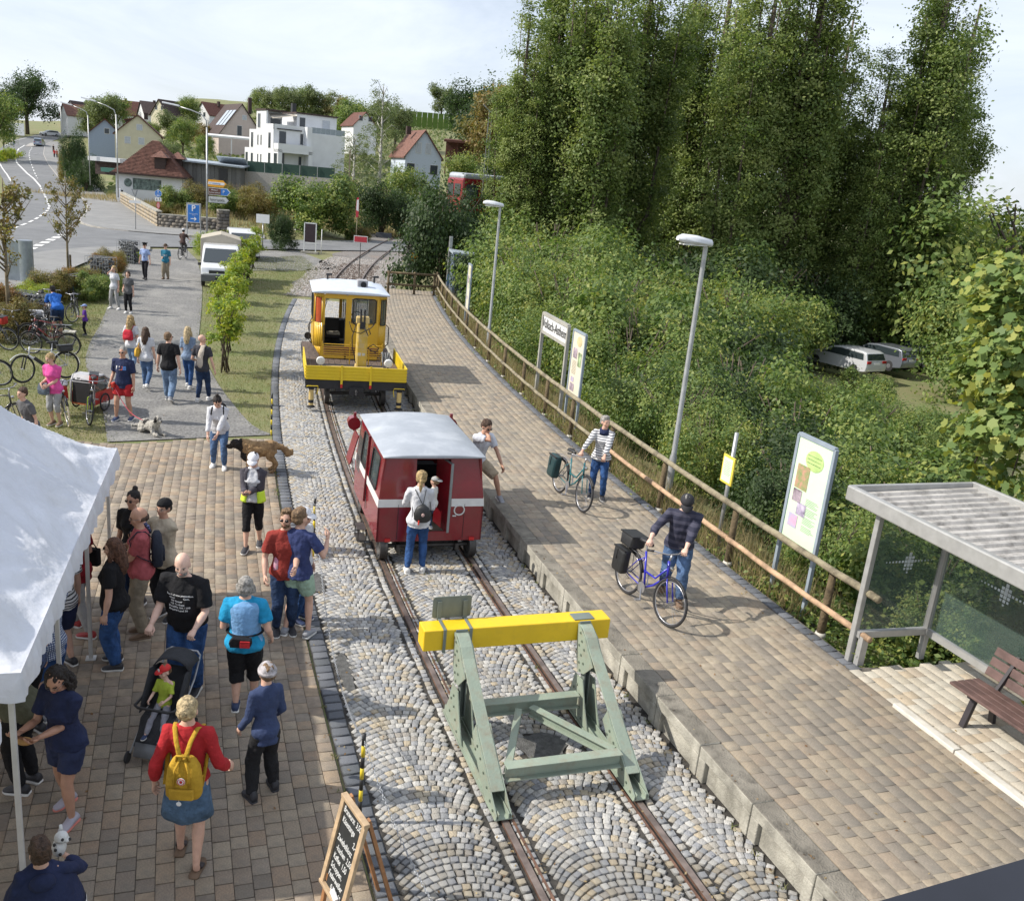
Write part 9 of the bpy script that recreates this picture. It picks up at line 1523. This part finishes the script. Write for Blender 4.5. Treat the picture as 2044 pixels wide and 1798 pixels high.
def house(lab,loc,rz,w_,l_,e_,r_,wall,roof,wins=(),chim=None,dorm=(),solar=False,over=.35,z0=-4.):
    """gable end in the local -y face, width w_ in x"""
    t = thing('house',lab,'house',loc,rz); b = MB(); b.extr([(-w_ / 2,0,z0),(w_ / 2,0,z0),(w_ / 2,0,e_),(0,0,r_),(-w_ / 2,0,e_)],(0,l_,0)); b.build('wall',wall,t)
    k = (r_ - e_) / (w_ / 2)
    for sg in (-1,1):
        b = MB(); a_,c_ = (sg * (w_ / 2 + over),e_ - over * k + .05),(0,r_ + .05); b.extr([(a_[0],-over,a_[1]),(c_[0],-over,c_[1]),(c_[0],-over,c_[1] + .2),(a_[0],-over,a_[1] + .2)],(0,l_ + 2 * over,0)); b.build('roof',roof,t,fix=True)
    for x,z,ww_,hh,*o in wins: window(t,(x,0,z),ww_,hh,(0,-1,0),*o)
    if chim: b = MB(); b.box((chim[0],chim[1],r_ + .1),(.7,.7,chim[2])); b.build('chimney',mbrick,t)
    for sg,y_,z_ in dorm: b = MB(); x_ = sg * (r_ - z_) / k; b.box((x_ * .9,y_,z_ + .1),(1.5,1.6,1.3)); b.build('dormer',mt_d,t); b = MB(); b.box((x_ * .9,y_,z_ + .85),(2.1,2.1,.16),rot=(0,sg * .25,0)); b.build('dormer_roof',roof,t)
    if solar:
        for j in range(3): b = MB(); a_ = -w_ / 2 * .75; b.bar((a_,.8 + j * 2.2,r_ - .75 * (r_ - e_) + .42),(-w_ / 2 * .25,.8 + j * 2.2,r_ - .25 * (r_ - e_) + .42),1.7,.05,up=(-k,0,1) if 0 else None); b.build('solar_panel',msol,t)
    return t
def fp(px,py,Y): return far(px,py,Y)
# pavilion with hipped red roof
PV = thing('pavilion','small white building with a tall hipped red tiled roof and dormers','building',fp(298,403,110),R(6)); PV.scale = (1.08,1.08,1.13); b = MB(); b.box((0,3.2,1.1),(7.0,6.4,3.2)); b.build('wall',mw_w,PV)
ex,ey,ez,ax,az = 3.9,3.7,2.65,.35,6.15; cs = [Vector((-ex,3.2 - ey,ez)),Vector((ex,3.2 - ey,ez)),Vector((ex,3.2 + ey,ez)),Vector((-ex,3.2 + ey,ez))]; A_,B_ = Vector((-ax,3.2,az)),Vector((ax,3.2,az))
for f_ in ((cs[0],cs[1],B_,A_),(cs[1],cs[2],B_),(cs[2],cs[3],A_,B_),(cs[3],cs[0],A_)):
    b = MB(); b.add(list(f_),[tuple(range(len(f_)))]); b.build('roof',mt_r,PV)
    e0,e1 = f_[0],f_[1]; tops = f_[2:] if len(f_) == 4 else (f_[2],f_[2]); n_ = (e1 - e0).cross(tops[0] - e0).normalized(); b = MB()
    for j in range(1,26): u = j / 26; p_,q_ = e0.lerp(tops[-1],u) + n_ * .03,e1.lerp(tops[0],u) + n_ * .03; b.bar(p_,q_,.05,.05)
    b.build('tile_rows',mt_r,PV)['kind'] = 'stuff'
b = MB(); [b.bar(cs[j],cs[(j + 1) % 4],.16,.16) for j in range(4)]; b.build('gutter',mbrick,PV)
for x_,y_,z_ in ((1.1,.9,3.9),(2.3,3.6,3.9)): b = MB(); b.box((x_,y_,z_),(1.1,1.3,1.1)); b.build('dormer',mbrick,PV); b = MB(); b.loft([[Vector((x_ + sx * r_,y_ + sy * r_,zz)) for sx,sy in ((-1,-1),(1,-1),(1,1),(-1,1))] for r_,zz in ((.9,z_ + .6),(.05,z_ + 1.3))]); b.build('dormer_roof',mt_r,PV)
b = MB(); b.add([(-2.2 + .42 * math.cos(R(k * 18)),-.03,1.75 + .42 * math.sin(R(k * 18))) for k in range(20)],[tuple(range(20))]); b.build('round_mural',mat('mural_green',(.20,.26,.24),.9,var=.4,scale=3),PV); b = MB(); b.box((-.2,-.02,1.7),(3.0,.02,1.1)); b.build('mural',mat('mural_green',(.2,.26,.24)),PV)
t = thing('shed','long grey boarded shed with flat roof and a dark door','shed',fp(425,372,116),R(4))
for k in range(14): b = MB(); b.box((-3.4 + k * .52,0,.9),(.49,3,3.4)); b.build('board',mat('shed_grey',(.17,.17,.165),.9,rnd=.25),t)
b = MB(); b.box((0,0,2.75),(8.2,4.2,.18),rot=(.05,.03,0)); b.build('roof',mat('sheet_roof',(.34,.39,.44),.5),t); b = MB(); b.box((1.6,-1.54,.9),(1.0,.05,2.6)); b.build('door',mtrim,t); b = MB(); b.box((2.2,.6,3.2),(3.4,2.2,.1),rot=(-.35,0,0)); b.build('solar_panel',msol,t)
# white modern apartment block
AB = thing('apartment_building','white modern flat roofed apartment block with terraces','building',fp(554.5,336,155),R(36)); TP = MB
def blk(u0,u1,v0,v1,z0,z1,nm='wall',m=mw_w): b = MB(); b.box(((u0 + u1) / 2,(v0 + v1) / 2,(z0 + z1) / 2),(u1 - u0,v1 - v0,z1 - z0)); b.build(nm,m,AB)
blk(0,6.1,1.9,14.6,-2,3.0); blk(0,.7,0,1.9,-2,3.); blk(5.4,6.1,0,1.9,-2,3.); blk(0,6.1,0,1.9,2.5,3.9); blk(0,6.2,2.1,12.5,3.0,6.0); blk(0,6.2,2.1,2.35,6,6.9); blk(0,.25,2.1,5.2,6,6.9); blk(0,3.4,6.5,9.4,6,9); blk(0,.3,5.2,6.5,6,9); blk(5.2,12.6,4.6,11,6,9.0); blk(6.2,12.6,1.2,13,-3,6.0); blk(-.15,3.6,5.1,9.6,9.,9.25,'roof',mt_d); blk(5.0,12.8,4.4,11.2,9.,9.25,'roof',mt_d); blk(5.5,6.4,1.0,2.1,3.9,6.9)
for j in range(7): blk(6.3 + j * .9,7.15 + j * .9,1.2,1.26,6.05,6.95,'balustrade',mgl if 0 else mat('balustrade_glass',(.22,.27,.30),.1,spec=.8))
for v,z,ww_,hh in ((3.6,4.3,.9,2.4),(7.2,4.3,.4,1.6),(8.6,4.3,.4,1.6),(11.2,4.3,.9,2.4),(8.2,7.4,1.1,2.2),(3.6,1.2,.9,2.2),(7.2,1.2,.4,1.6),(8.6,1.2,.4,1.6),(11.2,1.2,.9,1.8),(13.6,1.2,1.0,2.0),(1.0,1.2,1.3,2.2)): window(AB,(0,v,z),ww_,hh,(-1,0,0))
for u,v,z,ww_,hh in ((1.6,2.1,4.9,1.2,1.9),(5.0,2.1,4.9,.5,1.7),(1.3,1.9,1.3,1.2,2.2),(4.7,1.9,1.3,.5,1.6),(2.2,6.5,7.2,1.8,1.3),(6.2,4.6,7.6,1.0,1.7),(10.6,4.6,7.4,1.4,2.0)): window(AB,(u,v,z),ww_,hh,(0,-1,0),*((mshut,) if u > 10 else ()))
b = MB(); b.bar((.6,2.0,6.2),(5,2.0,6.2),.16); b.build('awning_box',mtrim,AB); b = MB(); b.add([(1,6.5,8.6),(5.2,6.5,8.9),(5.2,4.4,8.6),(.6,4.0,7.8)],[(0,1,2,3)]); b.build('awning',mcan,AB); b = MB(); b.box((5.6,7,9.9),(.7,.7,1.6)); b.build('chimney',mtrim,AB)
t = thing('garden_wall','pale concrete retaining wall with green fence below the white block','wall',fp(588,372,118)); b = MB(); b.box((0,0,0),(12.5,.3,2.6)); b.build('wall',mat('concrete_pale',(.42,.40,.37),.9),t); b = MB(); b.box((-1,.1,1.9),(12,.05,1.3)); b.build('fence_panel',mat('fence_green',(.03,.07,.055),.8),t)
for k in range(6): b = MB(); b.bar((-6 + k * 2.2,0,1.2),(-6 + k * 2.2,0,2.6),.07); b.build('fence_post',malu,t)
S_ = [(x,z,.9,1.1) for x,z in ((-1.2,4.3),(1.2,4.3))]
HS = [('pale yellow gabled house with small windows beyond the pavilion',276,298,165,17,8.4,9,2.6,6.1,mw_y,mt_b,[(-1.9,1.5,1.0,1.2,mshut),(.6,1.5,1.0,1.2,mshut),(.3,4.0,1.0,1.0,mshut)],(1.4,2,1.2),[(-1,3,4.6)],0),
 ('blue gabled house left of the pale yellow one',211,294,178,22,6.4,8,2.6,5.4,mw_b,mt_b,[(.3,3.2,.9,1.0)],None,[],0),
 ('pink rendered house with steep dark roof and solar panels',482,302,188,34,10.2,11,3.0,9.6,mw_p,mt_d,[(.6,7.0,.9,.9,mshut),(-.5,4.2,1.0,2.0),(2.6,4.2,.8,1.0)],(2.8,3,3.4),[],1),
 ('far long house with red roof beside the big tree',128,243,250,-50,8,12,2,5.4,mw_w,mt_r,[],None,[],0),('far white gabled house with dark roof',142,240,262,-24,7,9,2.2,6.0,mw_w,mt_d,[],(1,6,1.6),[],0),('far house with dark red roof between the trees',226,240,255,-60,8.5,9,2.0,6.2,mw_w,mt_b,[],(0,4,1.4),[],0),('far house with dark hipped roof',282,243,240,-55,8,9,2.2,5.8,mw_w,mt_d,[],(0,4,1.2),[],0),('far yellow gabled house with dark roof',318,247,225,-28,6.6,10,2.6,6.4,mw_y,mt_d,S_,None,[],0),('far white gabled house with dark red roof on the hill',404,243,235,-38,7,10,2.0,5.4,mw_w,mt_b,[(-1.2,2.0,1,1.2),(1.,2.0,1,1.2)],(1,5,1.4),[],0),
 ('small white house half hidden by the birch',728,275,190,30,6,8,2.6,5.6,mw_w,mt_b,S_,None,[],0),('pale blue gabled house with balcony and red roof',845,322,122,22,5.9,8,.6,4.4,mw_l,mt_r,[(-.9,1.9,.8,1.5,mshut),(.7,1.9,.8,1.5,mshut),(-2,-1.2,1.2,1.4),(1.8,-1.2,1.2,1.4)],(-1.5,4,1.2),[],0)]
for lab,px,py,Y_,rz_,w_,l_,e_,r_,wl,rf,wi,ch,do,so in HS: house(lab,fp(px,py,Y_),R(rz_),w_,l_,e_,r_,wl,rf,wi,ch,do,bool(so)).scale = (.82 if Y_ > 200 or px > 700 else .9,) * 3
q = thing('carport','dark red wooden carport on posts right of the blue house','carport',fp(922,322,105)); b = MB(); b.box((0,1.5,2.1),(4.2,4,.25),rot=(.06,0,0)); b.build('roof',mt_b,q); b = MB(); b.box((0,3.2,.6),(3.8,.1,2.8)); b.build('back_wall',mt_b,q)
for x_ in (-1.8,-.6,.7,1.8): b = MB(); b.bar((x_,0,-1.5),(x_,0,2.0),.14); b.build('post',mt_b,q)
q = thing('terrace_roof','white lean-to terrace roof before the pink house','canopy',fp(462,285,176),R(20)); b = MB(); b.box((0,1,1.0),(8.5,2.5,.3),rot=(.12,0,0)); b.build('roof',mw_w,q); [link('post',MB().bar((x_,0,-2),(x_,0,1),.2).mesh('post',mw_w),q) for x_ in (-3.4,0,3.4)]
p_ = fp(938,330,140); car('parked_car','white minivan below the red carport','car',p_,R(200),(.66,.66,.66),hatch,.9,hw_,(-1.3,1.35))
# distant railcar
RB = thing('railcar','distant red and cream railcar with pale roof behind the trees','railcar',fp(985,442,66),R(-62)); b = MB(); b.box((0,0,1.6),(2.5,6.5,2.3)); b.build('body',mred,RB,bev=.15); b = MB(); b.box((0,0,2.85),(2.4,6.4,.45)); b.build('roof',mroof,RB,bev=.2)
for k in range(5): [link('window',MB().box((sx * 1.26,-2.5 + k * 1.2,1.95),(.03,.9,.8)).mesh('window',mwnd),RB) for sx in (-1,1)]
[link('windscreen',MB().box((x_,-3.26,1.95),(.9,.03,.8)).mesh('windscreen',mwnd),RB) for x_ in (-.55,.55)]
[railwheel(RB,x_,y_,.35) for x_ in (-.75,.75) for y_ in (-2,2)]
# corrugated hut at the platform end
t = thing('hut','narrow blue grey corrugated hut at the far end of the platform','hut',fp(905,590,47),heading(40)); b = MB(); b.box((.5,0,1.0),(1.3,1.8,2.1)); b.build('wall',mat('sheet_blue',(.22,.27,.35),.6),t); b = MB(); [b.box((-.16,-.85 + k * .155,1.0),(.05,.07,2.05)) for k in range(12)]; [b.box((-.08 + k * .155,-.91,1.0),(.07,.05,2.05)) for k in range(8)]; b.build('ribs',mat('sheet_blue',(.2,.2,.2)),t)['kind'] = 'stuff'; b = MB(); b.box((.5,0,2.15),(1.6,2.1,.1),rot=(0,.08,0)); b.build('roof',mat('sheet_roof',(.3,.3,.3)),t)
# stone walls of the garden
mrub_ = mat('rubble_stone',(.34,.28,.20),.9,var=.2,ramp=[(.36,.29,.19),(.42,.34,.23),(.29,.24,.17),(.38,.33,.26)]); mrub2 = mat('dark_stone',(.16,.145,.13),.9,ramp=[(.14,.13,.12),(.20,.18,.155),(.10,.095,.09),(.24,.21,.17)])
def stonewall(lab,A,B,h_,m):
    t = thing('stone_wall',lab,'wall',(0,0,0)); A,B = Vector(A),Vector(B); d = B - A; L_ = d.length; d.normalize(); b = MB(); b.bar(A + Vector((0,0,h_ / 2 - .3)),B + Vector((0,0,h_ / 2 - .3)),.3,h_ + .5); b.build('core',mjsand,t); b = MB(); b.bar(A + Vector((0,0,h_ + .04)),B + Vector((0,0,h_ + .04)),.5,.1); b.build('coping',mconc,t); n_ = int(h_ / .27); vs,rn = [],[]; b = MB()
    for r_ in range(n_):
        s_ = -.2 * (r_ % 2)
        while s_ < L_ - .1: l_ = rng.uniform(.35,.75); e_ = min(s_ + l_,L_); b.bar(A + d * max(0,s_) + Vector((0,0,.13 + r_ * h_ / n_)),A + d * (e_ - .03) + Vector((0,0,.13 + r_ * h_ / n_)),.40 + rng.uniform(0,.05),h_ / n_ - .03); rn.append(rng.random()); s_ = e_ + .001
    me = npmesh('stones',b.v,b.f,m,np.repeat(rn,6)); link('stones',me,t)['kind'] = 'stuff'
stonewall('low tan rubble wall running along the pavement',at(244,408),at(318,455),1.3,mrub_); stonewall('dark stone wall behind the parking board',at(318,455),at(455,466),1.1,mrub2); stonewall('broad dark stone pillar at the end of the garden wall',at(434,467),at(457,468),1.9,mrub2)
t = thing('market_trailer','red and white sales trailer and green tractor cart beside the pavilion','trailer',fp(208,350,118),R(-10)); b = MB(); b.box((0,1,1.9),(4.4,2,.5)); b.build('canopy',mw_w,t); b = MB(); b.box((0,1.6,.9),(4,.8,1.7)); b.build('body',mt_d,t); b = MB(); b.box((1.2,-.6,.7),(1.9,1,.5)); b.build('cart',mat('cart_green',(.04,.14,.11),.5),t)
t = thing('rubble_heap','low concrete slab and gravel heap beside the level crossing','slab',at(762,474)); b = MB(); b.box((.2,0,.2),(1.5,.8,.5)); b.build('slab',mat('dark_slab',(.10,.11,.13),.8),t,bev=.03); b = MB(); b.ell((-1.5,.2,-.1),(1.6,.9,.45),14,8); b.build('gravel',mbal,t,sm=True)
t = thing('waste_bag','black bin with white bag beside the ivy pillar','bin',at(589,472)); b = MB(); b.tube([(0,0,0),(0,0,.9)],.2,10); b.build('bin',mtrim,t,sm=True); b = MB(); b.ell((.05,-.22,.4),(.12,.08,.25)); b.build('bag',mwht,t,sm=True)
t = post_at('white_sign','small white sign board on a post behind the vines',524,492,1.6,Y=60); plate(t,rect(.85,.55),1.75,mwsign)
b = MB(); b.bar(fp(693,440,90),fp(693,440,90) + Vector((0,0,6.5)),.14); tag(b.build('wooden_mast',mwd),'thin wooden pole between the round bush and the dark tree','pole')
t = thing('far_sign','white roadside board beside the far road','sign',fp(34,272,215)); b = MB(); b.box((0,0,1.5),(3.4,.2,2.6)); b.build('board',mw_w,t)
bpy.data.scenes.remove(_ts)
